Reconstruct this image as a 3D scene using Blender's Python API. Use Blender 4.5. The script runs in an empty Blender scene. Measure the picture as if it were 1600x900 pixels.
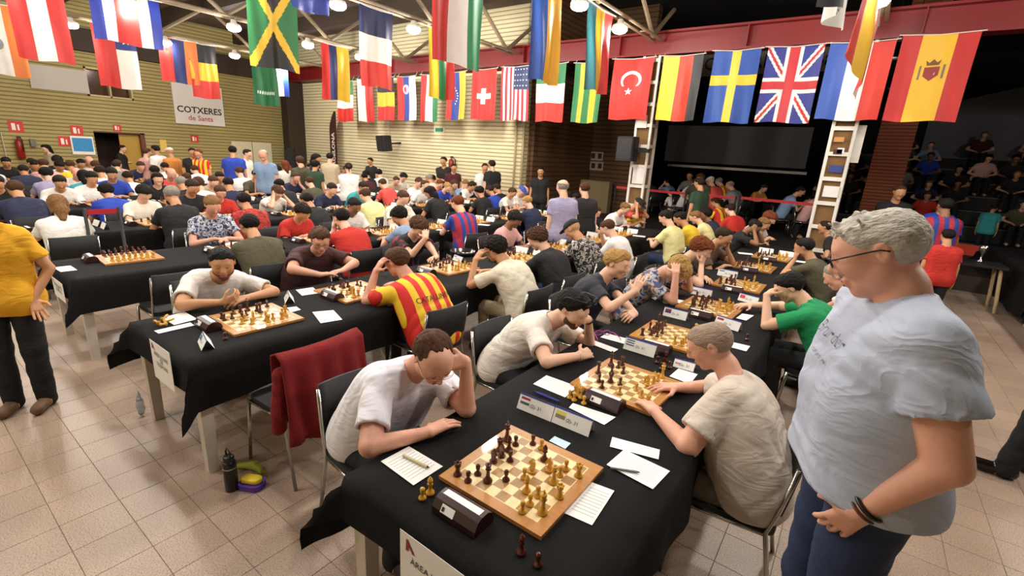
import bpy, bmesh, math, random, time
import numpy as np
from mathutils import Vector, Matrix
from mathutils.bvhtree import BVHTree
T0 = time.time()
random.seed(7)
SC = bpy.context.scene
COL = SC.collection
# ------------------------------------------------------------------ camera
# world axes: X runs across the table rows, Y along them, Z up; metres
F_PX, PITCH, ROLL, HC = 734.0, 0.2776, 0.0597, 2.0
ANG = 0.9502
_U = np.array([math.cos(ANG), math.sin(ANG), 0.0]); _V = np.array([_U[1], -_U[0], 0.0])
_fw = np.array([0, math.cos(PITCH), -math.sin(PITCH)]); _ri = np.array([1.0, 0, 0]); _up = np.cross(_ri, _fw)
_c, _s = math.cos(ROLL), math.sin(ROLL)
_ri, _up = _c*_ri+_s*_up, -_s*_ri+_c*_up
def _w(q): return np.array([q@_V, q@_U, q[2]])
RI, UPV, FW = _w(_ri), _w(_up), _w(_fw)
cam_d = bpy.data.cameras.new('camera'); cam = bpy.data.objects.new('camera', cam_d); COL.objects.link(cam)
M = Matrix.Identity(4)
for i in range(3):
    M[i][0] = RI[i]; M[i][1] = UPV[i]; M[i][2] = -FW[i]
M[2][3] = HC
cam.matrix_world = M
cam_d.sensor_fit = 'HORIZONTAL'; cam_d.sensor_width = 36.0; cam_d.lens = 36.0*F_PX/1600.0
cam_d.clip_start = 0.05; cam_d.clip_end = 200
SC.camera = cam
def ray(px, py): return FW + RI*(px-800)/F_PX - UPV*(py-450)/F_PX
def at(px, py, z=0.748):            # pixel -> point at height z
    d = ray(px, py); t = (z-HC)/d[2]; return Vector((t*d[0], t*d[1], z))
def atX(px, py, X):
    d = ray(px, py); t = X/d[0]; return Vector((X, t*d[1], HC+t*d[2]))
def atY(px, py, Y):
    d = ray(px, py); t = Y/d[1]; return Vector((t*d[0], Y, HC+t*d[2]))
def depth(p): return float(np.dot(np.array(p)-np.array([0, 0, HC]), FW))
# ------------------------------------------------------------------ world, exposure
w = bpy.data.worlds.new('world'); SC.world = w; w.use_nodes = True
w.node_tree.nodes['Background'].inputs[0].default_value = (0.9, 0.8, 0.66, 1)
w.node_tree.nodes['Background'].inputs[1].default_value = 0.02
SC.view_settings.view_transform = 'Standard'; SC.view_settings.look = 'None'
SC.view_settings.gamma = 1.0; SC.view_settings.use_curve_mapping = False
SC.view_settings.exposure = -0.08
LAMP_W = 125.0
# ------------------------------------------------------------------ materials
def lin(c):
    if isinstance(c, str):
        c = c.lstrip('#'); c = [int(c[i:i+2], 16)/255 for i in (0, 2, 4)]
    return tuple(((x+0.055)/1.055)**2.4 if x > 0.04045 else x/12.92 for x in c)+(1.0,)
MATS = {}
def mat(name, col, rough=0.6, var=0.12, scale=30, bump=0.0, bscale=None, metal=0.0, spec=0.5, emit=None, estr=0, sub=0, coat=0, stretch=None, alpha=None, trans=0):
    if name in MATS: return MATS[name]
    m = bpy.data.materials.new(name); MATS[name] = m; m.use_nodes = True
    nt = m.node_tree; b = nt.nodes['Principled BSDF']
    c = lin(col)
    b.inputs['Roughness'].default_value = rough; b.inputs['Metallic'].default_value = metal
    b.inputs['Specular IOR Level'].default_value = spec
    tc = nt.nodes.new('ShaderNodeTexCoord')
    vec = tc.outputs['Object']
    if stretch:
        mp = nt.nodes.new('ShaderNodeMapping'); mp.inputs['Scale'].default_value = stretch
        nt.links.new(vec, mp.inputs[0]); vec = mp.outputs[0]
    n = nt.nodes.new('ShaderNodeTexNoise'); n.inputs['Scale'].default_value = scale; n.inputs['Detail'].default_value = 4
    nt.links.new(vec, n.inputs['Vector'])
    mx = nt.nodes.new('ShaderNodeMix'); mx.data_type = 'RGBA'
    mx.inputs[6].default_value = tuple(x*(1-var) for x in c[:3])+(1,)
    mx.inputs[7].default_value = tuple(min(1, x*(1+var)) for x in c[:3])+(1,)
    nt.links.new(n.outputs['Fac'], mx.inputs[0]); nt.links.new(mx.outputs[2], b.inputs['Base Color'])
    if bump:
        bn = nt.nodes.new('ShaderNodeTexNoise'); bn.inputs['Scale'].default_value = bscale or scale*4; bn.inputs['Detail'].default_value = 3
        nt.links.new(vec, bn.inputs['Vector'])
        bp = nt.nodes.new('ShaderNodeBump'); bp.inputs['Strength'].default_value = bump; bp.inputs['Distance'].default_value = 0.01
        nt.links.new(bn.outputs['Fac'], bp.inputs['Height']); nt.links.new(bp.outputs[0], b.inputs['Normal'])
    if emit:
        b.inputs['Emission Color'].default_value = lin(emit); b.inputs['Emission Strength'].default_value = estr
    if sub:
        b.inputs['Subsurface Weight'].default_value = sub; b.inputs['Subsurface Radius'].default_value = (0.012, 0.005, 0.003)
    if coat: b.inputs['Coat Weight'].default_value = coat
    if trans: b.inputs['Transmission Weight'].default_value = trans
    return m
def stripes(name, cols, axis, width, offset=0.0, rough=0.7, coord='Object', bump=0.05):
    """flat print: bands of colour repeating along one object axis"""
    if name in MATS: return MATS[name]
    m = bpy.data.materials.new(name); MATS[name] = m; m.use_nodes = True
    nt = m.node_tree; b = nt.nodes['Principled BSDF']; b.inputs['Roughness'].default_value = rough
    tc = nt.nodes.new('ShaderNodeTexCoord'); sp = nt.nodes.new('ShaderNodeSeparateXYZ')
    nt.links.new(tc.outputs[coord], sp.inputs[0])
    a = nt.nodes.new('ShaderNodeMath'); a.operation = 'MULTIPLY_ADD'
    a.inputs[1].default_value = 1.0/(width*len(cols)); a.inputs[2].default_value = offset
    nt.links.new(sp.outputs['XYZ'.index(axis)], a.inputs[0])
    f = nt.nodes.new('ShaderNodeMath'); f.operation = 'FRACT'; nt.links.new(a.outputs[0], f.inputs[0])
    cr = nt.nodes.new('ShaderNodeValToRGB'); cr.color_ramp.interpolation = 'CONSTANT'
    e = cr.color_ramp.elements
    while len(e) < len(cols): e.new(0.5)
    for i, c in enumerate(cols): e[i].position = i/len(cols); e[i].color = lin(c)
    nt.links.new(f.outputs[0], cr.inputs[0]); nt.links.new(cr.outputs[0], b.inputs['Base Color'])
    n = nt.nodes.new('ShaderNodeTexNoise'); n.inputs['Scale'].default_value = 300
    nt.links.new(tc.outputs['Object'], n.inputs['Vector'])
    bp = nt.nodes.new('ShaderNodeBump'); bp.inputs['Strength'].default_value = bump; nt.links.new(n.outputs['Fac'], bp.inputs['Height'])
    nt.links.new(bp.outputs[0], b.inputs['Normal'])
    return m
def blotch(name, cols, scale=18, rough=0.8, kind='noise'):
    """printed fabric with patches of several colours"""
    if name in MATS: return MATS[name]
    m = bpy.data.materials.new(name); MATS[name] = m; m.use_nodes = True
    nt = m.node_tree; b = nt.nodes['Principled BSDF']; b.inputs['Roughness'].default_value = rough
    tc = nt.nodes.new('ShaderNodeTexCoord')
    n = nt.nodes.new('ShaderNodeTexNoise'); n.inputs['Scale'].default_value = scale; n.inputs['Detail'].default_value = 3
    n.inputs['Distortion'].default_value = 0.6
    nt.links.new(tc.outputs['Object'], n.inputs['Vector'])
    cr = nt.nodes.new('ShaderNodeValToRGB'); cr.color_ramp.interpolation = 'CONSTANT'
    e = cr.color_ramp.elements
    while len(e) < len(cols): e.new(0.5)
    for i, c in enumerate(cols):
        e[i].position = 0 if i == 0 else 0.36+0.28*i/len(cols); e[i].color = lin(c)
    nt.links.new(n.outputs['Fac'], cr.inputs[0]); nt.links.new(cr.outputs[0], b.inputs['Base Color'])
    return m
# ------------------------------------------------------------------ mesh helpers
class MB:
    def __init__(s): s.v = []; s.f = []; s.m = []
    def add(s, vs, fs, mi=0):
        o = len(s.v); s.v += [tuple(p) for p in vs]
        for f in fs: s.f.append(tuple(i+o for i in f)); s.m.append(mi)
        return s
    def box(s, lo, hi, mi=0, xf=None):
        (a, b, c), (d, e, f) = lo, hi
        vs = [(a, b, c), (d, b, c), (d, e, c), (a, e, c), (a, b, f), (d, b, f), (d, e, f), (a, e, f)]
        if xf is not None: vs = [tuple(xf @ Vector(p)) for p in vs]
        return s.add(vs, [(3, 2, 1, 0), (4, 5, 6, 7), (0, 1, 5, 4), (1, 2, 6, 5), (2, 3, 7, 6), (3, 0, 4, 7)], mi)
    def rbox(s, lo, hi, r, mi=0, xf=None, seg=3):
        """box with rounded vertical edges"""
        x0, y0, z0 = lo; x1, y1, z1 = hi; P = []
        for cx, cy, a0 in ((x1-r, y1-r, 0), (x0+r, y1-r, 90), (x0+r, y0+r, 180), (x1-r, y0+r, 270)):
            for k in range(seg+1):
                a = math.radians(a0+90*k/seg); P.append((cx+r*math.cos(a), cy+r*math.sin(a)))
        return s.prism(P, z0, z1, mi, xf)
    def prism(s, poly, z0, z1, mi=0, xf=None):
        n = len(poly); vs = [(x, y, z0) for x, y in poly]+[(x, y, z1) for x, y in poly]
        if xf is not None: vs = [tuple(xf @ Vector(p)) for p in vs]
        fs = [tuple(range(n-1, -1, -1)), tuple(range(n, 2*n))]+[(i, (i+1) % n, n+(i+1) % n, n+i) for i in range(n)]
        return s.add(vs, fs, mi)
    def tube(s, pts, r, seg=8, mi=0, closed=False, r1=None):
        pts = [Vector(p) for p in pts]; n = len(pts); vs = []
        for i, p in enumerate(pts):
            a = pts[(i-1) % n] if (closed or i > 0) else p; b = pts[(i+1) % n] if (closed or i < n-1) else p
            t = (b-a).normalized(); h = Vector((0, 0, 1)) if abs(t.z) < 0.9 else Vector((1, 0, 0))
            u = t.cross(h).normalized(); v = u.cross(t)
            rr = r if r1 is None else r+(r1-r)*i/max(1, n-1)
            for k in range(seg):
                q = 2*math.pi*k/seg; vs.append(p+u*(rr*math.cos(q))+v*(rr*math.sin(q)))
        fs = []
        for i in range(n if closed else n-1):
            j = (i+1) % n
            for k in range(seg): fs.append((i*seg+k, i*seg+(k+1) % seg, j*seg+(k+1) % seg, j*seg+k))
        if not closed: fs += [tuple(range(seg-1, -1, -1)), tuple((n-1)*seg+k for k in range(seg))]
        return s.add(vs, fs, mi)
    def lathe(s, prof, seg=16, mi=0, c=(0, 0, 0)):
        vs = []
        for r, z in prof:
            for k in range(seg):
                a = 2*math.pi*k/seg; vs.append((c[0]+r*math.cos(a), c[1]+r*math.sin(a), c[2]+z))
        n = len(prof); fs = [(i*seg+k, i*seg+(k+1) % seg, (i+1)*seg+(k+1) % seg, (i+1)*seg+k) for i in range(n-1) for k in range(seg)]
        fs += [tuple(range(seg-1, -1, -1)), tuple((n-1)*seg+k for k in range(seg))]
        return s.add(vs, fs, mi)
    def mesh(s, name, mats, smooth=False):
        me = bpy.data.meshes.new(name); me.from_pydata(s.v, [], s.f)
        mats = mats if isinstance(mats, (list, tuple)) else [mats]
        for m in mats: me.materials.append(m)
        if len(mats) > 1: me.polygons.foreach_set('material_index', s.m)
        if smooth: me.polygons.foreach_set('use_smooth', [True]*len(me.polygons))
        me.update(); return me
    def build(s, name, mats, parent=None, smooth=False, loc=None, rz=0):
        return link(name, s.mesh(name, mats, smooth), parent, loc, rz)
def link(name, me, parent=None, loc=None, rz=0):
    o = bpy.data.objects.new(name, me); COL.objects.link(o)
    if parent is not None: o.parent = parent
    if loc is not None: o.location = loc
    if rz: o.rotation_euler = (0, 0, rz)
    return o
def empty(name, loc=(0, 0, 0), rz=0):
    o = bpy.data.objects.new(name, None); COL.objects.link(o); o.location = loc; o.rotation_euler = (0, 0, rz); o.empty_display_size = 0.1
    return o
def tag(o, label, cat, group=None, kind=None):
    wd_ = label.split()
    if len(wd_) > 16: label = ' '.join(wd_[:16]).rstrip(',')
    o['label'] = label; o['category'] = cat
    if group: o['group'] = group
    if kind: o['kind'] = kind
    return o
def struct(o, label=None):
    o['kind'] = 'structure'
    if label: o['label'] = label
    return o
def copy_tree(o, parent=None):
    c = o.copy(); COL.objects.link(c); c.parent = parent
    for ch in o.children: copy_tree(ch, c)
    return c
def text_mesh(name, body, size, material, parent, M4, extrude=0.0, align='CENTER', bold=0.0, font=None, sx=1.0):
    cu = bpy.data.curves.new(name, 'FONT'); cu.body = body; cu.size = size; cu.align_x = align; cu.align_y = 'CENTER'; cu.resolution_u = 2
    cu.offset = bold; cu.extrude = extrude
    ob = bpy.data.objects.new(name, cu); COL.objects.link(ob)
    me = bpy.data.meshes.new_from_object(ob); bpy.data.objects.remove(ob); bpy.data.curves.remove(cu)
    me.materials.clear(); me.materials.append(material)
    o = link(name, me, parent); o.matrix_local = M4 @ Matrix.Diagonal((sx, 1, 1, 1)); return o
def frame(origin, xdir, ydir):
    x = Vector(xdir).normalized(); y = Vector(ydir); y = (y-x*y.dot(x)).normalized(); z = x.cross(y)
    m = Matrix.Identity(4)
    for i in range(3): m[i][0] = x[i]; m[i][1] = y[i]; m[i][2] = z[i]; m[i][3] = origin[i]
    return m
# ================================================================== structure
def brick_mat(name, col, line, period=0.14, rough=0.75):
    m = bpy.data.materials.new(name); MATS[name] = m; m.use_nodes = True
    nt = m.node_tree; b = nt.nodes['Principled BSDF']; b.inputs['Roughness'].default_value = rough
    tc = nt.nodes.new('ShaderNodeTexCoord'); sp = nt.nodes.new('ShaderNodeSeparateXYZ'); nt.links.new(tc.outputs['Object'], sp.inputs[0])
    dv = nt.nodes.new('ShaderNodeMath'); dv.operation = 'DIVIDE'; dv.inputs[1].default_value = period; nt.links.new(sp.outputs[2], dv.inputs[0])
    fr = nt.nodes.new('ShaderNodeMath'); fr.operation = 'FRACT'; nt.links.new(dv.outputs[0], fr.inputs[0])
    cr = nt.nodes.new('ShaderNodeValToRGB'); e = cr.color_ramp.elements
    e[0].position = 0.0; e[0].color = (0, 0, 0, 1); e[1].position = 0.30; e[1].color = (1, 1, 1, 1)
    x = e.new(0.9); x.color = (1, 1, 1, 1); y = e.new(1.0); y.color = (0, 0, 0, 1)
    nt.links.new(fr.outputs[0], cr.inputs[0])
    n = nt.nodes.new('ShaderNodeTexNoise'); n.inputs['Scale'].default_value = 1.3; n.inputs['Detail'].default_value = 6; nt.links.new(tc.outputs['Object'], n.inputs['Vector'])
    mx = nt.nodes.new('ShaderNodeMix'); mx.data_type = 'RGBA'; mx.inputs[6].default_value = tuple(0.86*v for v in lin(col)[:3])+(1,); mx.inputs[7].default_value = lin(col)
    nt.links.new(n.outputs['Fac'], mx.inputs[0])
    m2 = nt.nodes.new('ShaderNodeMix'); m2.data_type = 'RGBA'; m2.inputs[6].default_value = lin(line)
    nt.links.new(cr.outputs[0], m2.inputs[0]); nt.links.new(mx.outputs[2], m2.inputs[7]); nt.links.new(m2.outputs[2], b.inputs['Base Color'])
    bp = nt.nodes.new('ShaderNodeBump'); bp.inputs['Strength'].default_value = 0.6; bp.inputs['Distance'].default_value = 0.02
    nt.links.new(cr.outputs[0], bp.inputs['Height']); nt.links.new(bp.outputs[0], b.inputs['Normal'])
    return m
M_BRICK_L = brick_mat('cream_brick_side_dimmed', '#a89a62', '#655a38', 0.105)  # same cream brick as the back wall; dimmer light put into its colour
M_BRICK_B = brick_mat('cream_brick_back_lit', '#f0e5bd', '#978657', 0.105)  # same cream brick again; the stronger lamplight is brightened into its colour
M_BRICK_D = brick_mat('brown_brick', '#6a4a2c', '#3a2817', 0.14)
M_BLACK = mat('black_paint', '#0c0b0b', 0.6)
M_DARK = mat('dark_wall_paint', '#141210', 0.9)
M_WHITE = mat('white_paint', '#e4e0d6', 0.5, 0.05)
M_STEEL = mat('chrome_steel', '#b9b7b2', 0.22, 0.05, metal=1.0)
M_CEIL = mat('ceiling_board', '#57473a', 0.85, 0.25, 1.2)
M_RAFT = mat('ceiling_timber', '#33261a', 0.7, 0.2, 3)
M_RED = mat('red_beam_paint', '#761010', 0.45, 0.15, 2)
# floor: terrazzo tiles 0.2525 m square; the largest 300 in view are tiles of their own
def tile_material():
    m = bpy.data.materials.new('terrazzo'); MATS['terrazzo'] = m; m.use_nodes = True
    nt = m.node_tree; b = nt.nodes['Principled BSDF']; b.inputs['Roughness'].default_value = 0.32
    ge = nt.nodes.new('ShaderNodeNewGeometry')
    n1 = nt.nodes.new('ShaderNodeTexNoise'); n1.inputs['Scale'].default_value = 150; n1.inputs['Detail'].default_value = 2
    n2 = nt.nodes.new('ShaderNodeTexNoise'); n2.inputs['Scale'].default_value = 0.9; n2.inputs['Detail'].default_value = 5
    wn = nt.nodes.new('ShaderNodeTexWhiteNoise')
    vm = nt.nodes.new('ShaderNodeVectorMath'); vm.operation = 'SNAP'; vm.inputs[1].default_value = (0.2525, 0.2525, 10)
    of = nt.nodes.new('ShaderNodeVectorMath'); of.operation = 'SUBTRACT'; of.inputs[1].default_value = (-3.766, 0.533, 0)
    nt.links.new(ge.outputs['Position'], of.inputs[0]); nt.links.new(of.outputs[0], vm.inputs[0]); nt.links.new(vm.outputs[0], wn.inputs['Vector'])
    for n in (n1, n2): nt.links.new(ge.outputs['Position'], n.inputs['Vector'])
    c1 = nt.nodes.new('ShaderNodeValToRGB'); e = c1.color_ramp.elements; e[0].position = 0.33; e[0].color = lin('#8f7766'); e[1].position = 0.55; e[1].color = lin('#bda896')
    nt.links.new(n1.outputs['Fac'], c1.inputs[0])
    mx = nt.nodes.new('ShaderNodeMix'); mx.data_type = 'RGBA'; mx.blend_type = 'MULTIPLY'; mx.inputs[0].default_value = 0.55
    c2 = nt.nodes.new('ShaderNodeValToRGB'); e = c2.color_ramp.elements; e[0].position = 0.3; e[0].color = (0.62, 0.55, 0.5, 1); e[1].position = 0.65; e[1].color = (1, 1, 1, 1)
    nt.links.new(n2.outputs['Fac'], c2.inputs[0]); nt.links.new(c1.outputs[0], mx.inputs[6]); nt.links.new(c2.outputs[0], mx.inputs[7])
    m3 = nt.nodes.new('ShaderNodeMix'); m3.data_type = 'RGBA'; m3.blend_type = 'MULTIPLY'; m3.inputs[0].default_value = 1
    mr = nt.nodes.new('ShaderNodeMapRange'); mr.inputs[3].default_value = 0.86; mr.inputs[4].default_value = 1.0
    nt.links.new(wn.outputs['Value'], mr.inputs[0]); nt.links.new(mx.outputs[2], m3.inputs[6]); nt.links.new(mr.outputs[0], m3.inputs[7])
    nt.links.new(m3.outputs[2], b.inputs['Base Color'])
    r = nt.nodes.new('ShaderNodeMapRange'); r.inputs[3].default_value = 0.22; r.inputs[4].default_value = 0.5
    nt.links.new(n2.outputs['Fac'], r.inputs[0]); nt.links.new(r.outputs[0], b.inputs['Roughness'])
    return m
M_TILE = tile_material()
M_GROUT = mat('floor_grout', '#5d4a3a', 0.9)
floor = struct(MB().box((-30, -4.5, -0.2), (14, 26, -0.003)).build('floor', M_GROUT), 'beige speckled terrazzo tile floor')
TP = 0.2525
tiles = []
for i in range(-64, 42):
    for j in range(-18, 42):
        x, y = -3.766+TP*i, 0.533+TP*j
        q = np.array([x+TP/2, y+TP/2, -HC]); dz = q@FW
        vis = False
        if dz > 0.5:
            px, py = 800+F_PX*(q@RI)/dz, 450-F_PX*(q@UPV)/dz
            vis = -30 < px < 1630 and py < 940
            under = any(a-0.2 < x < b+0.1 and y > 1.0 for a, b in ((-1.41, -.37), (-3.84, -2.86)))
        tiles.append((0 if (vis and not under) else 1, dz if dz > 0.5 else 99, x, y))
tiles.sort()
me_tile = MB().add([(0.002, 0.002, 0), (TP-.002, .002, 0), (TP-.002, TP-.002, 0), (.002, TP-.002, 0), (0.0, 0.0, -.004), (TP, 0, -.004), (TP, TP, -.004), (0, TP, -.004)],
    [(0, 1, 2, 3), (4, 5, 1, 0), (5, 6, 2, 1), (6, 7, 3, 2), (7, 4, 0, 3)]).mesh('tile', M_TILE)
rest = MB()
for k, (fl, dz, x, y) in enumerate(tiles):
    if k < 300: link('tile', me_tile, floor, (x, y, 0))
    else: rest.add([(x+.002, y+.002, 0), (x+TP-.002, y+.002, 0), (x+TP-.002, y+TP-.002, 0), (x+.002, y+TP-.002, 0)], [(0, 1, 2, 3)])
# tiles too far or too hidden to pick apart
for i in range(30):
    for j in range(-4, 25): pass
o = rest.build('tile_field', M_TILE, floor); o['kind'] = 'stuff'
o = MB().box((-29.9, 10.63, -0.003), (13.9, 25.9, -0.0005)).box((-29.9, -4.4, -.003), (-19.92, 10.7, -.0005)).box((6.8, -4.4, -.003), (13.9, 10.7, -.0005)).build('far_floor', M_TILE, floor); o['kind'] = 'stuff'
XL, YB, YBM = -19.2, 11.15, 10.65
XBR = float(atY(816, 215, YB).x)          # right end of the lit back wall
# left wall with a door opening and a high window opening
dy0, dy1, dzt = float(atX(147, 212, XL).y), float(atX(226, 214, XL).y), 1.95
wy0, wy1, wz0, wz1 = float(atX(137, 148, XL).y), float(atX(209, 157, XL).y), 2.94, 3.75
lw = MB()
def wallX(mb, y0, y1, z0, z1): mb.box((XL-0.25, y0, z0), (XL, y1, z1))
wallX(lw, -4.5, dy0, 0, wz0); wallX(lw, dy0, dy1, dzt, wz0); wallX(lw, dy1, 11.15, 0, wz0)
wallX(lw, -4.5, wy0, wz0, wz1); wallX(lw, wy1, 11.15, wz0, wz1); wallX(lw, -4.5, 11.15, wz1, 6.2)
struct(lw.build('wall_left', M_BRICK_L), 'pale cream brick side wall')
struct(MB().box((XL-1.6, dy0-.5, 0), (XL-1.5, dy1+.5, 2.4)).box((XL-1.5, dy0-.4, 0), (XL-.25, dy0-.3, 2.4)).box((XL-1.5, dy0-.4, 2.3), (XL-.25, dy1+.4, 2.4)).build('wall_lobby', mat('lobby_paint', '#3c2415', .7)), 'dark brown lobby behind the side door')
dm = (dy0+dy1)/2
d1 = struct(MB().box((XL-.20, dm, 0), (XL-.14, dy1-.12, dzt-.05)).build('door_1', mat('yellow_door', '#a8852c', .5)), 'open ochre door leaf in the side wall')
MB().tube([(XL-.12, dm+.1, 1.0), (XL-.10, dm+.1, 1.02), (XL-.10, dm+.22, 1.02)], .012).build('door_handle', M_STEEL, d1)
struct(MB().box((XL-.22, dy1-.12, 0), (XL+.02, dy1, dzt)).box((XL-.22, dy0, dzt-.04), (XL+.02, dy1, dzt)).build('trim_1', mat('brown_frame', '#5b2a16', .5)), 'brown door frame')
w1 = struct(MB().box((XL-.2, wy0, wz0), (XL-.17, wy1, wz1)).build('window_1', mat('dark_amber_glass', '#3d2a10', .15)), 'dark high window in the side wall')
mb = MB()
for a, b, c, d in ((wy0, wy1, wz0, wz0+.05), (wy0, wy1, wz1-.05, wz1), (wy0, wy0+.05, wz0, wz1), (wy1-.05, wy1, wz0, wz1), ((wy0+wy1)/2-.02, (wy0+wy1)/2+.02, wz0, wz1)): mb.box((XL-.17, a, c), (XL+.03, b, d))
mb.build('window_frame', mat('cream_frame', '#b7a878', .6), w1)
struct(MB().box((XL-.02, -4.5, 4.15), (XL+.3, 11.15, 4.75)).build('trim_2', M_RAFT), 'dark eaves beam along the side wall')
for yy, nm in ((8.45, 'door_2'), (9.2, 'door_3')):
    d = struct(MB().rbox((XL, yy, 0), (XL+.04, yy+.72, 1.86), .002).build(nm, mat('white_door', '#cfc8a8', .5)), 'white door leaf in the cream brick wall')
    MB().tube([(XL+.05, yy+.1, .98), (XL+.07, yy+.1, 1.0), (XL+.07, yy+.6, 1.0)], .014).build('push_bar', M_BLACK, d)
# back wall, recess and dark rear hall
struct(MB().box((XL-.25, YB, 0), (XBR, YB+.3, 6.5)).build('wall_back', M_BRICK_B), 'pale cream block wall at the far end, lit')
struct(MB().box((XL-.02, 10.45, 0), (XL+.45, 11.15, 4.2)).build('trim_4', M_RAFT), 'dark brown upright strip in the corner of the brick walls')  # plain dark brown strip standing in the wall corner
YD = 15.0
xd = float(atY(1000, 250, YD).x)
struct(MB().box((XBR, YB+.3, 0), (XBR+.2, YD, 6.5)).box((XBR, YD, 0), (xd, YD+.3, 6.5)).build('wall_brown', M_BRICK_D), 'dark brown brick wall behind the lattice column')
p = atY(858, 276, YD-.6); q = atY(952, 290, YD-.6)
struct(MB().box((p.x, YD-.6, 0), (q.x, YD-.35, p.z)).build('wall_low', mat('sand_render', '#94825f', .9)), 'low sand coloured wall in front of the brown bricks')
YS = 25.0
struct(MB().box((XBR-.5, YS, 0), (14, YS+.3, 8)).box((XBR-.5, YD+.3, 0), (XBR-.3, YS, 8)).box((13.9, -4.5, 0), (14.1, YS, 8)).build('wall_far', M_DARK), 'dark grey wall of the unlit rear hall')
struct(MB().box((-30, -4.7, 0), (14, -4.5, 6.2)).build('wall_front', mat('plain_cream', '#b5a987', .8)), 'plain cream wall')
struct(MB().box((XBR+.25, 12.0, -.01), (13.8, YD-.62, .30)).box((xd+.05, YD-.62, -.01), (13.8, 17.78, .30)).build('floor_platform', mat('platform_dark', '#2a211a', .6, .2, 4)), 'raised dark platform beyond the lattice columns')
# roof
struct(MB().box((-30.2, -4.7, 5.6), (14.1, YBM, 5.75)).build('ceiling', M_CEIL), 'brown boarded roof underside')
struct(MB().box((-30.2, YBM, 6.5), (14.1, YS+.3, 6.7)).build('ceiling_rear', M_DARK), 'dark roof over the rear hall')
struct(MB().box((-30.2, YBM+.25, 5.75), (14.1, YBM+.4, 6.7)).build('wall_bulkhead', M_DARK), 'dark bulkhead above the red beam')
for k in range(6):
    y = -3.4+k*2.45
    struct(MB().box((XL, y, 5.2), (14, y+.22, 5.6)).build('trim_%d' % (10+k), M_RAFT), 'deep brown roof timber')
# red beam
mb = MB(); z0, z1 = 4.2, 4.62
mb.box((-19.2, YBM-.02, z0), (14, YBM+.02, z1)).box((-19.2, YBM-.16, z0-.02), (14, YBM+.16, z0+.02)).box((-19.2, YBM-.16, z1-.02), (14, YBM+.16, z1+.02))
for k in range(12): mb.box((-18+k*2.6, YBM-.15, z0), (-17.98+k*2.6, YBM+.15, z1))
struct(mb.build('trim_3', M_RED), 'long red steel girder spanning the hall')
# trusses along Y carrying lamps
RAILS = [-15.37, -11.6, -7.85, -4.12, -0.38, 3.4]
M_RAIL = mat('rail_cream_steel', '#857760', .5, .15, 3)
M_LAMP = mat('lamp_glass', '#fff6e4', .3, emit='#fff1dc', estr=55)
LY = [-1.8, 0.0, 1.8, 3.55, 5.4, 7.1, 8.6]
def rod(mb, a, b, r, seg=6, mi=0): return mb.tube([a, b], r, seg, mi)
for ri, x in enumerate(RAILS):
    t = empty('roof_truss', (x, 0, 0)); tag(t, 'cream steel roof truss with twin rails above the %s' % ['side wall rows', 'fifth table row', 'third table row', 'second table row', 'aisle row of tables', 'stall tables'][ri], 'truss', 'roof trusses along the hall')
    mb = MB(); rod(mb, (-.09, -4.4, 4.45), (-.09, YBM-.17, 4.45), .03); rod(mb, (.09, -4.4, 4.45), (.09, YBM-.17, 4.45), .03)
    for k in range(14): rod(mb, (-.09, -4+k*1.05, 4.45), (.09, -4+k*1.05, 4.45), .015)
    mb.build('rail', M_RAIL, t)
    for k in range(6):
        y = -3.29+k*2.45
        for dy, dx in ((-.85, -.5), (.85, -.5)):
            rod(MB(), (0, y+1.2, 4.47), (dx*0, y+1.2+dy*1.2, 5.2), .045).build('strut', M_RAIL, t)
    if ri == len(RAILS)-1: pass
    for y in LY:
        if (x > -1 and y < 1) or (x > 3 and y < 3) or (x < -10 and y < 1): continue
        L = empty('ceiling_lamp', (x, y, 4.30)); tag(L, 'round white lamp hanging under the roof truss above the %s' % ['side wall rows', 'fifth table row', 'third table row', 'second table row', 'aisle row of tables', 'stall tables'][ri], 'lamp', 'lamps along the roof trusses')
        MB().lathe([(.02, .12), (.05, .11), (.06, .05), (.13, .02), (.14, -.02), (.13, -.025)], 16).build('lamp_housing', M_WHITE, L, True)
        MB().lathe([(.135, -.02), (.135, -.06), (.11, -.095), (.06, -.115), (.0, -.12)], 16).build('lamp_lens', M_LAMP, L, True)
        ld = bpy.data.lights.new('lamp_light', 'POINT'); ld.energy = LAMP_W; ld.color = (1.0, 0.95, 0.88); ld.shadow_soft_size = 0.12
        lo = bpy.data.objects.new('lamp_light', ld); COL.objects.link(lo); lo.parent = L; lo.location = (0, 0, -.20)
# lattice columns
M_CORK = mat('column_brown', '#7a5a34', .8, .25, 8)
def column(px, py, s=1):
    p = atY(px, py, YBM+.1); x = p.x
    c = empty('lattice_column', (x, YBM+.1, 0)); w_ = .17
    MB().box((-w_+.03, -w_+.03, 0), (w_-.03, w_-.03, 4.18)).build('core', M_CORK, c)
    for sx in (-1, 1):
        for sy in (-1, 1):
            MB().box((sx*w_-.025, sy*w_-.025, 0), (sx*w_+.025, sy*w_+.025, 4.2)).build('post', M_WHITE, c)
    for k in range(10):
        z = .1+k*.44
        mb = MB()
        for sy in (-1, 1):
            mb.box((-w_, sy*w_-.02-(0.006 if sy < 0 else -.006), z), (w_, sy*w_+.02, z+.07)).box((sy*w_-.02, -w_, z), (sy*w_+.026, w_, z+.07))
        mb.build('batten', M_WHITE, c)
    return c
c1 = tag(column(1010, 200), 'white steel lattice column with paper notices, black speaker bracketed on', 'column')
c2 = tag(column(1321, 196), 'white steel lattice column with posters and a white box, nearest the aisle', 'column')
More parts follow.
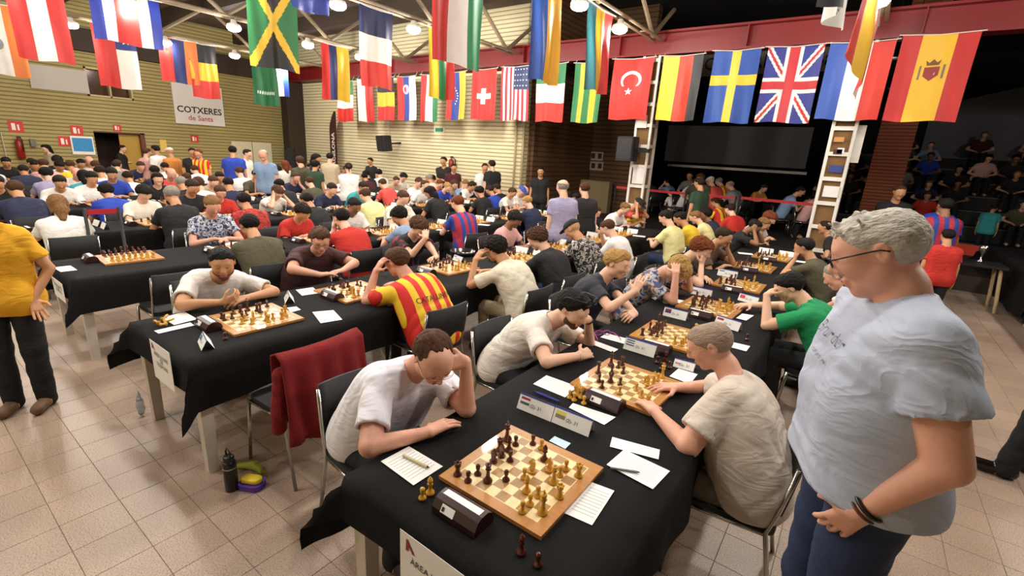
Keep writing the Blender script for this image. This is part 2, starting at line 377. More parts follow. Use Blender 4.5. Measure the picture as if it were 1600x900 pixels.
# ================================================================== tables, cloths, boards
TZ = 0.748
ROWS = {'A': (-1.41, -.37), 'B': (-3.84, -2.86), 'C': (-6.19, -5.22), 'D': (-8.56, -7.58), 'E': (-10.92, -9.94), 'F': (-13.3, -12.32), 'G': (-15.7, -14.72)}
ROWNAME = {'A': 'beside the aisle', 'B': 'second from the aisle', 'C': 'third from the aisle', 'D': 'fourth from the aisle', 'E': 'fifth from the aisle', 'F': 'sixth from the aisle', 'G': 'nearest the brick side wall'}
Y0 = 0.914; TL = 2.03; NT = 4
M_CLOTH = mat('black_tablecloth', '#100f10', .9, .25, 9, .25, 400, spec=.2)
M_LEG = mat('table_leg_grey', '#c9c1b4', .4, .06, 6)
M_TOPW = mat('table_top_board', '#b9b0a0', .5)
def cloth_mesh(W, L, side=.31, end0=0.0, end1=0.0, seed=0):
    rnd = random.Random(seed); ph = [rnd.uniform(0, 6) for _ in range(8)]
    def axis(n0, length, n1, step):
        a = []
        if n0: a += [-n0+n0*i/5 for i in range(5)]
        m = max(4, int(length/step)); a += [length*i/m for i in range(m+1)]
        if n1: a += [length+n1*(i+1)/5 for i in range(5)]
        return a
    xs = axis(side, W, side, .12); ys = axis(end0, L, end1, .07)
    vs = []; n = len(ys)
    for x in xs:
        for y in ys:
            dx = max(0, -x, x-W); dy = max(0, -y, y-L); sx = -1 if x < 0 else 1; sy = -1 if y < 0 else 1
            cx = min(max(x, 0), W); cy = min(max(y, 0), L)
            mn, mxv = min(dx, dy), max(dx, dy)
            wob = 0
            if dx > 0: wob += .016*math.sin(y*7+ph[0])*(dx/side)+.009*math.sin(y*17+ph[1])*(dx/side)
            out_x = sx*(.012*min(1, dx/.03)+.03*dx+wob*(1 if dx > 0 else 0)+.55*mn) if dx > 0 else 0
            wy = (.010*math.sin(x*8+ph[2])*dy/.2) if dy > 0 else 0
            out_y = sy*(.012*min(1, dy/.03)+.04*dy+wy+.55*mn) if dy > 0 else 0
            z = -(mxv+.32*mn)*.985
            if dx > 0 and dy == 0: z -= .012*math.sin(y*2.3+ph[3])*(dx/side)
            vs.append((cx+out_x, cy+out_y, z if (dx or dy) else .0015*math.sin(x*5+y*3+ph[4])))
    fs = [(i*n+j, (i+1)*n+j, (i+1)*n+j+1, i*n+j+1) for i in range(len(xs)-1) for j in range(n-1)]
    me = bpy.data.meshes.new('tablecloth'); me.from_pydata(vs, [], fs); me.materials.append(M_CLOTH)
    me.polygons.foreach_set('use_smooth', [True]*len(fs)); me.update(); return me
def tapered_leg(mb, x, y, h, w0, w1):
    a, b = w0/2, w1/2
    vs = [(x-b, y-b, 0), (x+b, y-b, 0), (x+b, y+b, 0), (x-b, y+b, 0), (x-a, y-a, h), (x+a, y-a, h), (x+a, y+a, h), (x-a, y+a, h)]
    return mb.add(vs, [(3, 2, 1, 0), (4, 5, 6, 7), (0, 1, 5, 4), (1, 2, 6, 5), (2, 3, 7, 6), (3, 0, 4, 7)])
W0 = 1.0
me_top = MB().box((.01, .01, -.035), (W0-.03, TL-.01, -.006)).box((.06, .06, -.09), (W0-.08, TL-.06, -.035)).mesh('table_top', M_TOPW)
me_leg = tapered_leg(MB(), 0, 0, TZ-.036, .075, .058).mesh('leg', M_LEG)
me_cl = {e: cloth_mesh(W0-.02, TL-.004, .30, .19 if e[0] else 0, .19 if e[1] else 0, 3) for e in ((1, 0), (0, 0), (0, 1))}
ORD = ['first', 'second', 'third', 'last']
for rk, (xa, xb) in ROWS.items():
    for k in range(NT):
        y = Y0+k*TL
        t = empty('folding_table', (xa, y, 0))
        tag(t, 'long table with grey tapered legs, %s of the row %s' % (ORD[k], ROWNAME[rk]), 'table', 'tables under black cloths')
        link('table_top', me_top, t, (0, 0, TZ-.002))
        for lx in (.05, xb-xa-.05):
            for ly in (.06, TL-.06): link('leg', me_leg, t, (lx, ly, 0))
        c = link('tablecloth', me_cl[(int(k == 0), int(k == NT-1))], None, (xa, y, TZ))
        c.scale.x = (xb-xa)/(W0-.02)
        tag(c, 'black cloth draped over the %s table of the row %s' % (ORD[k], ROWNAME[rk]), 'tablecloth', 'black tablecloths')
# ------------------------------------------------------------------ chess boards
BS = 0.48
M_WOODB = mat('board_border_wood', '#b07a3e', .35, .2, 12, stretch=(1, 8, 1), coat=.3)
M_LSQ = mat('maple_square', '#e6cf9c', .35, .1, 14, stretch=(1, 6, 1))
M_DSQ = mat('walnut_square', '#9c7440', .35, .15, 14, stretch=(1, 6, 1))
SQ = BS*.795/8
def board_frame():
    h = BS/2; i = SQ*4
    mb = MB()
    mb.box((-h, -h, 0), (h, h, .0125))
    for a, b, c, d in ((-h, -h, h, -i-.004), (-h, i+.004, h, h), (-h, -i-.004, -i-.004, i+.004), (i+.004, -i-.004, h, i+.004)): mb.box((a, b, .0125), (c, d, .016))
    for a, b, c, d in ((-i-.004, -i-.004, i+.004, -i), (-i-.004, i, i+.004, i+.004), (-i-.004, -i, -i, i), (i, -i, i+.004, i)): mb.box((a, b, .0125), (c, d, .0159), 1)
    return mb
me_frame = board_frame().mesh('board_frame', [M_WOODB, M_LSQ])
me_sq = {c: MB().box((-SQ/2, -SQ/2, .0125), (SQ/2, SQ/2, .0158)).mesh('square', M_LSQ if c else M_DSQ) for c in (0, 1)}
fb = board_frame()
for i in range(8):
    for j in range(8):
        x, y = (i-3.5)*SQ, (j-3.5)*SQ; fb.box((x-SQ/2, y-SQ/2, .0125), (x+SQ/2, y+SQ/2, .0158), 1 if (i+j) % 2 else 2)
me_far = fb.mesh('chess_board', [M_WOODB, M_LSQ, M_DSQ])
BTOP = TZ+.0185
def board(p, rz, label, near):
    b = link('chess_board', me_frame if near else me_far, None, (p[0], p[1], TZ+.0025), rz)
    tag(b, label, 'chess board', 'wooden chess boards')
    if near:
        for i in range(8):
            for j in range(8): link('square', me_sq[(i+j) % 2], b, ((i-3.5)*SQ, (j-3.5)*SQ, 0))
    return b
# ------------------------------------------------------------------ chess pieces
M_PD = mat('dark_rosewood', '#4d1c10', .28, .25, 40, coat=.3)
M_PL = mat('boxwood', '#c9952f', .3, .15, 40, coat=.3)
PROF = {
 'pawn': [(.0145, 0), (.0155, .003), (.015, .007), (.0105, .011), (.0065, .018), (.0055, .026), (.0095, .029), (.0065, .031), (.0095, .036), (.0100, .040), (.0085, .045), (.004, .0485), (0, .049)],
 'rook': [(.0165, 0), (.0175, .003), (.017, .008), (.012, .012), (.0095, .022), (.009, .036), (.0125, .039), (.0135, .043), (.0135, .054), (.009, .0545), (.0085, .049), (0, .049)],
 'bishop': [(.0165, 0), (.0175, .003), (.017, .008), (.011, .013), (.007, .024), (.006, .038), (.0115, .042), (.0065, .045), (.0105, .054), (.0105, .059), (.007, .067), (.003, .070), (.0035, .073), (0, .0755)],
 'queen': [(.018, 0), (.019, .003), (.0185, .009), (.012, .014), (.008, .028), (.007, .052), (.0125, .056), (.0075, .059), (.0085, .064), (.0135, .076), (.009, .0765), (.006, .079), (.0045, .083), (0, .085)],
 'king': [(.0185, 0), (.0195, .003), (.019, .009), (.0125, .014), (.0085, .030), (.0075, .056), (.0135, .060), (.008, .063), (.009, .068), (.0125, .079), (.008, .082), (.003, .084), (.003, .0865), (0, .087)],
 'knight': [(.0165, 0), (.0175, .003), (.017, .008), (.0125, .012), (.011, .016), (0, .017)]}
def piece_mesh(kind, m):
    mb = MB().lathe(PROF[kind], 14)
    if kind == 'king':
        mb.box((-.0022, -.0022, .084), (.0022, .0022, .099)).box((-.0065, -.0022, .089), (.0065, .0022, .0935))
    if kind == 'knight':
        pr = [(-.010, .014), (.010, .014), (.009, .024), (.0035, .032), (.009, .036), (.0165, .034), (.0175, .040), (.010, .052), (.003, .058), (.001, .063), (-.003, .057), (-.010, .050), (-.0125, .038), (-.011, .026)]
        n = len(pr)
        mb.add([(x, -.0055, z) for x, z in pr]+[(x, .0055, z) for x, z in pr], [tuple(range(n)), tuple(range(2*n-1, n-1, -1))]+[(i, n+i, n+(i+1) % n, (i+1) % n) for i in range(n)])
    if kind == 'rook':
        for k in range(5):
            a = k*2*math.pi/5; mb.box((-.003, -.003, .050), (.003, .003, .058), xf=Matrix.Translation((.011*math.cos(a), .011*math.sin(a), 0)))
    return mb.mesh(kind, m, kind != 'knight')
PM = {(k, c): piece_mesh(k, M_PD if c == 'd' else M_PL) for k in PROF for c in 'dl'}
NAMES = {'p': 'pawn', 'r': 'rook', 'b': 'bishop', 'q': 'queen', 'k': 'king', 'n': 'knight'}
NP = [0]
FARMB = {'d': MB(), 'l': MB()}
PROF_FAR = {k: [v[0], v[3], v[len(v)//2], v[-4], v[-1]] for k, v in PROF.items()}
def piece(code, col, x, y, z, where, lying=False):
    kind = NAMES[code]
    o = link('chess_'+kind, PM[(kind, col)], None, (x, y, z), (math.pi if col == 'l' else 0)+random.uniform(-.3, .3))
    if lying: o.rotation_euler = (math.radians(78), 0, random.uniform(0, 6)); o.location.z += .016
    tag(o, '%s wooden %s %s' % ('dark brown' if col == 'd' else 'golden light', kind, where), 'chess piece', 'chess pieces %s' % where)
    NP[0] += 1
def far_piece(code, col, x, y, z):
    FARMB[col].lathe(PROF_FAR[NAMES[code]], 6, 0, (x, y, z))
def setup(kind, rnd):
    """list of (piece, colour, column, row); dark men on the low-X side"""
    back = 'rnbqkbnr'; L = []
    if kind == 'start':
        for j in range(8): L += [(back[j], 'd', 0, j), ('p', 'd', 1, j), ('p', 'l', 6, j), (back[j], 'l', 7, j)]
        return L
    used = set()
    for col in 'dl':
        men = ['k', 'r', 'p', 'p', 'p', 'p', 'p', 'b', 'r', 'n', 'q', 'p', 'n', 'p', 'b']
        n = rnd.randint(10, 14)
        for m in men[:n]:
            for _ in range(40):
                if m == 'p': i = rnd.choice([1, 1, 1, 2, 2, 3])
                elif m in 'kr': i = rnd.choice([0, 0, 0, 1])
                else: i = rnd.choice([0, 1, 1, 2, 2, 3])
                j = rnd.randint(0, 7)
                ii = i if col == 'd' else 7-i
                if (ii, j) not in used: used.add((ii, j)); L.append((m, col, ii, j)); break
    return L
def fill(p, rz, kind, where, rnd, near):
    c, s = math.cos(rz), math.sin(rz)
    for m, col, i, j in setup(kind, rnd):
        x, y = (i-3.5)*SQ+rnd.uniform(-.004, .004), (j-3.5)*SQ+rnd.uniform(-.004, .004)
        X, Y = p[0]+c*x-s*y, p[1]+s*x+c*y
        if near: piece(m, col, X, Y, BTOP, where)
        else: far_piece(m, col, X, Y, BTOP)
# ------------------------------------------------------------------ small table things
M_PAPER = mat('white_paper', '#ecebe8', .7, .03, 60)
M_CLK = mat('clock_maroon_plastic', '#2b1214', .35, .15, 30)
M_BLUEINK = mat('blue_print', '#2b3f9a', .6); M_INK = mat('black_ink', '#16151a', .7); M_GREYINK = mat('grey_print', '#9a9aa2', .7)
def clock_mesh():
    # cross-section in YZ, length along X
    pr = [(-.052, 0), (.05, 0), (.055, .012), (.045, .042), (.02, .058), (-.012, .058), (-.032, .050), (-.05, .022)]
    n = len(pr); L = .10
    return MB().add([(-L, y, z) for y, z in pr]+[(L, y, z) for y, z in pr], [tuple(range(n)), tuple(range(2*n-1, n-1, -1))]+[(i, n+i, n+(i+1) % n, (i+1) % n) for i in range(n)]).mesh('clock_body', M_CLK)
me_clk = clock_mesh()
me_clk_top = MB().add([(-.085, -.010, .0587), (.085, -.010, .0587), (.085, .018, .0587), (-.085, .018, .0587)], [(0, 1, 2, 3)]).mesh('rocker', M_PAPER)
me_clk_lab = MB().add([(-.06, -.0516, .0205), (.0, -.0516, .0205), (.0, -.0355, .0455), (-.06, -.0355, .0455)], [(0, 1, 2, 3)]).mesh('display', M_PAPER)
me_clk_dot = MB().add([(-.055, -.0492, .0250), (-.044, -.0492, .0250), (-.044, -.0410, .0380), (-.055, -.0410, .0380)], [(0, 1, 2, 3)]).mesh('logo', M_INK)
def clock(p, rz, label, full=True):
    o = link('chess_clock', me_clk, None, (p[0], p[1], TZ+.004), rz); tag(o, label, 'chess clock', 'maroon chess clocks')
    link('rocker_lever', me_clk_top, o, (0, 0, .0006)); d = link('display_label', me_clk_lab, o, (0, -.0006, .0006))
    if full: link('label_logo', me_clk_dot, d, (0, -.0012, .0010))
    return o
def quad_paper(px4, label, name='score_sheet', z=TZ+.003, m=None, ruled=True, lift=0, cat='paper', group='paper score sheets'):
    P = [at(x, y, z) for x, y in px4]; c = sum(P, Vector())/4
    loc = [(q-c) for q in P]; a = sum((loc[i].x*loc[(i+1) % 4].y-loc[(i+1) % 4].x*loc[i].y) for i in range(4))
    if a < 0: loc = loc[::-1]
    mb = MB().prism([(q.x, q.y) for q in loc], 0, .0012)
    o = mb.build(name, m or M_PAPER, None, False, (c.x, c.y, z+lift)); tag(o, label, cat, group)
    if ruled:
        mb = MB()
        def B(u, v): return loc[0]*(1-u)*(1-v)+loc[1]*u*(1-v)+loc[2]*u*v+loc[3]*(1-u)*v
        for k in range(9):
            v0 = .16+k*.085
            qs = [B(.08, v0), B(.92, v0), B(.92, v0+.012), B(.08, v0+.012)]
            mb.add([(q.x, q.y, .0016) for q in qs], [(0, 1, 2, 3)])
        mb.build('ruled_lines', M_GREYINK, o)
    return o
def sheet_mesh(w_, h_):
    mb = MB().box((-w_/2, -h_/2, 0), (w_/2, h_/2, .0012))
    for k in range(6):
        y = h_*(.3-.11*k); mb.add([(-w_*.42, y, .0015), (w_*.42, y, .0015), (w_*.42, y+.002, .0015), (-w_*.42, y+.002, .0015)], [(0, 1, 2, 3)], 1)
    return mb.mesh('score_sheet', [M_PAPER, M_GREYINK])
me_sheet = sheet_mesh(.148, .21)
FLAGC = {}
def tent(p, rz, label, cols=('#c8102e', '#ffffff', '#2a7a3e'), size=(.20, .075), horiz=True, tail='31'):
    """folded name card with flag, rating line and a blue name strip"""
    w_, h_ = size; d = .035
    mb = MB().add([(-w_/2, -d, 0), (w_/2, -d, 0), (w_/2, 0, h_), (-w_/2, 0, h_), (-w_/2, d, 0), (w_/2, d, 0)], [(0, 1, 2, 3), (3, 2, 5, 4)])
    o = mb.build('name_card', M_PAPER, None, False, (p[0], p[1], TZ+.003), rz); tag(o, label, 'name card', 'folded white name cards')
    def onf(u, v): return Vector((-w_/2+u*w_, -d+v*d-.0012, v*h_+.0004))
    mb = MB().add([onf(0, .9), onf(1, .9), onf(1, 1), onf(0, 1)], [(0, 1, 2, 3)])
    mb.build('name_strip', M_BLUEINK, o)
    mb = MB(); ms = []
    for i, c in enumerate(cols):
        v1, v0 = .80-.42*i/len(cols), .80-.42*(i+1)/len(cols)
        mb.add([onf(.06, v0), onf(.32, v0), onf(.32, v1), onf(.06, v1)], [(0, 1, 2, 3)], i); ms.append(mat('card_'+c, c, .6, .02))
    mb.build('printed_flag', ms, o)
    tm = frame(onf(.52, .42), (1, 0, 0), (0, d, h_))
    text_mesh('printed_number', '(2)- %s' % tail, .024, M_INK, o, tm)
    return o
def tent_far_mesh():
    w_, h_, d = .20, .075, .035
    mb = MB().add([(-w_/2, -d, 0), (w_/2, -d, 0), (w_/2, 0, h_), (-w_/2, 0, h_), (-w_/2, d, 0), (w_/2, d, 0)], [(0, 1, 2, 3), (3, 2, 5, 4)])
    return mb.mesh('name_card', M_PAPER)
me_tent = tent_far_mesh()
def pen(a, b, r, m, label, z=TZ+.012):
    A, Bp = at(*a, z), at(*b, z)
    d = (Bp-A).normalized(); o = MB().tube([A, A+d*.01, Bp-d*.02, Bp-d*.012], r, 8).build('pen', m); tag(o, label, 'pen')
    MB().tube([Bp-d*.013, Bp], r*.85, 8, r1=r*.2).build('pen_tip', M_INK, o)
    return o
# ------------------------------------------------------------------ chair
M_CHAIR = mat('black_chair_fabric', '#121214', .7, .2, 40, .2, 300)
def chair_parts():
    seat = MB().rbox((-.22, -.21, .425), (.22, .22, .465), .05)
    back = MB(); pts = []
    # curved back panel
    n = 10
    vs = []
    for i in range(n+1):
        x = -.21+.42*i/n; b = -.03*(1-(x/.21)**2)
        for y, z in ((-.215+b, .54), (-.250+b, .81), (-.230+b, .812), (-.195+b, .54)): vs.append((x, y, z))
    fs = [(i*4+k, i*4+(k+1) % 4, (i+1)*4+(k+1) % 4, (i+1)*4+k) for i in range(n) for k in range(4)]+[(3, 2, 1, 0), (n*4, n*4+1, n*4+2, n*4+3)]
    back.add(vs, fs)
    legs = []
    for s in (-1, 1):
        legs.append(MB().tube([(s*.225, .20, .44), (s*.235, .235, 0.0)], .011, 8))
        legs.append(MB().tube([(s*.215, -.235, .79), (s*.220, -.20, .56), (s*.222, -.17, .44), (s*.235, -.26, 0.0)], .011, 8))
    legs.append(MB().tube([(-.225, .19, .43), (-.225, -.17, .43), (.225, -.17, .43), (.225, .19, .43)], .010, 8, 0, True))
    return seat, back, legs
_s, _b, _l = chair_parts()
ME_CH = [('seat', _s.mesh('seat', M_CHAIR)), ('backrest', _b.mesh('backrest', M_CHAIR, True))]+[('leg' if i < 4 else 'seat_frame', m.mesh('leg', M_STEEL, True)) for i, m in enumerate(_l)]
def chair(x, y, facing, label, group='black stacking chairs'):
    o = empty('stacking_chair', (x, y, 0), facing-math.pi/2); tag(o, label, 'chair', group)
    for n, me in ME_CH: link(n, me, o)
    return o
# ================================================================== things on the tables
M_CARDL = mat('pale_blue_card', '#b9d2e6', .6); M_WOODPEN = mat('cream_pen', '#cbbf97', .4)
rb = random.Random(5)
# measured boards of the row beside the aisle and of the second row
def corners_center(c): 
    q = [at(x, y, TZ+.018) for x, y in c]; return sum(q, Vector())/len(q)
b1 = corners_center([(682.5, 743.5), (801, 662.5), (945, 731.5), (843.6, 840.4)])
b2 = corners_center([(892.5, 597.2), (945.4, 559), (1068, 597.2), (1021.9, 647.4)])
r1 = math.atan2(*(lambda d: (d.y, d.x))(at(843.6, 840.4)-at(682.5, 743.5)))
r2 = math.atan2(*(lambda d: (d.y, d.x))(at(1021.9, 647.4)-at(892.5, 597.2)))
board(b1, r1, 'wooden chess board before the balding man in a white shirt', True)
board(b2, r2, 'wooden chess board before the man with sunglasses on his hair', True)
W1, W2 = 'on the board before the balding man in white', 'on the board before the man with sunglasses'
def pz(lst, col, where, ox, oy, sc, z=BTOP):
    for c, x, y in lst:
        p = at(ox+x/sc, oy+y/sc, z); piece(c, col, p.x, p.y, z, where)
pz([('r', 783, 340), ('p', 838, 374), ('p', 888, 338), ('q', 940, 374), ('p', 1035, 368), ('r', 1003, 212), ('k', 1040, 160), ('p', 1085, 186), ('n', 1012, 245), ('b', 1050, 213), ('n', 970, 272), ('p', 1057, 266), ('p', 1175, 181), ('b', 1235, 263)], 'd', W1, 480, 640, 3.333)
pz([('p', 1220, 204), ('n', 1170, 325), ('n', 1260, 318), ('p', 1347, 314), ('r', 1412, 348), ('p', 1315, 346), ('q', 1282, 382), ('p', 1130, 358), ('b', 1142, 428), ('p', 1200, 454), ('r', 1313, 458), ('p', 1160, 496), ('k', 1225, 540), ('p', 1120, 534)], 'l', W1, 480, 640, 3.333)
pz([('k', 775, 316), ('q', 687, 372), ('p', 693, 428), ('p', 713, 470), ('r', 773, 430), ('p', 838, 452), ('p', 825, 332), ('r', 853, 312), ('p', 860, 372), ('b', 780, 375)], 'd', W2, 780, 500, 4.444)
pz([('p', 835, 512), ('n', 1028, 452), ('b', 1072, 436), ('q', 1065, 468), ('r', 1030, 586), ('p', 985, 538), ('p', 950, 490), ('k', 1130, 402), ('p', 1100, 420), ('p', 1010, 440)], 'l', W2, 780, 500, 4.444)
# taken men standing on the cloth
for c, col, x, y, wh in [('p', 'l', 660, 779, 'taken, standing beside the near maroon clock'), ('b', 'l', 672, 771, 'taken, standing beside the near maroon clock'), ('b', 'd', 814, 864, 'taken, standing on the cloth by the board corner'), ('p', 'd', 840, 883, 'taken, standing on the cloth by the board corner'),
        ('p', 'l', 890, 622, 'taken, crowded beside the second clock'), ('p', 'l', 897, 626, 'taken, crowded beside the second clock'), ('n', 'l', 902, 618, 'taken, crowded beside the second clock'), ('b', 'l', 908, 622, 'taken, crowded beside the second clock'), ('p', 'l', 912, 631, 'taken, crowded beside the second clock'), ('r', 'l', 899, 616, 'taken, crowded beside the second clock'),
        ('p', 'd', 1027, 567, 'taken, by the name cards of the bald man'), ('n', 'd', 1037, 572, 'taken, by the name cards of the bald man'), ('b', 'd', 1040, 564, 'taken, by the name cards of the bald man'), ('p', 'd', 1046, 575, 'taken, by the name cards of the bald man'), ('p', 'd', 1033, 577, 'taken, by the name cards of the bald man'),
        ('p', 'd', 1167, 531, 'taken, alone near the table edge by the green shirt'), ('p', 'd', 352, 530, 'taken, standing by the folded card at the table corner')]:
    p = at(x, y, TZ+.004); piece(c, col, p.x, p.y, TZ+.004, wh)
for c, x, y in (('p', 249, 508), ('n', 256, 506), ('p', 260, 509), ('b', 254, 503)):
    p = at(x, y, TZ+.004); piece(c, 'l', p.x, p.y, TZ+.002, 'taken, lying by the score sheet at the table corner', True)
near_boards = [('A', (1050, 525), 'before the charcoal shirt'), ('A', (1110, 480), 'before the green shirt'), ('A', (1155, 445), 'before the bowed patterned shirt'), ('A', (1178, 417), 'before the curly haired player'),
               ('B', (398, 497), 'before the moustached man'), ('B', (553, 455), 'before the red and yellow striped shirt'), ('B', (702, 418), 'before the dark football shirt'), ('C', (202, 402), 'where nobody sits')]
BPOS = {'A': [b1.y, b2.y], 'B': [], 'C': [], 'D': [], 'E': [], 'F': [], 'G': []}
for rk, px, wh in near_boards:
    p = at(*px, TZ+.012); xa, xb = ROWS[rk]
    big = px in ((398, 497),)
    rz = r2*.5+rb.uniform(-.03, .03)
    board((p.x, p.y), rz, 'wooden chess board '+wh, big or px == (1050, 525))
    fill((p.x, p.y), rz, 'start' if rk == 'C' else 'mid', 'on the board '+wh, rb, True); BPOS[rk].append(p.y)
    if px == (398, 497): cp = at(326, 512)
    elif px == (553, 455): cp = at(519, 466)
    elif rk == 'C': cp = at(141, 408)
    else: cp = Vector((p.x, p.y-.345, 0))
    clock((cp.x, cp.y), rz, 'maroon chess clock next to the board '+wh)
cp = at(722, 808); clock((cp.x, cp.y), r1, 'maroon chess clock nearest the table end with the hanging notice')
cp = at(944, 633); clock((cp.x, cp.y), r2, 'maroon chess clock next to the board before the man with sunglasses')
S = 'paper score sheet '
quad_paper([(595, 721), (639, 697.6), (692, 729), (646, 758.5)], S+'with a cream pen, by the elbow of the man in white')
quad_paper([(925, 754), (960, 767), (925, 821), (882, 802)], S+'tucked under the right edge of the near board')
quad_paper([(956.7, 683), (1031, 703), (1029, 718), (952.7, 698)], S+'folded lengthwise near the bald man\'s elbow', ruled=False)
quad_paper([(975, 703), (1046.7, 736.7), (1020, 765), (947.7, 726.7)], S+'with a black pen, near the bald man\'s elbow', lift=.0015)
quad_paper([(866.7, 681.7), (892, 693), (883, 701.7), (858, 689)], 'small pale blue card touching the near board', name='place_card', m=M_CARDL, ruled=False, cat='card', group='small cards')
quad_paper([(854, 586.6), (902, 604), (883, 621), (833, 600)], S+'by the forearm of the man with sunglasses')
quad_paper([(895, 630), (962, 652), (944, 664), (889, 637)], S+'lying behind the pair of name cards')
quad_paper([(1060, 576), (1090, 585), (1078, 600), (1046, 588)], S+'under the bald man\'s chin')
quad_paper([(920, 529), (966, 546), (958, 551), (915, 534)], S+'under the magenta spectacles')
quad_paper([(948, 521), (990, 532), (985, 540), (938, 527)], S+'beside the magenta spectacles')
quad_paper([(1137, 533), (1172, 541), (1166, 549), (1132, 540)], S+'beside a lone dark pawn', ruled=False)
quad_paper([(1006, 449), (1030, 463), (1024, 469), (1002, 457)], S+'in front of the charcoal shirt', ruled=False)
quad_paper([(1030, 462), (1070, 470), (1062, 474), (1028, 467)], S+'under the paper cup', ruled=False)
quad_paper([(1160, 490), (1178, 493), (1166, 501), (1150, 497)], S+'by the green shirt elbow', ruled=False)
quad_paper([(253.5, 496.8), (288, 487), (308.5, 498.7), (272, 508)], S+'with a small drawing at the table corner')
quad_paper([(240.7, 517), (297.5, 504), (303.7, 508.6), (248, 521.4)], S+'folded to a strip at the table corner', ruled=False)
quad_paper([(462, 453), (489, 449), (499, 458), (472, 462)], S+'beside the folded card near the maroon shirt')
quad_paper([(488, 487.7), (521, 484.7), (534.8, 499.4), (501, 505)], S+'alone on the cloth before the striped shirt')
quad_paper([(448, 481), (463, 479), (470, 484), (455, 488)], S+'small square beside the second row board', ruled=False)
quad_paper([(83, 418), (110, 415), (121, 422), (95, 425)], S+'alone at the end of the empty table', ruled=False)
pen((630, 711), (671, 731), .006, M_WOODPEN, 'cream ballpoint pen lying on the nearest score sheet')
pen((954, 731), (1000, 738), .005, mat('grey_pen', '#6d6d72', .3), 'black and clear pen lying on the score sheet')
pen((838, 613), (876, 628), .005, mat('blue_pen', '#2a35a8', .3), 'blue pen behind the pair of name cards')
pen((833, 611), (862, 620), .004, M_BLK if 'M_BLK' in globals() else M_BLACK, 'black pen behind the pair of name cards')
# name cards
def two(a, b): A, B = at(*a, TZ), at(*b, TZ); d = B-A; return (A+B)/2, math.atan2(d.y, d.x), d.length
def tent_at(a, b, label, cols, tail='31'):
    c, rz, L = two(a, b); n = Vector((-math.sin(rz), math.cos(rz), 0)); c = c+n*.035
    return tent(c, rz, label, cols, (L, .38*L), tail=tail)
tent_at((807, 638), (860, 660), 'folded name card with red, white and green flag', ('#a02c3c', '#f0f0ee', '#2c6a4a'))
tent_at((861, 660), (919, 684), 'folded name card with yellow and brown-grey flag', ('#e3d565', '#8a7f6a'))
tent_at((973, 545), (1021, 560), 'folded name card with blue and white striped flag', ('#3a4276', '#f0f0ee', '#3a4276', '#f0f0ee', '#3a4276'))
tent_at((1051, 573), (1083, 582), 'folded name card with red and pale flag by the bald man\'s face', ('#f0f0ee', '#c88a94'))
tent_at((1035, 493), (1071, 502), 'folded name card with dark red and navy flag before the charcoal shirt', ('#8a2a34', '#2a2f6a'))
tent_at((1115, 507), (1153, 519), 'folded name card with small red flag behind the bald head', ('#a02c3c', '#f0f0ee'))
tent_at((1152, 469), (1182, 477), 'folded name card with red flag near the green sleeve', ('#d03a44', '#d03a44'))
tent_at((1078, 459), (1110, 466), 'folded name card standing behind the paper cup', ('#f0f0ee', '#8a8a96'))
tent_at((1120, 430), (1150, 436), 'folded name card before the curly haired player', ('#8a8a96', '#f0f0ee'))
def tent_iso(px, label, rz, cols, L=.17):
    p = at(*px, TZ); return tent(p, rz, label, cols, (L, .065))
tent_iso((322, 540), 'folded name card with teal flag at the second row corner', -.25, ('#2c8a8a', '#3a4a9a'))
tent_iso((452, 470), 'folded name card before the moustached man', -.45, ('#a02c3c', '#f0f0ee'))
tent_iso((717, 408), 'folded name card beside the black tray', -.2, ('#8a8a96', '#f0f0ee'))
# cup and spectacles
p = at(1040, 474); cpx = MB().lathe([(.026, 0), (.028, .002), (.036, .085), (.0375, .088), (.034, .087), (.027, .006), (0, .006)], 20).build('paper_cup', mat('cream_cup', '#d9d0b4', .5), None, True, (p.x, p.y, TZ+.004)); tag(cpx, 'cream paper cup on the table before the charcoal shirt', 'cup')
# boards, clocks, sheets and cards farther down the rows
for rk, (xa, xb) in ROWS.items():
    xc = (xa+xb)/2; k = 0
    ys = sorted(BPOS[rk]); y = (ys[-1]+1.02) if ys else Y0+.52
    while y < Y0+NT*TL-.3:
        rz = rb.uniform(-.05, .05); n_ = len(BPOS[rk])
        board((xc, y), rz, 'wooden chess board farther along the row %s' % ROWNAME[rk], False)
        fill((xc+rb.uniform(-.02, .02), y), rz, 'mid', '', rb, False)
        clock((xc, y-.33), rz, 'maroon chess clock farther along the row %s' % ROWNAME[rk], False)
        for sx in (-1, 1):
            o = link('score_sheet', me_sheet, None, (xc+sx*.36, y+rb.uniform(-.15, .15), TZ+.0035), rb.uniform(-.5, .5)+math.pi/2); tag(o, 'paper score sheet farther along the row %s' % ROWNAME[rk], 'paper', 'paper score sheets')
            o = link('name_card', me_tent, None, (xc+sx*.14, y+.36+rb.uniform(-.02, .02), TZ+.003), rb.uniform(-.06, .06)); tag(o, 'folded white name card farther along the row %s' % ROWNAME[rk], 'name card', 'folded white name cards')
        BPOS[rk].append(y); y += 1.02
for col in 'dl':
    o = FARMB[col].build('distant_chess_men', M_PD if col == 'd' else M_PL, None, True); tag(o, '%s chess men on the boards farther down the rows' % ('dark brown' if col == 'd' else 'golden'), 'chess pieces', None, 'stuff')
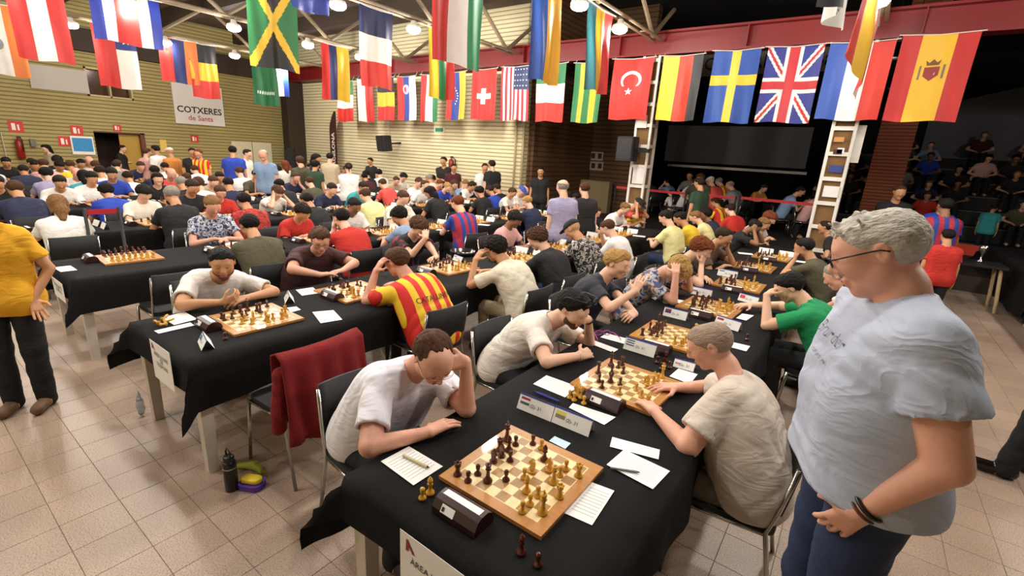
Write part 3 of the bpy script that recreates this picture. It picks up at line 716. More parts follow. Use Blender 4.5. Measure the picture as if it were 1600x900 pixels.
# notices hanging at the table ends
def notice(px4, Y, label, lines, logo=True, z_off=0):
    P = [atY(x, y, Y) for x, y in px4]; w_ = (P[1]-P[0]).length; h_ = abs(P[0].z-P[3].z); c = P[0]
    o = MB().box((0, 0, -h_), (w_, .0012, 0)).build('notice_sheet', M_PAPER, None, False, (c.x, Y, c.z)); tag(o, label, 'notice', 'paper notices on the table ends')
    for i, (tx, sz) in enumerate(lines):
        text_mesh('printed_line', tx, sz*w_, M_INK, o, frame((w_*.52, -.002, -h_*(.30+.125*i)), (1, 0, 0), (0, 0, 1)))
    if logo: MB().add([(w_*.1, -.002, -h_*.2), (w_*.14, -.002, -h_*.2), (w_*.155, -.002, -h_*.14), (w_*.21, -.002, -h_*.2), (w_*.25, -.002, -h_*.2), (w_*.17, -.002, -h_*.11), (w_*.14, -.002, -h_*.06), (w_*.11, -.002, -h_*.06)], [(0, 1, 2, 7), (2, 3, 4, 5), (2, 5, 6, 7)]).build('printed_logo', mat('logo_red', '#8e2430', .6), o)
    return o
LN = [('ÀREA LLIURE', .12), ('DE', .12), ('TELÈFONS', .12)]
ye = Y0-.045
notice([(625, 826), (728, 906), (728, 1000), (625, 945)], ye, 'white printed notice with a red logo hanging from the aisle row end', LN)
notice([(233, 529), (264, 551), (262, 598), (232, 579)], ye, 'white printed notice hanging from the second row end', LN)
notice([(80, 431), (96, 440), (96, 463), (80, 455)], ye, 'white printed notice hanging from the third row end', LN)
# ================================================================== bodies: smooth-union distance fields polygonised with surface nets
f4 = np.float32
def V3(*a): return np.array(a, dtype=np.float64)
def nrm(v): return v/(np.linalg.norm(v)+1e-9)
class Grid:
    def __init__(s, lo, hi, h):
        s.h = h; s.lo = np.array(lo, float); s.n = np.maximum(4, np.ceil((np.array(hi)-s.lo)/h).astype(int)+1)
        s.ax = [(s.lo[i]+h*np.arange(s.n[i])).astype(f4) for i in range(3)]
        s.F = np.full(s.n, 0.5, dtype=f4)
    def sub(s, lo, hi):
        sl = []
        for i in range(3):
            a = int(max(0, math.floor((lo[i]-s.lo[i])/s.h))); b = int(min(s.n[i], math.ceil((hi[i]-s.lo[i])/s.h)+1))
            if b-a < 1: return None
            sl.append(slice(a, b))
        return tuple(sl)
    def op(s, prim, k, mode):
        lo, hi = prim_box(prim); m = k+2.2*s.h
        sl = s.sub(lo-m, hi+m)
        if sl is None: return
        X = s.ax[0][sl[0]][:, None, None]; Y = s.ax[1][sl[1]][None, :, None]; Z = s.ax[2][sl[2]][None, None, :]
        d = prim_eval(prim, X, Y, Z); a = s.F[sl]
        if mode == 's': a = -a
        if k > 0:
            hh = np.clip(0.5+0.5*(a-d)/k, 0, 1); r = a+(d-a)*hh-k*hh*(1-hh)
        else: r = np.minimum(a, d)
        s.F[sl] = r if mode != 's' else -r
def prim_box(p):
    if p[0] == 'c':
        a, b, ra, rb = p[1:5]; return np.minimum(a-ra, b-rb), np.maximum(a+ra, b+rb)
    c, r = p[1], p[2]; m = max(r); return c-m, c+m
def prim_eval(p, X, Y, Z):
    if p[0] == 'c':
        a, b, ra, rb = p[1:5]; ba = (b-a); L = float(ba@ba)+1e-12
        x = X-f4(a[0]); y = Y-f4(a[1]); z = Z-f4(a[2])
        t = np.clip((x*f4(ba[0])+y*f4(ba[1])+z*f4(ba[2]))*f4(1/L), 0, 1)
        return np.sqrt((x-t*f4(ba[0]))**2+(y-t*f4(ba[1]))**2+(z-t*f4(ba[2]))**2)-(f4(ra)+t*f4(rb-ra))
    c, r, R = p[1], p[2], p[3]
    x = X-f4(c[0]); y = Y-f4(c[1]); z = Z-f4(c[2])
    q = [x*f4(R[0][i])+y*f4(R[1][i])+z*f4(R[2][i]) for i in range(3)]
    k0 = np.sqrt(sum((q[i]*f4(1/r[i]))**2 for i in range(3))); k1 = np.sqrt(sum((q[i]*f4(1/r[i]**2))**2 for i in range(3)))+f4(1e-6)
    return k0*(k0-1)/k1
EDG = [(0, 1), (2, 3), (4, 5), (6, 7), (0, 2), (1, 3), (4, 6), (5, 7), (0, 4), (1, 5), (2, 6), (3, 7)]   # corner index = x*4+y*2+z
def nets(g):
    F = g.F; ins = F < 0
    c = np.zeros(tuple(n-1 for n in F.shape), np.int8)
    for dx in (0, 1):
        for dy in (0, 1):
            for dz in (0, 1): c += ins[dx:F.shape[0]-1+dx, dy:F.shape[1]-1+dy, dz:F.shape[2]-1+dz]
    act = (c > 0) & (c < 8); I = np.argwhere(act)
    if len(I) == 0: return np.zeros((0, 3)), np.zeros((0, 4), int)
    idx = np.full(act.shape, -1, np.int32); idx[act] = np.arange(len(I))
    cv = np.stack([F[I[:, 0]+(q >> 2), I[:, 1]+((q >> 1) & 1), I[:, 2]+(q & 1)] for q in range(8)], 1)
    acc = np.zeros((len(I), 3)); cnt = np.zeros(len(I))
    for i, j in EDG:
        a, b = cv[:, i], cv[:, j]; m = (a < 0) != (b < 0)
        t = np.where(m, a/np.where(m, a-b, 1), 0)
        for ax in range(3):
            ca, cb = (i >> (2-ax)) & 1, (j >> (2-ax)) & 1
            acc[:, ax] += np.where(m, ca+(cb-ca)*t, 0)
        cnt += m
    P = g.lo+(I+acc/cnt[:, None])*g.h
    Q = []
    for ax in range(3):
        s0 = [slice(None)]*3; s1 = [slice(None)]*3; s0[ax] = slice(0, -1); s1[ax] = slice(1, None)
        A, B = ins[tuple(s0)], ins[tuple(s1)]
        o1, o2 = (ax+1) % 3, (ax+2) % 3
        E = np.argwhere(A != B)
        E = E[(E[:, o1] > 0) & (E[:, o2] > 0) & (E[:, o1] < idx.shape[o1]) & (E[:, o2] < idx.shape[o2])]
        if len(E) == 0: continue
        fl = A[E[:, 0], E[:, 1], E[:, 2]]
        def cell(d1, d2):
            q = E.copy(); q[:, o1] -= d1; q[:, o2] -= d2; return idx[q[:, 0], q[:, 1], q[:, 2]]
        q = np.stack([cell(1, 1), cell(0, 1), cell(0, 0), cell(1, 0)], 1)
        q[~fl] = q[~fl][:, ::-1]; Q.append(q)
    return P, np.concatenate(Q)
def field(ops, lo, hi, h):
    g = Grid(lo, hi, h)
    for prim, k, mode in ops: g.op(prim, k, mode)
    return g
def bounds(ops):
    los, his = zip(*[prim_box(p) for p, k, m in ops if m != 's']); return np.min(los, 0), np.max(his, 0)
def poly(groups, h, post=None, boxes=(), clip=None):
    """groups: lists of ops, hard-unioned; boxes: [(lo, hi, h2)] finer regions"""
    groups = [g if isinstance(g, tuple) else (g, None) for g in groups]
    allops = [o for g, _ in groups for o in g]; lo, hi = bounds(allops); lo = lo-3*h; hi = hi+3*h
    V, Q, n = [], [], 0
    def run(lo, hi, h, keep=None):
        nonlocal n
        G = None
        for gr, gp in groups:
            g = field(gr, lo, hi, h)
            if gp is not None: gp(g)
            if G is None: G = g
            else: G.F = np.minimum(G.F, g.F)
        if post is not None: post(G)
        P, q = nets(G)
        if len(q) == 0: return
        if keep is not None:
            c = P[q].mean(1); q = q[keep(c)]
        V.append(P); Q.append(q+n); n += len(P)
    def inside(c, b, m): return np.all((c > b[0]+m) & (c < b[1]-m), 1)
    run(lo, hi, h, (lambda c: ~np.any([inside(c, b, h*.5) for b in boxes], 0)) if boxes else None)
    for b in boxes: run(b[0], b[1], b[2])
    V = np.concatenate(V); Q = np.concatenate(Q)
    used = np.zeros(len(V), bool); used[Q.ravel()] = True
    mp = np.cumsum(used)-1
    return V[used], mp[Q]
def np_mesh(name, V, Q, mats):
    me = bpy.data.meshes.new(name); me.vertices.add(len(V)); me.vertices.foreach_set('co', V.astype(f4).ravel())
    me.loops.add(Q.size); me.loops.foreach_set('vertex_index', Q.astype(np.int32).ravel())
    me.polygons.add(len(Q)); me.polygons.foreach_set('loop_start', np.arange(0, Q.size, 4, dtype=np.int32))
    me.polygons.foreach_set('use_smooth', np.ones(len(Q), bool))
    me.update(calc_edges=True)
    for m in (mats if isinstance(mats, (list, tuple)) else [mats]): me.materials.append(m)
    return me
def C(a, b, ra, rb=None): return ('c', np.array(a, float), np.array(b, float), ra, ra if rb is None else rb)
def E(c, r, R=None): return ('e', np.array(c, float), np.array(r, float), np.eye(3) if R is None else R)
def rotx(a): c, s = math.cos(a), math.sin(a); return np.array([[1, 0, 0], [0, c, -s], [0, s, c]])
def roty(a): c, s = math.cos(a), math.sin(a); return np.array([[c, 0, s], [0, 1, 0], [-s, 0, c]])
def rotz(a): c, s = math.cos(a), math.sin(a); return np.array([[c, -s, 0], [s, c, 0], [0, 0, 1]])
def ik(S, W, l1, l2, hint):
    d = W-S; D = np.linalg.norm(d); D2 = min(D, (l1+l2)*.998); d = d/D; W = S+d*D2
    a = (l1*l1-l2*l2+D2*D2)/(2*D2); hgt = math.sqrt(max(1e-6, l1*l1-a*a))
    h = np.array(hint, float); h = nrm(h-d*(h@d)); return S+d*a+h*hgt, W
R_ = math.radians
DEF = dict(mode='sit', lean=18, side=0, twist=0, hp=25, hy=0, hr=0, hips=(0, 0), hipz=.53, fat=0.0, s=1.0, shw=.185,
           la=((-.10, .46, .80), (-.5, -.2, -.6)), ra=((.10, .46, .80), (.5, -.2, -.6)),
           lh=((.5, .8, 0), (0, 0, -1), 25), rh=((-.5, .8, 0), (0, 0, -1), 25), legs=None, sleeve=.62, short=False, neckfwd=.03, hem=.02, bald=False)
def skeleton(o):
    """joints in the person's own frame: x right, y forward, z up, origin on the floor under the hips"""
    P = dict(DEF); P.update(o); J = {'P': P}; s = 1.0
    th = R_(P['lean']); sd = R_(P['side'])
    hip = V3(P['hips'][0], P['hips'][1], P['hipz'] if (P['mode'] == 'sit' or P['hipz'] != .53) else .93)
    def dirn(k): return nrm(V3(math.sin(sd*k), math.sin(th*k), math.cos(th*k)*math.cos(sd*k)))
    waist = hip+dirn(.6)*.15; chest = waist+dirn(1.0)*.20; nb = chest+dirn(1.2)*.165
    R = rotz(R_(P['twist']))
    fx = R@V3(1, 0, 0); fw = nrm(np.cross(dirn(1.1), fx))
    fx = nrm(np.cross(fw, dirn(1.1)))
    J.update(hip=hip, waist=waist, chest=chest, nb=nb, fx=fx, fwd=fw, up=dirn(1.1))
    sh = P['shw']
    J['LS'] = nb-fx*sh-dirn(1.1)*.070+fw*.01; J['RS'] = nb+fx*sh-dirn(1.1)*.070+fw*.01
    J['R'] = rotz(R_(P['twist']+P['hy']))@rotx(-R_(P['hp']))@roty(R_(P['hr']))
    neck = nrm(dirn(1.1)+fw*(P['neckfwd']*8)*.6)
    nl = P.get('neckl', 1.0)
    J['neck'] = nb+neck*.055*nl
    J['head'] = J['neck']+neck*.045*nl+J['R']@V3(0, .022, .085)
    for k, sg in (('L', -1), ('R', 1)):
        W, hint = P[k.lower()+'a']
        W = J['head']+np.array(W[1:], float) if W[0] == 'h' else (J['head']+J['R']@np.array(W[1:], float) if W[0] == 'H' else np.array(W, float))
        J[k+'E'], J[k+'W'] = ik(J[k+'S'], W, .285, .255, hint)
        if P['mode'] == 'sit':
            lg = P['legs'] or {}
            kn = V3(sg*.11, .42, .50); an = V3(sg*.12, .40+lg.get('out', 0), .085)
            if lg.get('tuck'): an = V3(sg*.10, .40-lg['tuck'], .085)
            J[k+'K'] = kn+V3(hip[0], hip[1], 0); J[k+'A'] = an+V3(hip[0], hip[1], 0)
        else:
            lg = (P['legs'] or {}).get(k, (0, 0)); kn = V3(sg*.10+lg[0]*.5, lg[1]*.5+.02, hip[2]*.54); an = V3(sg*.10+lg[0], lg[1], .085)
            J[k+'K'] = kn+V3(hip[0], hip[1], 0); J[k+'A'] = an+V3(hip[0], hip[1], 0)
        J[k+'H'] = hip+V3(sg*.095, 0, -.02)
        J[k+'T'] = J[k+'A']+V3(0, .17, -.045)
    return J
def torso_ops(J, g=0.0, fat=0.0):
    fx, up, fw = J['fx'], J['up'], J['fwd']; o = []
    hx = V3(1, 0, 0)
    o.append((C(J['hip']-hx*.085, J['hip']+hx*.085, .115+g+fat*.25), .05, 'u'))
    o.append((C(J['waist']-hx*(.075+fat*.2)+fw*fat*.35, J['waist']+hx*(.075+fat*.2)+fw*fat*.35, .105+g+fat*.55), .10, 'u'))
    m = (J['waist']+J['chest'])/2
    o.append((C(m-fx*(.085+fat*.15)+fw*fat*.3, m+fx*(.085+fat*.15)+fw*fat*.3, .108+g+fat*.45), .08, 'u'))
    o.append((C(J['chest']-fx*.095, J['chest']+fx*.095, .112+g+fat*.2), .07, 'u'))
    c2 = J['nb']-up*.09-fw*.015
    o.append((C(c2-fx*.105, c2+fx*.105, .070+g), .07, 'u'))
    for q in ('LS', 'RS'): o.append((C(J['nb']-fw*.012-up*.012, J[q]-up*.004, .046+g*.7, .044+g*.7), .04, 'u'))
    return o
def head_ops(J, fine=True, jaw=1.0):
    H, R = J['head'], J['R']; q = lambda *a: H+R@V3(*a)
    o = [(C(J['nb']-J['up']*.05, J['neck'], .062, .054), .03, 'u'), (C(J['neck'], q(0, -.012, -.045), .053, .052), .03, 'u')]
    o += [(C(q(0, -.028, .022), q(0, .028, .030), .079, .076), .02, 'u'), (C(q(0, .035, .0), q(0, .052, -.07), .060, .042*jaw), .035, 'u'),
          (C(q(-.033, .022, -.06), q(.033, .022, -.06), .036*jaw), .03, 'u'), (E(q(0, .076, -.098), (.022, .018, .018)), .025, 'u')]
    o += [(C(q(-.036, .066, -.018), q(.036, .066, -.018), .033), .025, 'u')]
    if fine:
        o += [(C(q(-.034, .088, .030), q(.034, .088, .030), .014), .018, 'u'), (E(q(-.031, .110, .010), (.017, .014, .012)), .014, 's'), (E(q(.031, .110, .010), (.017, .014, .012)), .014, 's'),
              (C(q(0, .096, .020), q(0, .121, -.022), .0085, .0135), .014, 'u'), (C(q(-.013, .107, -.030), q(.013, .107, -.030), .009), .008, 'u'),
              (E(q(-.031, .094, .009), (.014, .012, .011)), .004, 'u'), (E(q(.031, .094, .009), (.014, .012, .011)), .004, 'u'),
              (C(q(-.017, .099, -.058), q(.017, .099, -.058), .0085), .008, 'u'), (C(q(-.014, .097, -.071), q(.014, .097, -.071), .0085), .008, 'u'),
              (C(q(-.02, .109, -.0645), q(.02, .109, -.0645), .0032), .003, 's')]
    else:
        o += [(C(q(0, .096, .020), q(0, .121, -.022), .010, .0145), .014, 'u'), (C(q(-.034, .088, .030), q(.034, .088, .030), .014), .018, 'u')]
    Re = R@rotz(.3)
    for sg in (-1, 1):
        Rr = R@rotz(sg*-.35)
        o.append((E(q(sg*.079, -.008, .0), (.011, .020, .032), Rr), .012, 'u'))
        if fine: o.append((E(q(sg*.090, .000, .004), (.006, .010, .018), Rr), .006, 's'))
    return o
def hand_ops(J, k, fine=True):
    P = J['P']; W = J[k+'W']; d, n, curl = P[k.lower()+'h'][:3]; d = nrm(np.array(d, float)); n = np.array(n, float); n = nrm(n-d*(n@d))
    spread = P[k.lower()+'h'][3] if len(P[k.lower()+'h']) > 3 else 1.0
    s = np.cross(d, n); o = []     # side axis
    tsd = (-1 if k == 'L' else 1)
    for off, L in ((-.026, .078), (-.009, .085), (.009, .083), (.025, .076)):
        o.append((C(W+d*.005+s*off*.6, W+d*L+s*off, .0165, .0130), .012, 'u'))
    if not fine:
        for off in (-.02, 0, .02): o.append((C(W+d*.075+s*off, W+d*.14+n*(curl/60)*.06+s*off, .012, .009), .008, 'u'))
        o.append((C(W+d*.02+s*tsd*.03, W+d*.07+s*tsd*.055+n*.02, .012, .009), .01, 'u')); return o
    for i, (off, L) in enumerate(((-.030, .82), (-.010, 1.0), (.010, .97), (.029, .80)) if tsd > 0 else ((-.029, .80), (-.010, .97), (.010, 1.0), (.030, .82))):
        p = W+d*(.086 if 0 < i < 3 else .079)+s*off; a = R_(curl*(.7+.12*i)); dd = nrm(d+s*off*4.5*spread)
        for j, (l, r) in enumerate(((.040, .0088), (.026, .0080), (.020, .0074))):
            a_ = a*(.6, 1.35, 2.0)[j]; v = dd*math.cos(a_)+n*math.sin(a_); q = p+v*l*L
            o.append((C(p, q, r+.0005, r), .003, 'u')); p = q
    b = W+d*.022+s*tsd*.026; v = nrm(d*.55+s*tsd*.75+n*.35); q = b+v*.045; o.append((C(b, q, .0145, .0105), .012, 'u'))
    v = nrm(d*.85+s*tsd*.25+n*.4); q2 = q+v*.034; o.append((C(q, q2, .0098, .0080), .004, 'u'))
    return o
def arm_ops(J, k, g=0.0):
    fat = J['P']['fat']*.18
    return (C(J[k+'S'], J[k+'E'], .050+g+fat, .040+g+fat), C(J[k+'E'], J[k+'W'], .040+g+fat*.7, .0255+g))
def leg_ops(J, k, g=0.0):
    fat = J['P']['fat']*.2
    return [(C(J[k+'H'], J[k+'K'], .083+g+fat, .056+g), .04, 'u'), (C(J[k+'K'], (J[k+'K']*.65+J[k+'A']*.35), .055+g, .056+g), .02, 'u'), (C(J[k+'K']*.65+J[k+'A']*.35, J[k+'A'], .056+g, .036+g), .02, 'u')]
def foot_ops(J, k, g=0.0):
    A, T = J[k+'A'], J[k+'T']; return [(C(A+V3(0, -.03, -.045), T+V3(0, -.03, .0), .040+g, .036+g), .02, 'u'), (C(A, A+V3(0, .02, -.03), .040+g, .045+g), .03, 'u')]
def body_mesh(J, h=.009, fine=True, name='person', m=None, headbox=.0055, handbox=.0045, legs=True):
    P = J['P']
    core = torso_ops(J, -.006, P['fat'])
    ra = []
    for k in 'LR':
        a, b = arm_ops(J, k); core.append((a, .04, 'u')); ra.append([(b, 0, 'u')]+hand_ops(J, k, fine))
    core += head_ops(J, fine)
    lg = []
    if legs:
        for k in 'LR': lg += leg_ops(J, k)+foot_ops(J, k)
    groups = [core]+ra+([lg] if legs else [])
    bx = []
    if fine:
        hd = J['head']; bx.append((hd-V3(.135, .15, .15), hd+V3(.135, .15, .14), headbox))
        for k in 'LR':
            w = J[k+'W']+nrm(np.array(P[k.lower()+'h'][0], float))*.07; bx.append((w-V3(.12, .12, .12), w+V3(.12, .12, .12), handbox))
    V, Q = poly(groups, h, boxes=bx)
    return np_mesh(name, V, Q, m)
def folds(amp, seed=0):
    rs = np.random.RandomState(seed); D = rs.randn(5, 3); D /= np.linalg.norm(D, axis=1)[:, None]; ph = rs.rand(5)*6
    def f(G):
        X, Y, Z = np.meshgrid(*G.ax, indexing='ij', sparse=True)
        w = 0
        p = [X*f4(d[0])+Y*f4(d[1])+Z*f4(d[2]) for d in D]
        w = (1-2*np.abs(np.sin(p[0]*17+ph[0]+2.2*np.sin(p[1]*13+ph[1]))))*.6+(1-2*np.abs(np.sin(p[2]*26+ph[2]+2.5*np.sin(p[3]*18+ph[3]))))*.4+np.sin(p[4]*24+ph[4]+1.6*np.sin(p[0]*11))*.35
        G.F += (w*amp).astype(f4)
    return f
def sleeve_cut(Ep, d, ri):
    def f(G):
        sl = G.sub(Ep-.24, Ep+.24)
        if sl is None: return
        X = G.ax[0][sl[0]][:, None, None]-f4(Ep[0]); Y = G.ax[1][sl[1]][None, :, None]-f4(Ep[1]); Z = G.ax[2][sl[2]][None, None, :]-f4(Ep[2])
        t = X*f4(d[0])+Y*f4(d[1])+Z*f4(d[2]); rr = np.sqrt(np.maximum(X*X+Y*Y+Z*Z-t*t, 0))
        G.F[sl] = np.maximum(G.F[sl], np.maximum(t, np.minimum(f4(ri)-rr, t+f4(.03))))
    return f
def shirt_mesh(J, h=.010, m=None, amp=.004, g=.014, seed=1, long_sleeve=False, name='shirt', loose=0.0):
    P = J['P']; o = torso_ops(J, g, P['fat'])
    p0 = o[0][0]; o[0] = (C(p0[1], p0[2], p0[3]+.016), .05, 'u')
    if P['mode'] != 'sit':
        hb = J['hip']-V3(0, 0, .06); o.append((C(hb-V3(.09, 0, 0)+V3(0, P['fat']*.12, 0), hb+V3(.09, 0, 0)+V3(0, P['fat']*.12, 0), .122+g+P['fat']*.35+loose*.5), .06, 'u'))
    gr = [o]; planes = []
    for k in 'LR':
        a, b = arm_ops(J, k, 0); S, El, W = J[k+'S'], J[k+'E'], J[k+'W']
        if long_sleeve:
            o.append((C(S, El, .066, .054), .05, 'u')); gr.append([(C(El, W, .054, .040), 0, 'u')])
        else:
            t = P['sleeve']; Ep = S+(El-S)*t
            ex = J['P']['fat']*.2
            o.append((C(S, S+(Ep-S)*.45, .056+ex+loose*.3, .058+ex+loose*.4), .045, 'u'))
            gr.append(([(C(S, Ep+nrm(El-S)*.03, .057+ex+loose*.3, .070+ex+loose), .0, 'u')], sleeve_cut(Ep, nrm(El-S), .049+ex+loose*.75)))
    nd = nrm(J['neck']-J['nb'])
    o.append((C(J['nb']+nd*.018, J['nb']+nd*.2, .070, .14), .008, 's'))
    fl = folds(amp, seed)
    zc = J['hip'][2]-(.13 if P['mode'] != 'sit' else .055)-P['hem']
    def post(G):
        fl(G)
        Z = G.ax[2][None, None, :]; G.F = np.maximum(G.F, (f4(zc)-Z))
    V, Q = poly(gr, h, post); return np_mesh(name, V, Q, m)
def trouser_mesh(J, h=.012, m=None, g=.012, short=False, name='trousers', seed=2, flare=0.0):
    o = [(C(J['hip']-V3(.085, 0, 0), J['hip']+V3(.085, 0, 0), .112+g+J['P']['fat']*.2), .05, 'u')]
    for k in 'LR':
        H, K, A = J[k+'H'], J[k+'K'], J[k+'A']; fa = J['P']['fat']*.2
        if short: E_ = H+(K-H)*.95; o.append((C(H, E_, .092+g+fa, .078+g+flare), .04, 'u'))
        else:
            A2 = A+V3(0, 0, -.03); o += [(C(H, K, .086+g+fa, .064+g), .04, 'u'), (C(K, A2, .062+g, .050+g+flare), .02, 'u')]
    fl = folds(.004, seed)
    zt = J['hip'][2]+.05
    def post(G): fl(G); G.F = np.maximum(G.F, G.ax[2][None, None, :]-f4(zt))
    V, Q = poly([o], h, post); return np_mesh(name, V, Q, m)
def shoe_mesh(J, k, m, h=.010):
    A, T = J[k+'A'], J[k+'T']
    o = [(C(A+V3(0, -.03, -.04), T+V3(0, -.01, .004), .046, .042), .03, 'u'), (C(A+V3(0, -.005, -.02), A+V3(0, 0, .01), .048, .046), .03, 'u')]
    def post(G): G.F = np.maximum(G.F, f4(.004)-G.ax[2][None, None, :])
    V, Q = poly([o], h, post); return np_mesh('shoe', V, Q, m)
def hair_mesh(style, h=.006, m=None, seed=0, name='hair', thick=.012):
    """in the head's own frame"""
    rs = np.random.RandomState(seed)
    curly = style in ('curly', 'mop'); t = {'buzz': .004, 'receding': .010, 'short': .012, 'crop': .010, 'mop': .022, 'curly': .026, 'long': .016, 'fringe': .009, 'spiky': .008, 'quiff': .016, 'bob': .018, 'tail': .012}[style]+(thick-.012)
    o = [(C((0, -.030, .022), (0, .026, .032), .080+t, .077+t*.9), .02, 'u')]
    if style == 'spiky':
        for i in range(70):
            v = V3(rs.uniform(-.06, .06), rs.uniform(-.06, .085), 0); b0 = V3(v[0], v[1], .078-.35*abs(v[0])-.25*abs(v[1])); tip = b0+V3(rs.uniform(-.016, .016), .022+rs.uniform(-.02, .02), .034+.016*rs.rand()); o.append((C(b0, tip, .009, .0055), .005, 'u'))
    if style in ('quiff',): o += [(C((0, .03, .085), (0, .075, .085), .045, .035), .03, 'u')]
    if style in ('mop', 'curly'):
        for i in range(46):
            v = rs.randn(3); v[2] = abs(v[2])*.8-.1; v = v/np.linalg.norm(v); p = V3(0, -.01, .025)+v*V3(.088, .098, .088)
            o.append((E(p, (.018+.008*rs.rand(),)*3), .008, 'u'))
    if style in ('long', 'bob'):
        o += [(C((0, -.075, .0), (0, -.085, -.13 if style == 'long' else -.07), .062, .055), .04, 'u'), (C((-.065, -.02, .0), (-.068, -.03, -.10), .032, .026), .03, 'u'), (C((.065, -.02, .0), (.068, -.03, -.10), .032, .026), .03, 'u')]
        if style == 'long': o += [(C((0, -.085, -.12), (.01, -.095, -.24), .058, .035), .04, 'u')]
    if style == 'tail': o += [(C((0, -.10, .04), (0, -.145, -.02), .026, .03), .02, 'u'), (C((0, -.145, -.02), (0, -.13, -.17), .030, .012), .02, 'u')]
    ph = rs.rand(6)*6
    def post(G):
        X, Y, Z = [a.astype(f4) for a in np.meshgrid(*G.ax, indexing='ij', sparse=True)]
        fr = .069
        if style in ('mop', 'bob', 'long'): fr = .048
        if style == 'fringe': zl = np.where(Y < -.02, -.068, np.where(Y < .02, -.068+(Y+.02)*2.1, .5)).astype(f4)
        else: zl = np.interp(G.ax[1], [-.13, -.045, -.012, .012, .05, .078, .2], [-.070, -.066, -.015, -.004, .035, fr, fr+.02]).astype(f4)[None, :, None]
        if style == 'buzz': zl = zl+0
        cut = (zl-Z)*f4(.8)+(f4(.005)*np.sin(X*120+ph[4]+np.sin(Y*90)*2)*np.sin(Y*75+ph[5])).astype(f4)
        if style in ('short', 'crop', 'quiff', 'spiky', 'receding', 'fringe', 'tail'): G.F = G.F+f4(t-.003)*np.clip(1-(Z-zl-f4(.004))/f4(.055), 0, 1)
        if style in ('long', 'bob', 'tail'):
            cut = np.where(Y < -.015, np.minimum(cut, -.01), cut) if style != 'tail' else np.where(Y < -.10, np.minimum(cut, -.01), cut)
        G.F = np.maximum(G.F, cut)
        if style == 'receding':
            yl = Y-f4(.020)-np.maximum(0, .06-Z)*f4(.35)+(f4(.010)*np.sin(X*90+ph[1])+f4(.006)*np.sin(X*210+Z*60)).astype(f4)
            G.F = np.maximum(G.F+f4(t-.002)*np.clip(1+yl/f4(.05), 0, 1), yl)
        if style == 'fringe':
            top = .055-np.maximum(0, -Y-.03)*.35
            G.F = np.maximum(G.F, (Z-top)*f4(.8))
        amp = {'buzz': .0006, 'receding': .002, 'short': .0022, 'crop': .002, 'mop': .004, 'curly': .005, 'long': .003, 'fringe': .002, 'spiky': .0015, 'quiff': .003, 'bob': .003, 'tail': .002}[style]
        G.F += (amp*(np.sin(X*170+ph[0]+2*np.sin(Y*60+ph[1]))*np.sin(Y*95+ph[2]+2*np.sin(Z*80))+.7*np.sin(Z*150+X*90+ph[3]+2*np.sin(Y*70)))).astype(f4)
    V, Q = poly([o], h, post); return np_mesh(name, V, Q, m)
def cap_mesh(m, h=.007, brim=True, name='cap'):
    o = [(C((0, -.03, .03), (0, .028, .036), .094, .090), .02, 'u')]
    if brim: o += [(E((0, .13, .052), (.07, .075, .008), rotx(-.15)), .01, 'u')]
    def post(G): G.F = np.maximum(G.F, f4(.038)-G.ax[2][None, None, :]-0*G.ax[1][None, :, None])
    V, Q = poly([o], h, post); return np_mesh(name, V, Q, m)
def glasses_mesh(m, thin=.0018, shape=(.024, .017)):
    mb = MB()
    for sg in (-1, 1):
        pts = [(sg*.033+shape[0]*math.cos(a), .120-abs(math.cos(a)*shape[0]+sg*.033)*.12, .006+shape[1]*math.sin(a)) for a in [2*math.pi*i/18 for i in range(18)]]
        mb.tube(pts, thin, 6, 0, True)
        mb.tube([(sg*.056, .113, .012), (sg*.078, .085, .014), (sg*.086, .0, .012), (sg*.086, -.02, .002)], thin, 6)
    mb.tube([(-.01, .121, .010), (0, .124, .013), (.01, .121, .010)], thin, 6)
    return mb.mesh('glasses', m, True)
def head_matrix(J):
    m = Matrix.Identity(4)
    for i in range(3):
        for j in range(3): m[i][j] = J['R'][i][j]
        m[i][3] = J['head'][i]
    return m
def brow_eye(J, o, hairm, eyem, scale=1.0, openeye=.35):
    """eyebrows, eyes and lips as small parts of the head"""
    hm = head_matrix(J)
    for sg in (-1, 1):
        b = MB().tube([(sg*.014, .1035, .031), (sg*.030, .1015, .0355), (sg*.048, .091, .030)], .0035, 6, r1=.002).build('eyebrow', hairm, o, True); b.matrix_local = hm
        V, Q = poly([[(E((sg*.031, .1035, .0075), (.0115, .0035, .0012+.003*openeye)), 0, 'u')]], .0016); e = link('eye', np_mesh('eye', V, Q, eyem), o); e.matrix_local = hm
    V, Q = poly([[(C((-.017, .1045, -.0585), (.017, .1045, -.0585), .0048), .002, 'u'), (C((-.014, .1035, -.0705), (.014, .1035, -.0705), .0055), .002, 'u'), (C((-.02, .112, -.0645), (.02, .112, -.0645), .0042), .002, 's')]], .0018)
    l = link('lips', np_mesh('lips', V, Q, mat('lip_skin', '#a8604f', .5, .1, 80)), o); l.matrix_local = hm
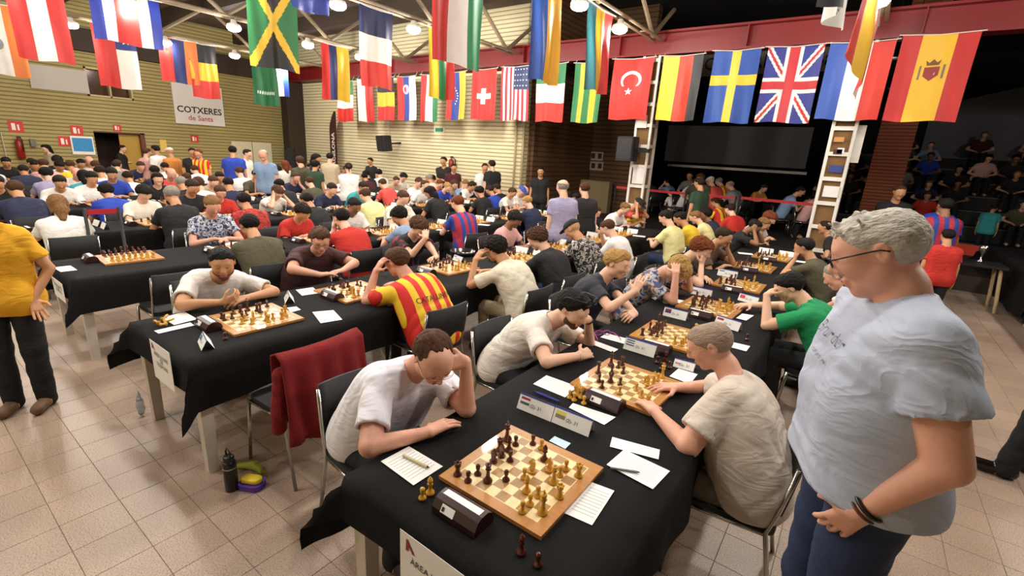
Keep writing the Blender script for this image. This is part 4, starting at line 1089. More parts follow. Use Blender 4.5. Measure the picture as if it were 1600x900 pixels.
# ------------------------------------------------------------------ people
SKIN = {'fair': mat('skin_fair', '#e2b498', .5, .08, 25, sub=.08), 'pink': mat('skin_pink', '#d79f87', .5, .1, 25, sub=.08), 'tan': mat('skin_tan', '#c4906a', .5, .08, 25, sub=.08), 'brown': mat('skin_brown', '#8d6146', .5, .08, 25, sub=.06)}
def hmat(n, c): return mat('hair_'+n, c, .7, .45, 45, .9, 110, spec=.2, stretch=(1, .45, 1))
HAIR = {'black': hmat('black', '#17120f'), 'dark': hmat('dark', '#2b1d14'), 'brown': hmat('brown', '#4a3020'), 'light': hmat('light', '#7d5c38'), 'blond': hmat('blond', '#a8844e'), 'red': hmat('red', '#6b3418'), 'grey': hmat('grey', '#8d8880'), 'stubble': hmat('stubble', '#94806f'), 'white': hmat('white', '#b3aea4')}
M_EYE = mat('eye_dark', '#1c120d', .25); M_BLK = mat('black_metal', '#0e0e10', .3); M_GOLD = mat('gold_wire', '#b08a3c', .3, metal=.9)
def wrinkle(m, strength=.28, scale=4.2):
    nt = m.node_tree; b = nt.nodes['Principled BSDF']; tc = next(n for n in nt.nodes if n.type == 'TEX_COORD')
    n = nt.nodes.new('ShaderNodeTexNoise'); n.inputs['Scale'].default_value = scale; n.inputs['Detail'].default_value = 2; n.inputs['Distortion'].default_value = 1.6
    mp = nt.nodes.new('ShaderNodeMapping'); mp.inputs['Rotation'].default_value = (.5, .4, .6); mp.inputs['Scale'].default_value = (1, 1, 2.2)
    nt.links.new(tc.outputs['Object'], mp.inputs[0]); nt.links.new(mp.outputs[0], n.inputs['Vector'])
    a = nt.nodes.new('ShaderNodeMath'); a.operation = 'SUBTRACT'; a.inputs[1].default_value = .5; nt.links.new(n.outputs['Fac'], a.inputs[0])
    c = nt.nodes.new('ShaderNodeMath'); c.operation = 'ABSOLUTE'; nt.links.new(a.outputs[0], c.inputs[0])
    bp = nt.nodes.new('ShaderNodeBump'); bp.inputs['Strength'].default_value = strength; bp.inputs['Distance'].default_value = .06; bp.invert = True
    nt.links.new(c.outputs[0], bp.inputs['Height'])
    if b.inputs['Normal'].is_linked: nt.links.new(b.inputs['Normal'].links[0].from_socket, bp.inputs['Normal'])
    nt.links.new(bp.outputs[0], b.inputs['Normal']); return m
def cloth(col, rough=.85):
    if 'cloth_'+col in MATS: return MATS['cloth_'+col]
    return wrinkle(mat('cloth_'+col, col, rough, .10, 20, .12, 500))
M_JEANS = mat('jeans_denim', '#1d2a4a', .85, .3, 50, .2, 400); M_TROU = mat('dark_trousers', '#15151a', .85, .2, 30, .15, 400)
M_SHOE = mat('dark_shoe', '#1a1716', .5, .2, 40)
PGROUP = 'people in the playing hall'
def assemble(label, x, y, facing, J, look, z=0, fine=True, group=PGROUP, h=.009, legs=True):
    skin = SKIN[look.get('skin', 'fair')]; hm = HAIR[look.get('hc', 'dark')]
    root = link('person', body_mesh(J, h, fine, m=skin, legs=legs), None, (x, y, z), facing-math.pi/2)
    tag(root, label, 'person', group)
    root.scale = (look.get('s', 1.0),)*3
    sh = link('shirt', shirt_mesh(J, h+.001, look['shirt'], look.get('amp', .004), seed=look.get('seed', 1), long_sleeve=look.get('long', False), loose=look.get('loose', 0.0)), root)
    if legs: link('shorts' if look.get('short') else 'trousers', trouser_mesh(J, .012, look.get('trou', M_TROU), short=look.get('short', False)), root)
    if legs and look.get('shoes', True):
        for k in 'LR': link('shoe', shoe_mesh(J, k, look.get('shoe', M_SHOE)), root)
    hmx = head_matrix(J)
    if look.get('hair'):
        o = link('hair', hair_mesh(look['hair'], .0055 if fine else .009, hm, look.get('seed', 1), thick=look.get('thick', .012)), root); o.matrix_local = hmx
    if look.get('cap'):
        o = link('cap', cap_mesh(look['cap']), root); o.matrix_local = hmx
    if look.get('glasses'):
        o = link('glasses', glasses_mesh(look['glasses'], look.get('gth', .0018)), root); o.matrix_local = hmx
    if fine: brow_eye(J, root, HAIR[look.get('bc', look.get('hc', 'dark'))], M_EYE, openeye=look.get('eye', .3))
    return root, sh
# ------------------------------------------------------------------ placing people by where head, hands and elbows are
def to_local(p, x, y, f, s=1.0):
    dx, dy = p[0]-x, p[1]-y; c, sn = math.cos(f), math.sin(f)
    return ((dx*sn-dy*c)/s, (dx*c+dy*sn)/s, p[2]/s)
def dir_local(d, f): return to_local(d, 0, 0, f)
def fit_pose(pose, head):
    """choose lean, sideways bend and hip position so the head centre comes to a given local point"""
    P = dict(pose); P.setdefault('lean', 22); P.setdefault('side', 0); P.setdefault('hips', (0, 0)); q = np.array([P['lean'], P['side'], P['hips'][1]], float)
    def ev(q):
        P['lean'], P['side'] = float(q[0]), float(q[1]); P['hips'] = (P.get('hx', 0), float(q[2])); return skeleton(P)['head']
    lim = pose.get('hiplim', .30)
    for _ in range(8):
        h0 = ev(q); r = np.array(head)-h0; Jm = np.stack([(ev(q+e)-h0)/1.0 if i < 2 else (ev(q+e)-h0)/.02 for i, e in enumerate((V3(1, 0, 0), V3(0, 1, 0), V3(0, 0, .02)))], 1)
        st = np.linalg.solve(Jm.T@Jm+np.diag([1e-6, 1e-6, 1e-3]), Jm.T@r); q = q+np.clip(st, [-12, -12, -.08], [12, 12, .08])
        q = np.clip(q, [-4, -28, -lim], [62, 28, lim])
    ev(q); return P
HEROSEAT = []
def hero(label, x, y, f, look, head=None, lw=None, le=None, rw=None, re=None, lh=None, rh=None, s=1.0, fine=True, h=.009, legs=True, **pose):
    look = dict(look); look['s'] = s
    for k, w, e, hd in (('l', lw, le, lh), ('r', rw, re, rh)):
        if w is not None:
            W = to_local(w, x, y, f, s); pose[k+'a'] = (W, (0, 0, -1))
            if e is not None: pose['_'+k+'e'] = np.array(to_local(e, x, y, f, s))
        if hd is not None: pose[k+'h'] = (dir_local(hd[0], f), dir_local(hd[1], f))+tuple(hd[2:])
    if head is not None: pose = fit_pose(pose, to_local(head, x, y, f, s))
    J = skeleton(pose)
    ch = False
    for k in 'lr':
        if '_'+k+'e' in pose:
            W = np.array(pose[k+'a'][0]); pose[k+'a'] = (pose[k+'a'][0], tuple(pose['_'+k+'e']-(J[k.upper()+'S']+W)/2)); ch = True
    if ch: J = skeleton(pose)
    r, sh = assemble(label, x, y, f, J, look, fine=fine, h=h, legs=legs)
    if pose.get('mode') != 'stand': HEROSEAT.append((x+math.cos(f)*(J['hip'][1]+.09), y+math.sin(f)*(J['hip'][1]+.09), f))
    return r, sh, J
def decal(root, shirt_obj, body, size, origin, direction, updir, m, name='printed_text', off=.003, sx=1.0, shear=0):
    """flat print laid on a garment: the letters follow its surface (all in the person's own frame)"""
    cu = bpy.data.curves.new('t', 'FONT'); cu.body = body; cu.size = size; cu.align_x = 'CENTER'; cu.align_y = 'CENTER'; cu.resolution_u = 2; cu.shear = shear; cu.offset = -.0015 if shear else 0
    ob = bpy.data.objects.new('t', cu); COL.objects.link(ob); me = bpy.data.meshes.new_from_object(ob); bpy.data.objects.remove(ob)
    return decal_mesh(root, shirt_obj, me, origin, direction, updir, m, name, off, sx)
def decal_mesh(root, shirt_obj, me, origin, direction, updir, m, name, off=.003, sx=1.0):
    sm = shirt_obj.data; bvh = BVHTree.FromPolygons([v.co for v in sm.vertices], [p.vertices for p in sm.polygons])
    d = Vector(direction).normalized(); up = Vector(updir); up = (up-d*up.dot(d)).normalized(); rt = d.cross(up)
    o = Vector(origin)
    bm_ = bmesh.new(); bm_.from_mesh(me); bmesh.ops.triangulate(bm_, faces=bm_.faces[:])
    for _ in range(3):
        ed = [e for e in bm_.edges if e.calc_length() > .014]
        if ed: bmesh.ops.subdivide_edges(bm_, edges=ed, cuts=1); bmesh.ops.triangulate(bm_, faces=bm_.faces[:])
    bm_.to_mesh(me); bm_.free()
    for v in me.vertices:
        p = o+rt*(v.co.x*sx)+up*v.co.y-d*.6; hit = bvh.ray_cast(p, d)
        v.co = (hit[0]-d*off) if hit[0] is not None else o+rt*v.co.x*sx+up*v.co.y
    me.materials.clear(); me.materials.append(m); ob = link(name, me, root); return ob
CAT = stripes('catalan_stripes', ['#d3281f', '#f0c62a'], 'X', .056, .25)
BAR = stripes('blue_red_stripes', ['#1d3a8c', '#a81e36'], 'X', .062, .25)
WH, CREAM, BLK, NAVY, RED, BLUE = cloth('#e9e6e2'), cloth('#e6dfd2'), cloth('#17171a'), cloth('#1d2340'), cloth('#b92a20'), cloth('#2340a8')
# ---- the players nearest the camera
r, sh, J = hero('balding man in white short-sleeved shirt resting his forehead on his hand', -1.64, 1.36, -.12, dict(shirt=wrinkle(mat('white_shirt_cotton', '#e6e6f0', .8, .04, 20, .12, 500)), hair='receding', hc='brown', skin='pink', glasses=M_GOLD, gth=.0012, amp=.005, seed=3, thick=.016),
    head=(-1.53, 1.44, 1.075), hp=42, hy=-14, rw=(-1.34, 1.30, .785), re=(-1.36, 1.02, .70), lw=(-1.355, 1.555, 1.035), le=(-1.30, 1.56, .78), rh=((.15, 1, .08), (0, 0, -1), 20), lh=((-.62, -.78, .02), (-.55, .35, -.4), 26), fat=.045, sleeve=.72, hiplim=.22)
c = MB()
for sg in (-1, 1): c.add([(sg*.012, .004, 0), (sg*.075, -.01, .028), (sg*.085, .0, -.012), (sg*.03, .03, -.05)], [(0, 1, 2, 3) if sg > 0 else (3, 2, 1, 0)])
r, sh, J = hero('bearded young man in cream t-shirt with sunglasses pushed up on black hair', -1.63, 2.55, -.05, dict(shirt=wrinkle(mat('cream_tee', '#e8dfd6', .85, .04, 20, .12, 500)), hair='quiff', hc='black', skin='fair', seed=5, thick=.018),
    head=(-1.50, 2.66, 1.04), hp=26, hy=-4, rw=(-1.235, 2.52, .79), re=(-1.30, 2.22, .77), lw=(-1.315, 2.745, .955), le=(-1.18, 2.82, .78), rh=((.25, .95, .05), (-.6, .2, -.6), 70), lh=((-.72, -.66, .22), (-.4, .5, -.7), 45), fat=.02, sleeve=.66, hiplim=.22)
M_BEARD = mat('stubble_dark', '#5c4031', .8, .3, 120)
def beard(J, root, m, g=.0025):
    o = [(C((-.036, .022, -.06), (.036, .022, -.06), .037+g), .03, 'u'), (C((0, .05, -.055), (0, .054, -.07), .044+g, .042+g), .03, 'u'), (E((0, .076, -.098), (.024+g, .02+g, .02+g)), .025, 'u')]
    def post(G):
        Y = G.ax[1][None, :, None]; Z = G.ax[2][None, None, :]; X = G.ax[0][:, None, None]
        G.F = np.maximum(G.F, np.maximum(Z-f4(-.048)-np.maximum(0, .05-Y)*f4(.9), f4(.018)-Y))
        G.F = np.maximum(G.F, f4(.012)-np.sqrt((X/1.7)**2+(Y-f4(.105))**2*.3+(Z+f4(.064))**2))
    V, Q = poly([o], .005, post); b = link('beard', np_mesh('beard', V, Q, m), root); b.matrix_local = head_matrix(J)
beard(J, r, M_BEARD)
sg_ = link('sunglasses', glasses_mesh(M_BLK, .003, (.027, .02)), r); sg_.matrix_local = head_matrix(J) @ Matrix.Translation((0, -.018, .086)) @ Matrix.Rotation(.35, 4, 'X') @ Matrix.Scale(1.12, 4)
def band(J, root, k, t, rr, wdt, m, name):
    a = J[k+'E']+(J[k+'W']-J[k+'E'])*t; d = nrm(J[k+'W']-J[k+'E']); u = nrm(np.cross(d, V3(.3, .2, .9))); v = np.cross(d, u)
    MB().tube([a+u*rr*math.cos(q)+v*rr*math.sin(q) for q in [2*math.pi*i/16 for i in range(16)]], wdt, 6, 0, True).build(name, m, root, True)
band(J, r, 'L', .97, .029, .007, M_BLK, 'wristwatch'); band(J, r, 'R', .95, .030, .0035, mat('white_band', '#e8e0d2', .5), 'bracelet')
r, sh, J = hero('young man in charcoal t-shirt with short blond hair shaved at the sides', -1.66, 3.62, 0.0, dict(shirt=cloth('#2e313c'), hair='quiff', hc='blond', skin='fair', seed=8),
    head=(-1.585, 3.74, 1.15), hp=14, hy=-2, rw=(-1.33, 3.58, .985), re=(-1.24, 3.33, .78), lw=(-1.215, 3.50, .79), le=(-1.22, 3.86, .78), rh=((.12, .5, .8), (-.3, .8, -.3), 35), lh=((-.1, -.95, 0), (-.4, 0, -.7), 55), sleeve=.66)
r, sh, J = hero('player in blue and orange patterned shirt bowed with hands in curly blond hair', -1.63, 4.45, 0.05, dict(shirt=blotch('patterned_shirt', ['#2f3a55', '#8f9bb4', '#b9b4ae', '#a4672e', '#394a78'], 14), hair='mop', hc='blond', skin='pink', seed=9),
    head=(-1.26, 4.43, 1.05), hp=62, hy=-10, rw=(-1.22, 4.25, 1.045), re=(-1.17, 4.18, .78), lw=(-1.22, 4.6, 1.05), le=(-1.15, 4.7, .78), rh=((-.3, .6, .6), (-.3, .8, -.3), 35), lh=((-.3, -.6, .6), (-.3, -.8, -.3), 35), sleeve=.7, hiplim=.22)
r, sh, J = hero('bald man with glasses in beige t-shirt leaning over the table from a chair', -.05, 2.33, math.pi+.1, dict(shirt=wrinkle(mat('beige_tee', '#c9bdb0', .85, .06, 20, .12, 500)), hair='buzz', hc='stubble', skin='pink', glasses=M_GOLD, gth=.0013, trou=cloth('#6b6156'), short=True, shoes=False, amp=.006, seed=11),
    head=(-.46, 2.40, 1.135), hp=32, hy=8, lw=(-.62, 2.17, .79), le=(-.36, 2.02, .77), rw=(-.62, 2.52, .79), re=(-.42, 2.75, .77), lh=((-.7, .6, 0), (0, 0, -1), 25), rh=((-.7, -.5, 0), (0, 0, -1), 25), fat=.085, sleeve=.74, hiplim=.1)
for k in 'LR':      # sandals
    A, T = J[k+'A'], J[k+'T']; mb = MB()
    V, Q = poly([[(C(A+V3(0, -.035, -.065), T+V3(0, .01, -.022), .046, .044), .03, 'u')]], .009, lambda G: setattr(G, 'F', np.maximum(np.maximum(G.F, G.ax[2][None, None, :]-f4(.028)), f4(.004)-G.ax[2][None, None, :])))
    so = link('sandal', np_mesh('sandal', V, Q, M_SHOE), r)
    for fy in (.03, .09, .13):
        q = A+V3(0, fy, 0); mb.tube([(q[0]-.05, q[1], .03), (q[0]-.035, q[1]+.01, .078-.25*fy), (q[0], q[1]+.015, .098-.3*fy), (q[0]+.035, q[1]+.01, .078-.25*fy), (q[0]+.05, q[1], .03)], .008, 6)
    mb.build('strap', M_SHOE, so, True)
r, sh, J = hero('man in emerald green t-shirt with a hand pressed to his forehead', -.02, 4.38, math.pi, dict(shirt=cloth('#0d8a52'), hair='short', hc='black', skin='fair', seed=12, thick=.018, amp=.006),
    head=(-.33, 4.40, 1.08), hp=38, hy=12, lw=(-.47, 4.28, 1.0), le=(-.58, 4.18, .78), rw=(-.62, 4.62, .8), re=(-.5, 4.85, .78), lh=((.35, .75, .45), (.5, .3, -.5), 22), rh=((-.6, -.6, 0), (0, 0, -1), 25), sleeve=.7, fat=.03)
r, sh, J = hero('moustached young man in white t-shirt holding his hands before his chest', -4.05, 1.5, -.22, dict(shirt=wrinkle(mat('white_tee', '#dfdcd6', .85, .04, 20, .12, 500)), hair='short', hc='black', skin='tan', seed=14),
    head=(-3.86, 1.545, 1.07), hp=16, hy=-10, rw=(-3.68, 1.44, .81), re=(-3.76, 1.16, .78), lw=(-3.70, 1.62, .80), le=(-3.70, 1.84, .78), rh=((.0, .9, .2), (-.6, .1, .3), 40), lh=((.1, -.9, 0), (-.2, 0, -.8), 35), fat=.03, sleeve=.74)
beard(J, r, M_BEARD, .001)
r, sh, J = hero('man in dark maroon t-shirt with glasses, forearms folded on the table edge', -4.28, 2.56, -.12, dict(shirt=cloth('#3f1f22'), hair='quiff', hc='brown', skin='pink', glasses=M_BLK, seed=15),
    head=(-4.20, 2.575, 1.09), hp=26, hy=-20, rw=(-3.93, 2.40, .81), re=(-3.92, 2.14, .80), lw=(-3.93, 2.64, .81), le=(-3.92, 2.95, .80), rh=((.12, .95, 0), (0, 0, -1), 25), lh=((.1, -.95, .05), (0, 0, -1), 25), fat=.05, sleeve=.70)
r, sh, J = hero('player in red and yellow striped shirt seen from behind, hand to temple', -2.72, 2.60, math.pi-.05, dict(shirt=CAT, hair='short', hc='brown', skin='pink', glasses=M_BLK, seed=16),
    head=(-3.03, 2.56, 1.08), hp=24, hy=12, lw=(-3.12, 2.41, 1.0), le=(-3.22, 2.30, .78), rw=(-3.25, 2.78, .79), re=(-3.05, 2.98, .78), lh=((.25, .35, .75), (.3, .9, -.2), 30), rh=((-.7, -.4, 0), (0, 0, -1), 25), fat=.05, sleeve=.74)
decal(r, sh, 'CATALUNYA', .062, (0, -.1, J['nb'][2]-.10), (0, 1, -.2), (0, 0, 1), M_INK, 'printed_name')
r, sh, J = hero('black haired player in ivory t-shirt seen from behind, cheek on hand', -2.55, 3.62, math.pi, dict(shirt=cloth('#dcd6c2'), hair='mop', hc='black', skin='tan', seed=17, trou=cloth('#8a7f63')),
    head=(-2.80, 3.60, 1.10), hp=24, hy=5, lw=(-2.90, 3.42, .99), le=(-2.98, 3.30, .78), rw=(-3.05, 3.75, .79), re=(-2.9, 3.98, .78), lh=((.2, .5, .7), (.2, .9, 0), 35), rh=((-.7, -.4, 0), (0, 0, -1), 25), sleeve=.74)
r, sh, J = hero('young man in dark football shirt propping his head on one hand', -4.25, 3.86, 0, dict(shirt=blotch('dark_red_trim', ['#15161c', '#15161c', '#15161c', '#1c1d26', '#7c2028'], 6), hair='mop', hc='brown', skin='fair', seed=18),
    head=(-4.12, 3.81, 1.115), hp=34, hy=-10, rw=(-3.88, 3.69, 1.03), re=(-3.70, 3.58, .78), lw=(-3.72, 3.75, .79), le=(-3.80, 4.12, .78), rh=((-.55, .5, .65), (-.6, .5, -.2), 35), lh=((.2, -.8, 0), (0, 0, -1), 25), sleeve=.62)
# ---- standing man and the boy in yellow
M_GREYTEE = wrinkle(mat('blue_grey_tee', '#a9b1c4', .85, .06, 14, .15, 500))
r, sh, J = hero('standing man in pale blue-grey t-shirt with glasses looking down at the boards', .17, 1.66, math.pi+.33, dict(shirt=M_GREYTEE, hair='spiky', hc='white', skin='pink', glasses=M_BLK, gth=.0024, trou=M_JEANS, seed=21, amp=.004, loose=.016, eye=.25, bc='light', thick=.010), s=1.0, h=.008,
    mode='stand', hipz=1.17, neckl=.55, lean=3, hp=27, hy=-19, lw=(.165, 1.42, 1.13), le=(.55, 1.34, 1.36), rw=(.22, 2.02, .98), re=(.4, 2.1, 1.2), lh=((-.35, .34, -.8), (.1, .9, .1), 20), rh=((-.1, 0, -1), (0, -.9, 0), 20), fat=.055, sleeve=.58, shw=.195, neckfwd=.06, hem=-.08)
STM = (r, sh, J)
decal(r, sh, 'Brunden', .062, (.03, .4, J['chest'][2]+.02), (0, -1, 0), (0, 0, 1), M_INK, 'script_print', shear=.45)
decal(r, sh, 'sun and sea', .026, (.03, .4, J['chest'][2]-.05), (0, -1, 0), (0, 0, 1), M_INK, 'small_print', shear=.3)
band(J, r, 'L', .86, .036, .006, M_BLK, 'leather_bracelet'); band(J, r, 'L', .93, .034, .004, mat('bead_brown', '#5a3620', .4), 'bead_bracelet')
YEL = cloth('#e0a520')
r, sh, J = hero('standing boy in yellow football shirt and black track trousers', -4.62, .45, -.55, dict(shirt=YEL, hair='short', hc='dark', skin='tan', trou=cloth('#0f1013'), seed=22, shoe=mat('tan_trainer', '#6a5138', .6, .4, 20)), s=.93,
    mode='stand', lean=2, hp=10, hy=10, la=((-.185, .07, .90), (-.8, -.6, 0)), ra=((.22, .1, .93), (.6, -.7, 0)), lh=((.45, .1, -.9), (.9, 0, .4), 10), rh=((-.45, .1, -.9), (-.9, 0, .4), 10), sleeve=.66, shw=.165, fat=-.03)
decal(r, sh, '11', .20, (0, .4, J['chest'][2]-.03), (0, -1, 0), (0, 0, 1), M_INK, 'shirt_number', off=.006)
for sgn in (1,): 
    MB().box((-.135, -.04, .08), (-.130, -.032, .88)).build('side_stripe', WH, r)
# ------------------------------------------------------------------ the rest of the players and onlookers
SHIRTS = {'W': ('white t-shirt', WH), 'w': ('off-white shirt', CREAM), 'K': ('black shirt', BLK), 'N': ('navy shirt', NAVY), 'R': ('red shirt', RED), 'B': ('royal blue shirt', BLUE), 'b': ('light blue shirt', cloth('#7f97b8')),
  'G': ('dark green shirt', cloth('#25402c')), 'g': ('grey shirt', cloth('#7d7b78')), 'Y': ('yellow t-shirt', cloth('#e3bf2e')), 'y': ('pale yellow t-shirt', cloth('#e2dc9c')), 'P': ('pink shirt', cloth('#d3a39c')), 'O': ('orange shirt', cloth('#c8803a')),
  'T': ('turquoise shirt', cloth('#3aa0a6')), 'V': ('olive shirt', cloth('#4d4a35')), 'M': ('maroon shirt', cloth('#46181c')), 'L': ('lilac shirt', cloth('#9c93b4')), 'C': ('red and yellow striped shirt', CAT), 'S': ('blue and claret striped shirt', BAR),
  'Q': ('red plaid shirt', blotch('red_plaid', ['#5a1614', '#b02a22', '#8a1f1c', '#b8362c'], 22)), 'X': ('black and white patterned shirt', blotch('bw_pattern', ['#121214', '#23242a', '#b7b2aa', '#18181c'], 20)), 'x': ('blue and white floral shirt', blotch('floral_bw', ['#2b3550', '#8d97ad', '#d5d7dc', '#4a5878'], 26)),
  'Z': ('brown shirt', cloth('#5b4030')), 'I': ('beige shirt', cloth('#b9a88c')), 'E': ('coral red shirt', cloth('#d84f48'))}
HN = {'black': 'black', 'dark': 'dark brown', 'brown': 'brown', 'light': 'light brown', 'blond': 'blond', 'red': 'auburn', 'grey': 'grey', 'white': 'white'}
HS = {'short': 'short', 'mop': 'shaggy', 'curly': 'curly', 'long': 'long', 'fringe': 'thinning', 'buzz': 'cropped', 'quiff': 'swept-up', 'bob': 'bobbed', 'tail': 'ponytailed', 'cap': 'capped'}
ARM = {
 'd': dict(la=((-.06, .40, .79), (-.6, -.1, -.5)), ra=((.06, .42, .79), (.6, -.1, -.5)), lh=((.7, .6, 0), (0, 0, -1), 25), rh=((-.7, .6, 0), (0, 0, -1), 25)),
 'c': dict(la=((-.02, .40, .79), (-.6, -.1, -.5)), ra=(('H', .055, .115, -.12), (.5, .5, -.8)), lh=((.8, .5, 0), (0, 0, -1), 25), rh=((-.2, .1, 1), (-.5, -.8, 0), 55)),
 'C': dict(ra=((.02, .40, .79), (.6, -.1, -.5)), la=(('H', -.055, .115, -.12), (-.5, .5, -.8)), rh=((-.8, .5, 0), (0, 0, -1), 25), lh=((.2, .1, 1), (.5, -.8, 0), 55)),
 'h': dict(la=(('H', -.10, .06, -.03), (-.5, .4, -.8)), ra=(('H', .10, .06, -.03), (.5, .4, -.8)), lh=((.1, -.1, 1), (1, -.2, 0), 30), rh=((-.1, -.1, 1), (-1, -.2, 0), 30)),
 'p': dict(ra=((.02, .42, .79), (.6, -.1, -.5)), la=(('H', -.06, .16, -.01), (-.5, .5, -.8)), rh=((-.8, .5, 0), (0, 0, -1), 25), lh=((.5, -.2, .8), (.3, -.9, .2), 25)),
 'u': dict(la=((-.12, .24, .62), (-.7, -.3, -.3)), ra=((.12, .24, .62), (.7, -.3, -.3)), lh=((.4, .8, -.2), (0, 0, -1), 25), rh=((-.4, .8, -.2), (0, 0, -1), 25))}
SA = dict(la=((-.25, .04, .80), (-.4, -.9, 0)), ra=((.25, .04, .80), (.4, -.9, 0)), lh=((.1, .2, -1), (1, 0, 0), 25), rh=((-.1, .2, -1), (-1, 0, 0), 25))
SF = dict(la=((.10, .20, 1.12), (-.5, -.4, -.5)), ra=((-.10, .22, 1.10), (.5, -.4, -.5)), lh=((.9, .2, .1), (0, -.9, -.2), 25), rh=((-.9, .1, .1), (0, -.9, -.2), 25))
TEMPL = {}
def template(pose, hp, lean):
    k = (pose, hp, lean)
    if k not in TEMPL:
        if pose in ('s', 'a'): J = skeleton(dict(mode='stand', lean=3, hp=hp, **(SA if pose == 's' else SF)))
        else: J = skeleton(dict(lean=lean, hp=hp, **ARM[pose]))
        TEMPL[k] = (J, body_mesh(J, .016, False, m=SKIN['fair']), shirt_mesh(J, .016, WH, .004, g=.016, seed=len(TEMPL)), trouser_mesh(J, .018, M_TROU), head_matrix(J))
    return TEMPL[k]
HAIRT = {}
def hair_t(style, seed):
    k = (style, seed % 2)
    if k not in HAIRT: HAIRT[k] = cap_mesh(BLK, .011) if style == 'cap' else hair_mesh(style, .010, HAIR['dark'], seed % 2)
    return HAIRT[k]
def omat(o, m):
    o.material_slots[0].link = 'OBJECT'; o.material_slots[0].material = m
def far_person(label, x, y, f, pose, hp, lean, look, s=1.0, z=0.0, mirror=False, group=PGROUP, legs=True):
    J, bm, sm, tm, hm = template(pose, hp, lean)
    r = link('person', bm, None, (x, y, z), f-math.pi/2); omat(r, SKIN[look['skin']]); tag(r, label, 'person', group)
    r.scale = (-s if mirror else s, s, s)
    o = link('shirt', sm, r); omat(o, look['shirt'])
    if legs: o = link('trousers', tm, r); omat(o, look.get('trou', M_TROU))
    if look.get('hair'):
        o = link('cap' if look['hair'] == 'cap' else 'hair', hair_t(look['hair'], look.get('seed', 0)), r); o.matrix_local = hm; omat(o, look.get('capm', BLK) if look['hair'] == 'cap' else HAIR[look['hc']])
    return r
# head x, head y in the photograph; F faces the aisle, B faces the side wall; hair style, hair colour, skin, shirt, pose
CROWD = """
1095 388 F curly red fair K c|1123 371 F short dark tan Z C|1180 352 F short black brown K h|1212 345 F mop red fair w d|1232 338 F short light tan W d
1264 387 B short black tan V c|1310 430 B short grey pink W d|1300 352 B short dark tan K u
840 372 B curly brown fair K d|895 358 B cap black tan X d|962 354 B short brown fair W p|878 336 F short dark fair K c|800 342 F mop black brown P d|925 345 F short brown fair w d
975 325 F short light fair W d|1012 333 F cap black tan E h|1043 345 B short black fair y d|1076 350 B short black tan Y d|1112 341 B mop black brown N u|1130 331 B short light fair y d|1146 327 B short dark tan N d|1072 322 F short brown tan Y d
390 352 B short black tan V d|388 318 B short black tan Q d|468 330 F mop black tan R d|533 340 B short black fair R C|555 326 F short black brown W d|624 337 B mop black tan b d|716 327 B short red fair S d|633 316 F short brown fair w d|770 383 B none none none none none
334 328 F short light pink x d|267 312 B short grey tan K d|222 303 F mop black fair w d|90 320 B long light fair W d|172 302 B mop black tan B d|32 303 B short brown tan N d|349 300 F short brown pink R d|425 296 F mop brown fair w h
490 313 B short black tan K d|517 302 F short dark fair N d|581 312 B short brown fair y d|565 297 F short dark tan T d|606 288 B short brown fair E d|665 300 F short brown fair W u|683 304 B long black tan K d|697 298 F short blond fair B d
143 282 F short black tan W d|178 277 F short black tan B d|205 277 B short dark tan W d|251 284 F long black fair K u|281 284 B buzz grey tan K d|297 277 B short brown fair g d|330 289 F short brown fair I d|356 291 B short black tan N d|374 275 B short brown fair W d|400 279 F short dark tan V d|443 291 B short black tan K d|464 284 F short brown pink N c
72 270 B mop black fair L d|98 276 B long black tan T d|36 266 B short dark tan N d|22 259 B short brown fair P d|8 262 B short grey fair W d|60 260 F short black tan X d|122 272 F fringe grey pink W d|155 268 B short dark tan w d|187 262 F short brown fair P d|220 262 F short brown fair N d|240 268 B short black tan N d|268 276 F fringe light pink E d
10 246 F short black tan K d|33 251 F mop black tan K d|50 254 F short dark fair K d|75 252 B short brown tan Y d|109 251 F short black tan K d|128 250 B short brown fair W d|140 256 F fringe grey pink w d|92 262 F mop black tan w d|165 256 B short dark fair g d|205 256 F short red fair W d|237 256 F short black tan b d|255 258 B short dark tan w d|296 258 F short dark fair y d|310 268 B short brown fair W d
3 292 F short black tan K d|130 288 F short black tan W d|305 284 B mop brown fair w d|318 300 F short dark tan K d|345 275 F short black tan P d|385 262 F short brown tan w d
500 262 F short dark fair P d|518 262 B short black tan W d|527 263 F fringe light fair W d|559 264 B short brown fair L d|570 272 B mop black tan K d|578 263 F short brown fair w d|596 278 B short black tan M d|613 268 F short dark tan L d|632 273 B mop black fair W d|600 262 F short light fair w d
652 288 F short brown fair W d|684 278 F mop black fair W d|700 282 B short grey tan w d|718 280 F short brown fair I d|725 278 B long dark tan K d|741 286 F long brown fair I c|756 281 B mop black tan P d|768 298 B short dark tan B d|790 295 B short dark tan K d|772 283 F short red fair R d|782 281 B short blond fair L d|750 300 B mop black tan K d
815 287 F short light fair b d|829 287 B short black tan W d|818 307 B short blond fair N d|852 297 F cap black fair W d|842 290 F short dark tan K d|862 288 F short red fair w d|900 295 F short brown tan w d|937 293 F fringe none fair w d|947 304 B short black tan N d|965 305 B mop black tan B d|952 288 F short dark tan W d
455 268 B long red fair W d|433 268 F mop black tan w d|445 262 F short black fair W d|480 280 B short brown fair V d|540 280 F short black tan W d|505 275 F short red pink W d
"""
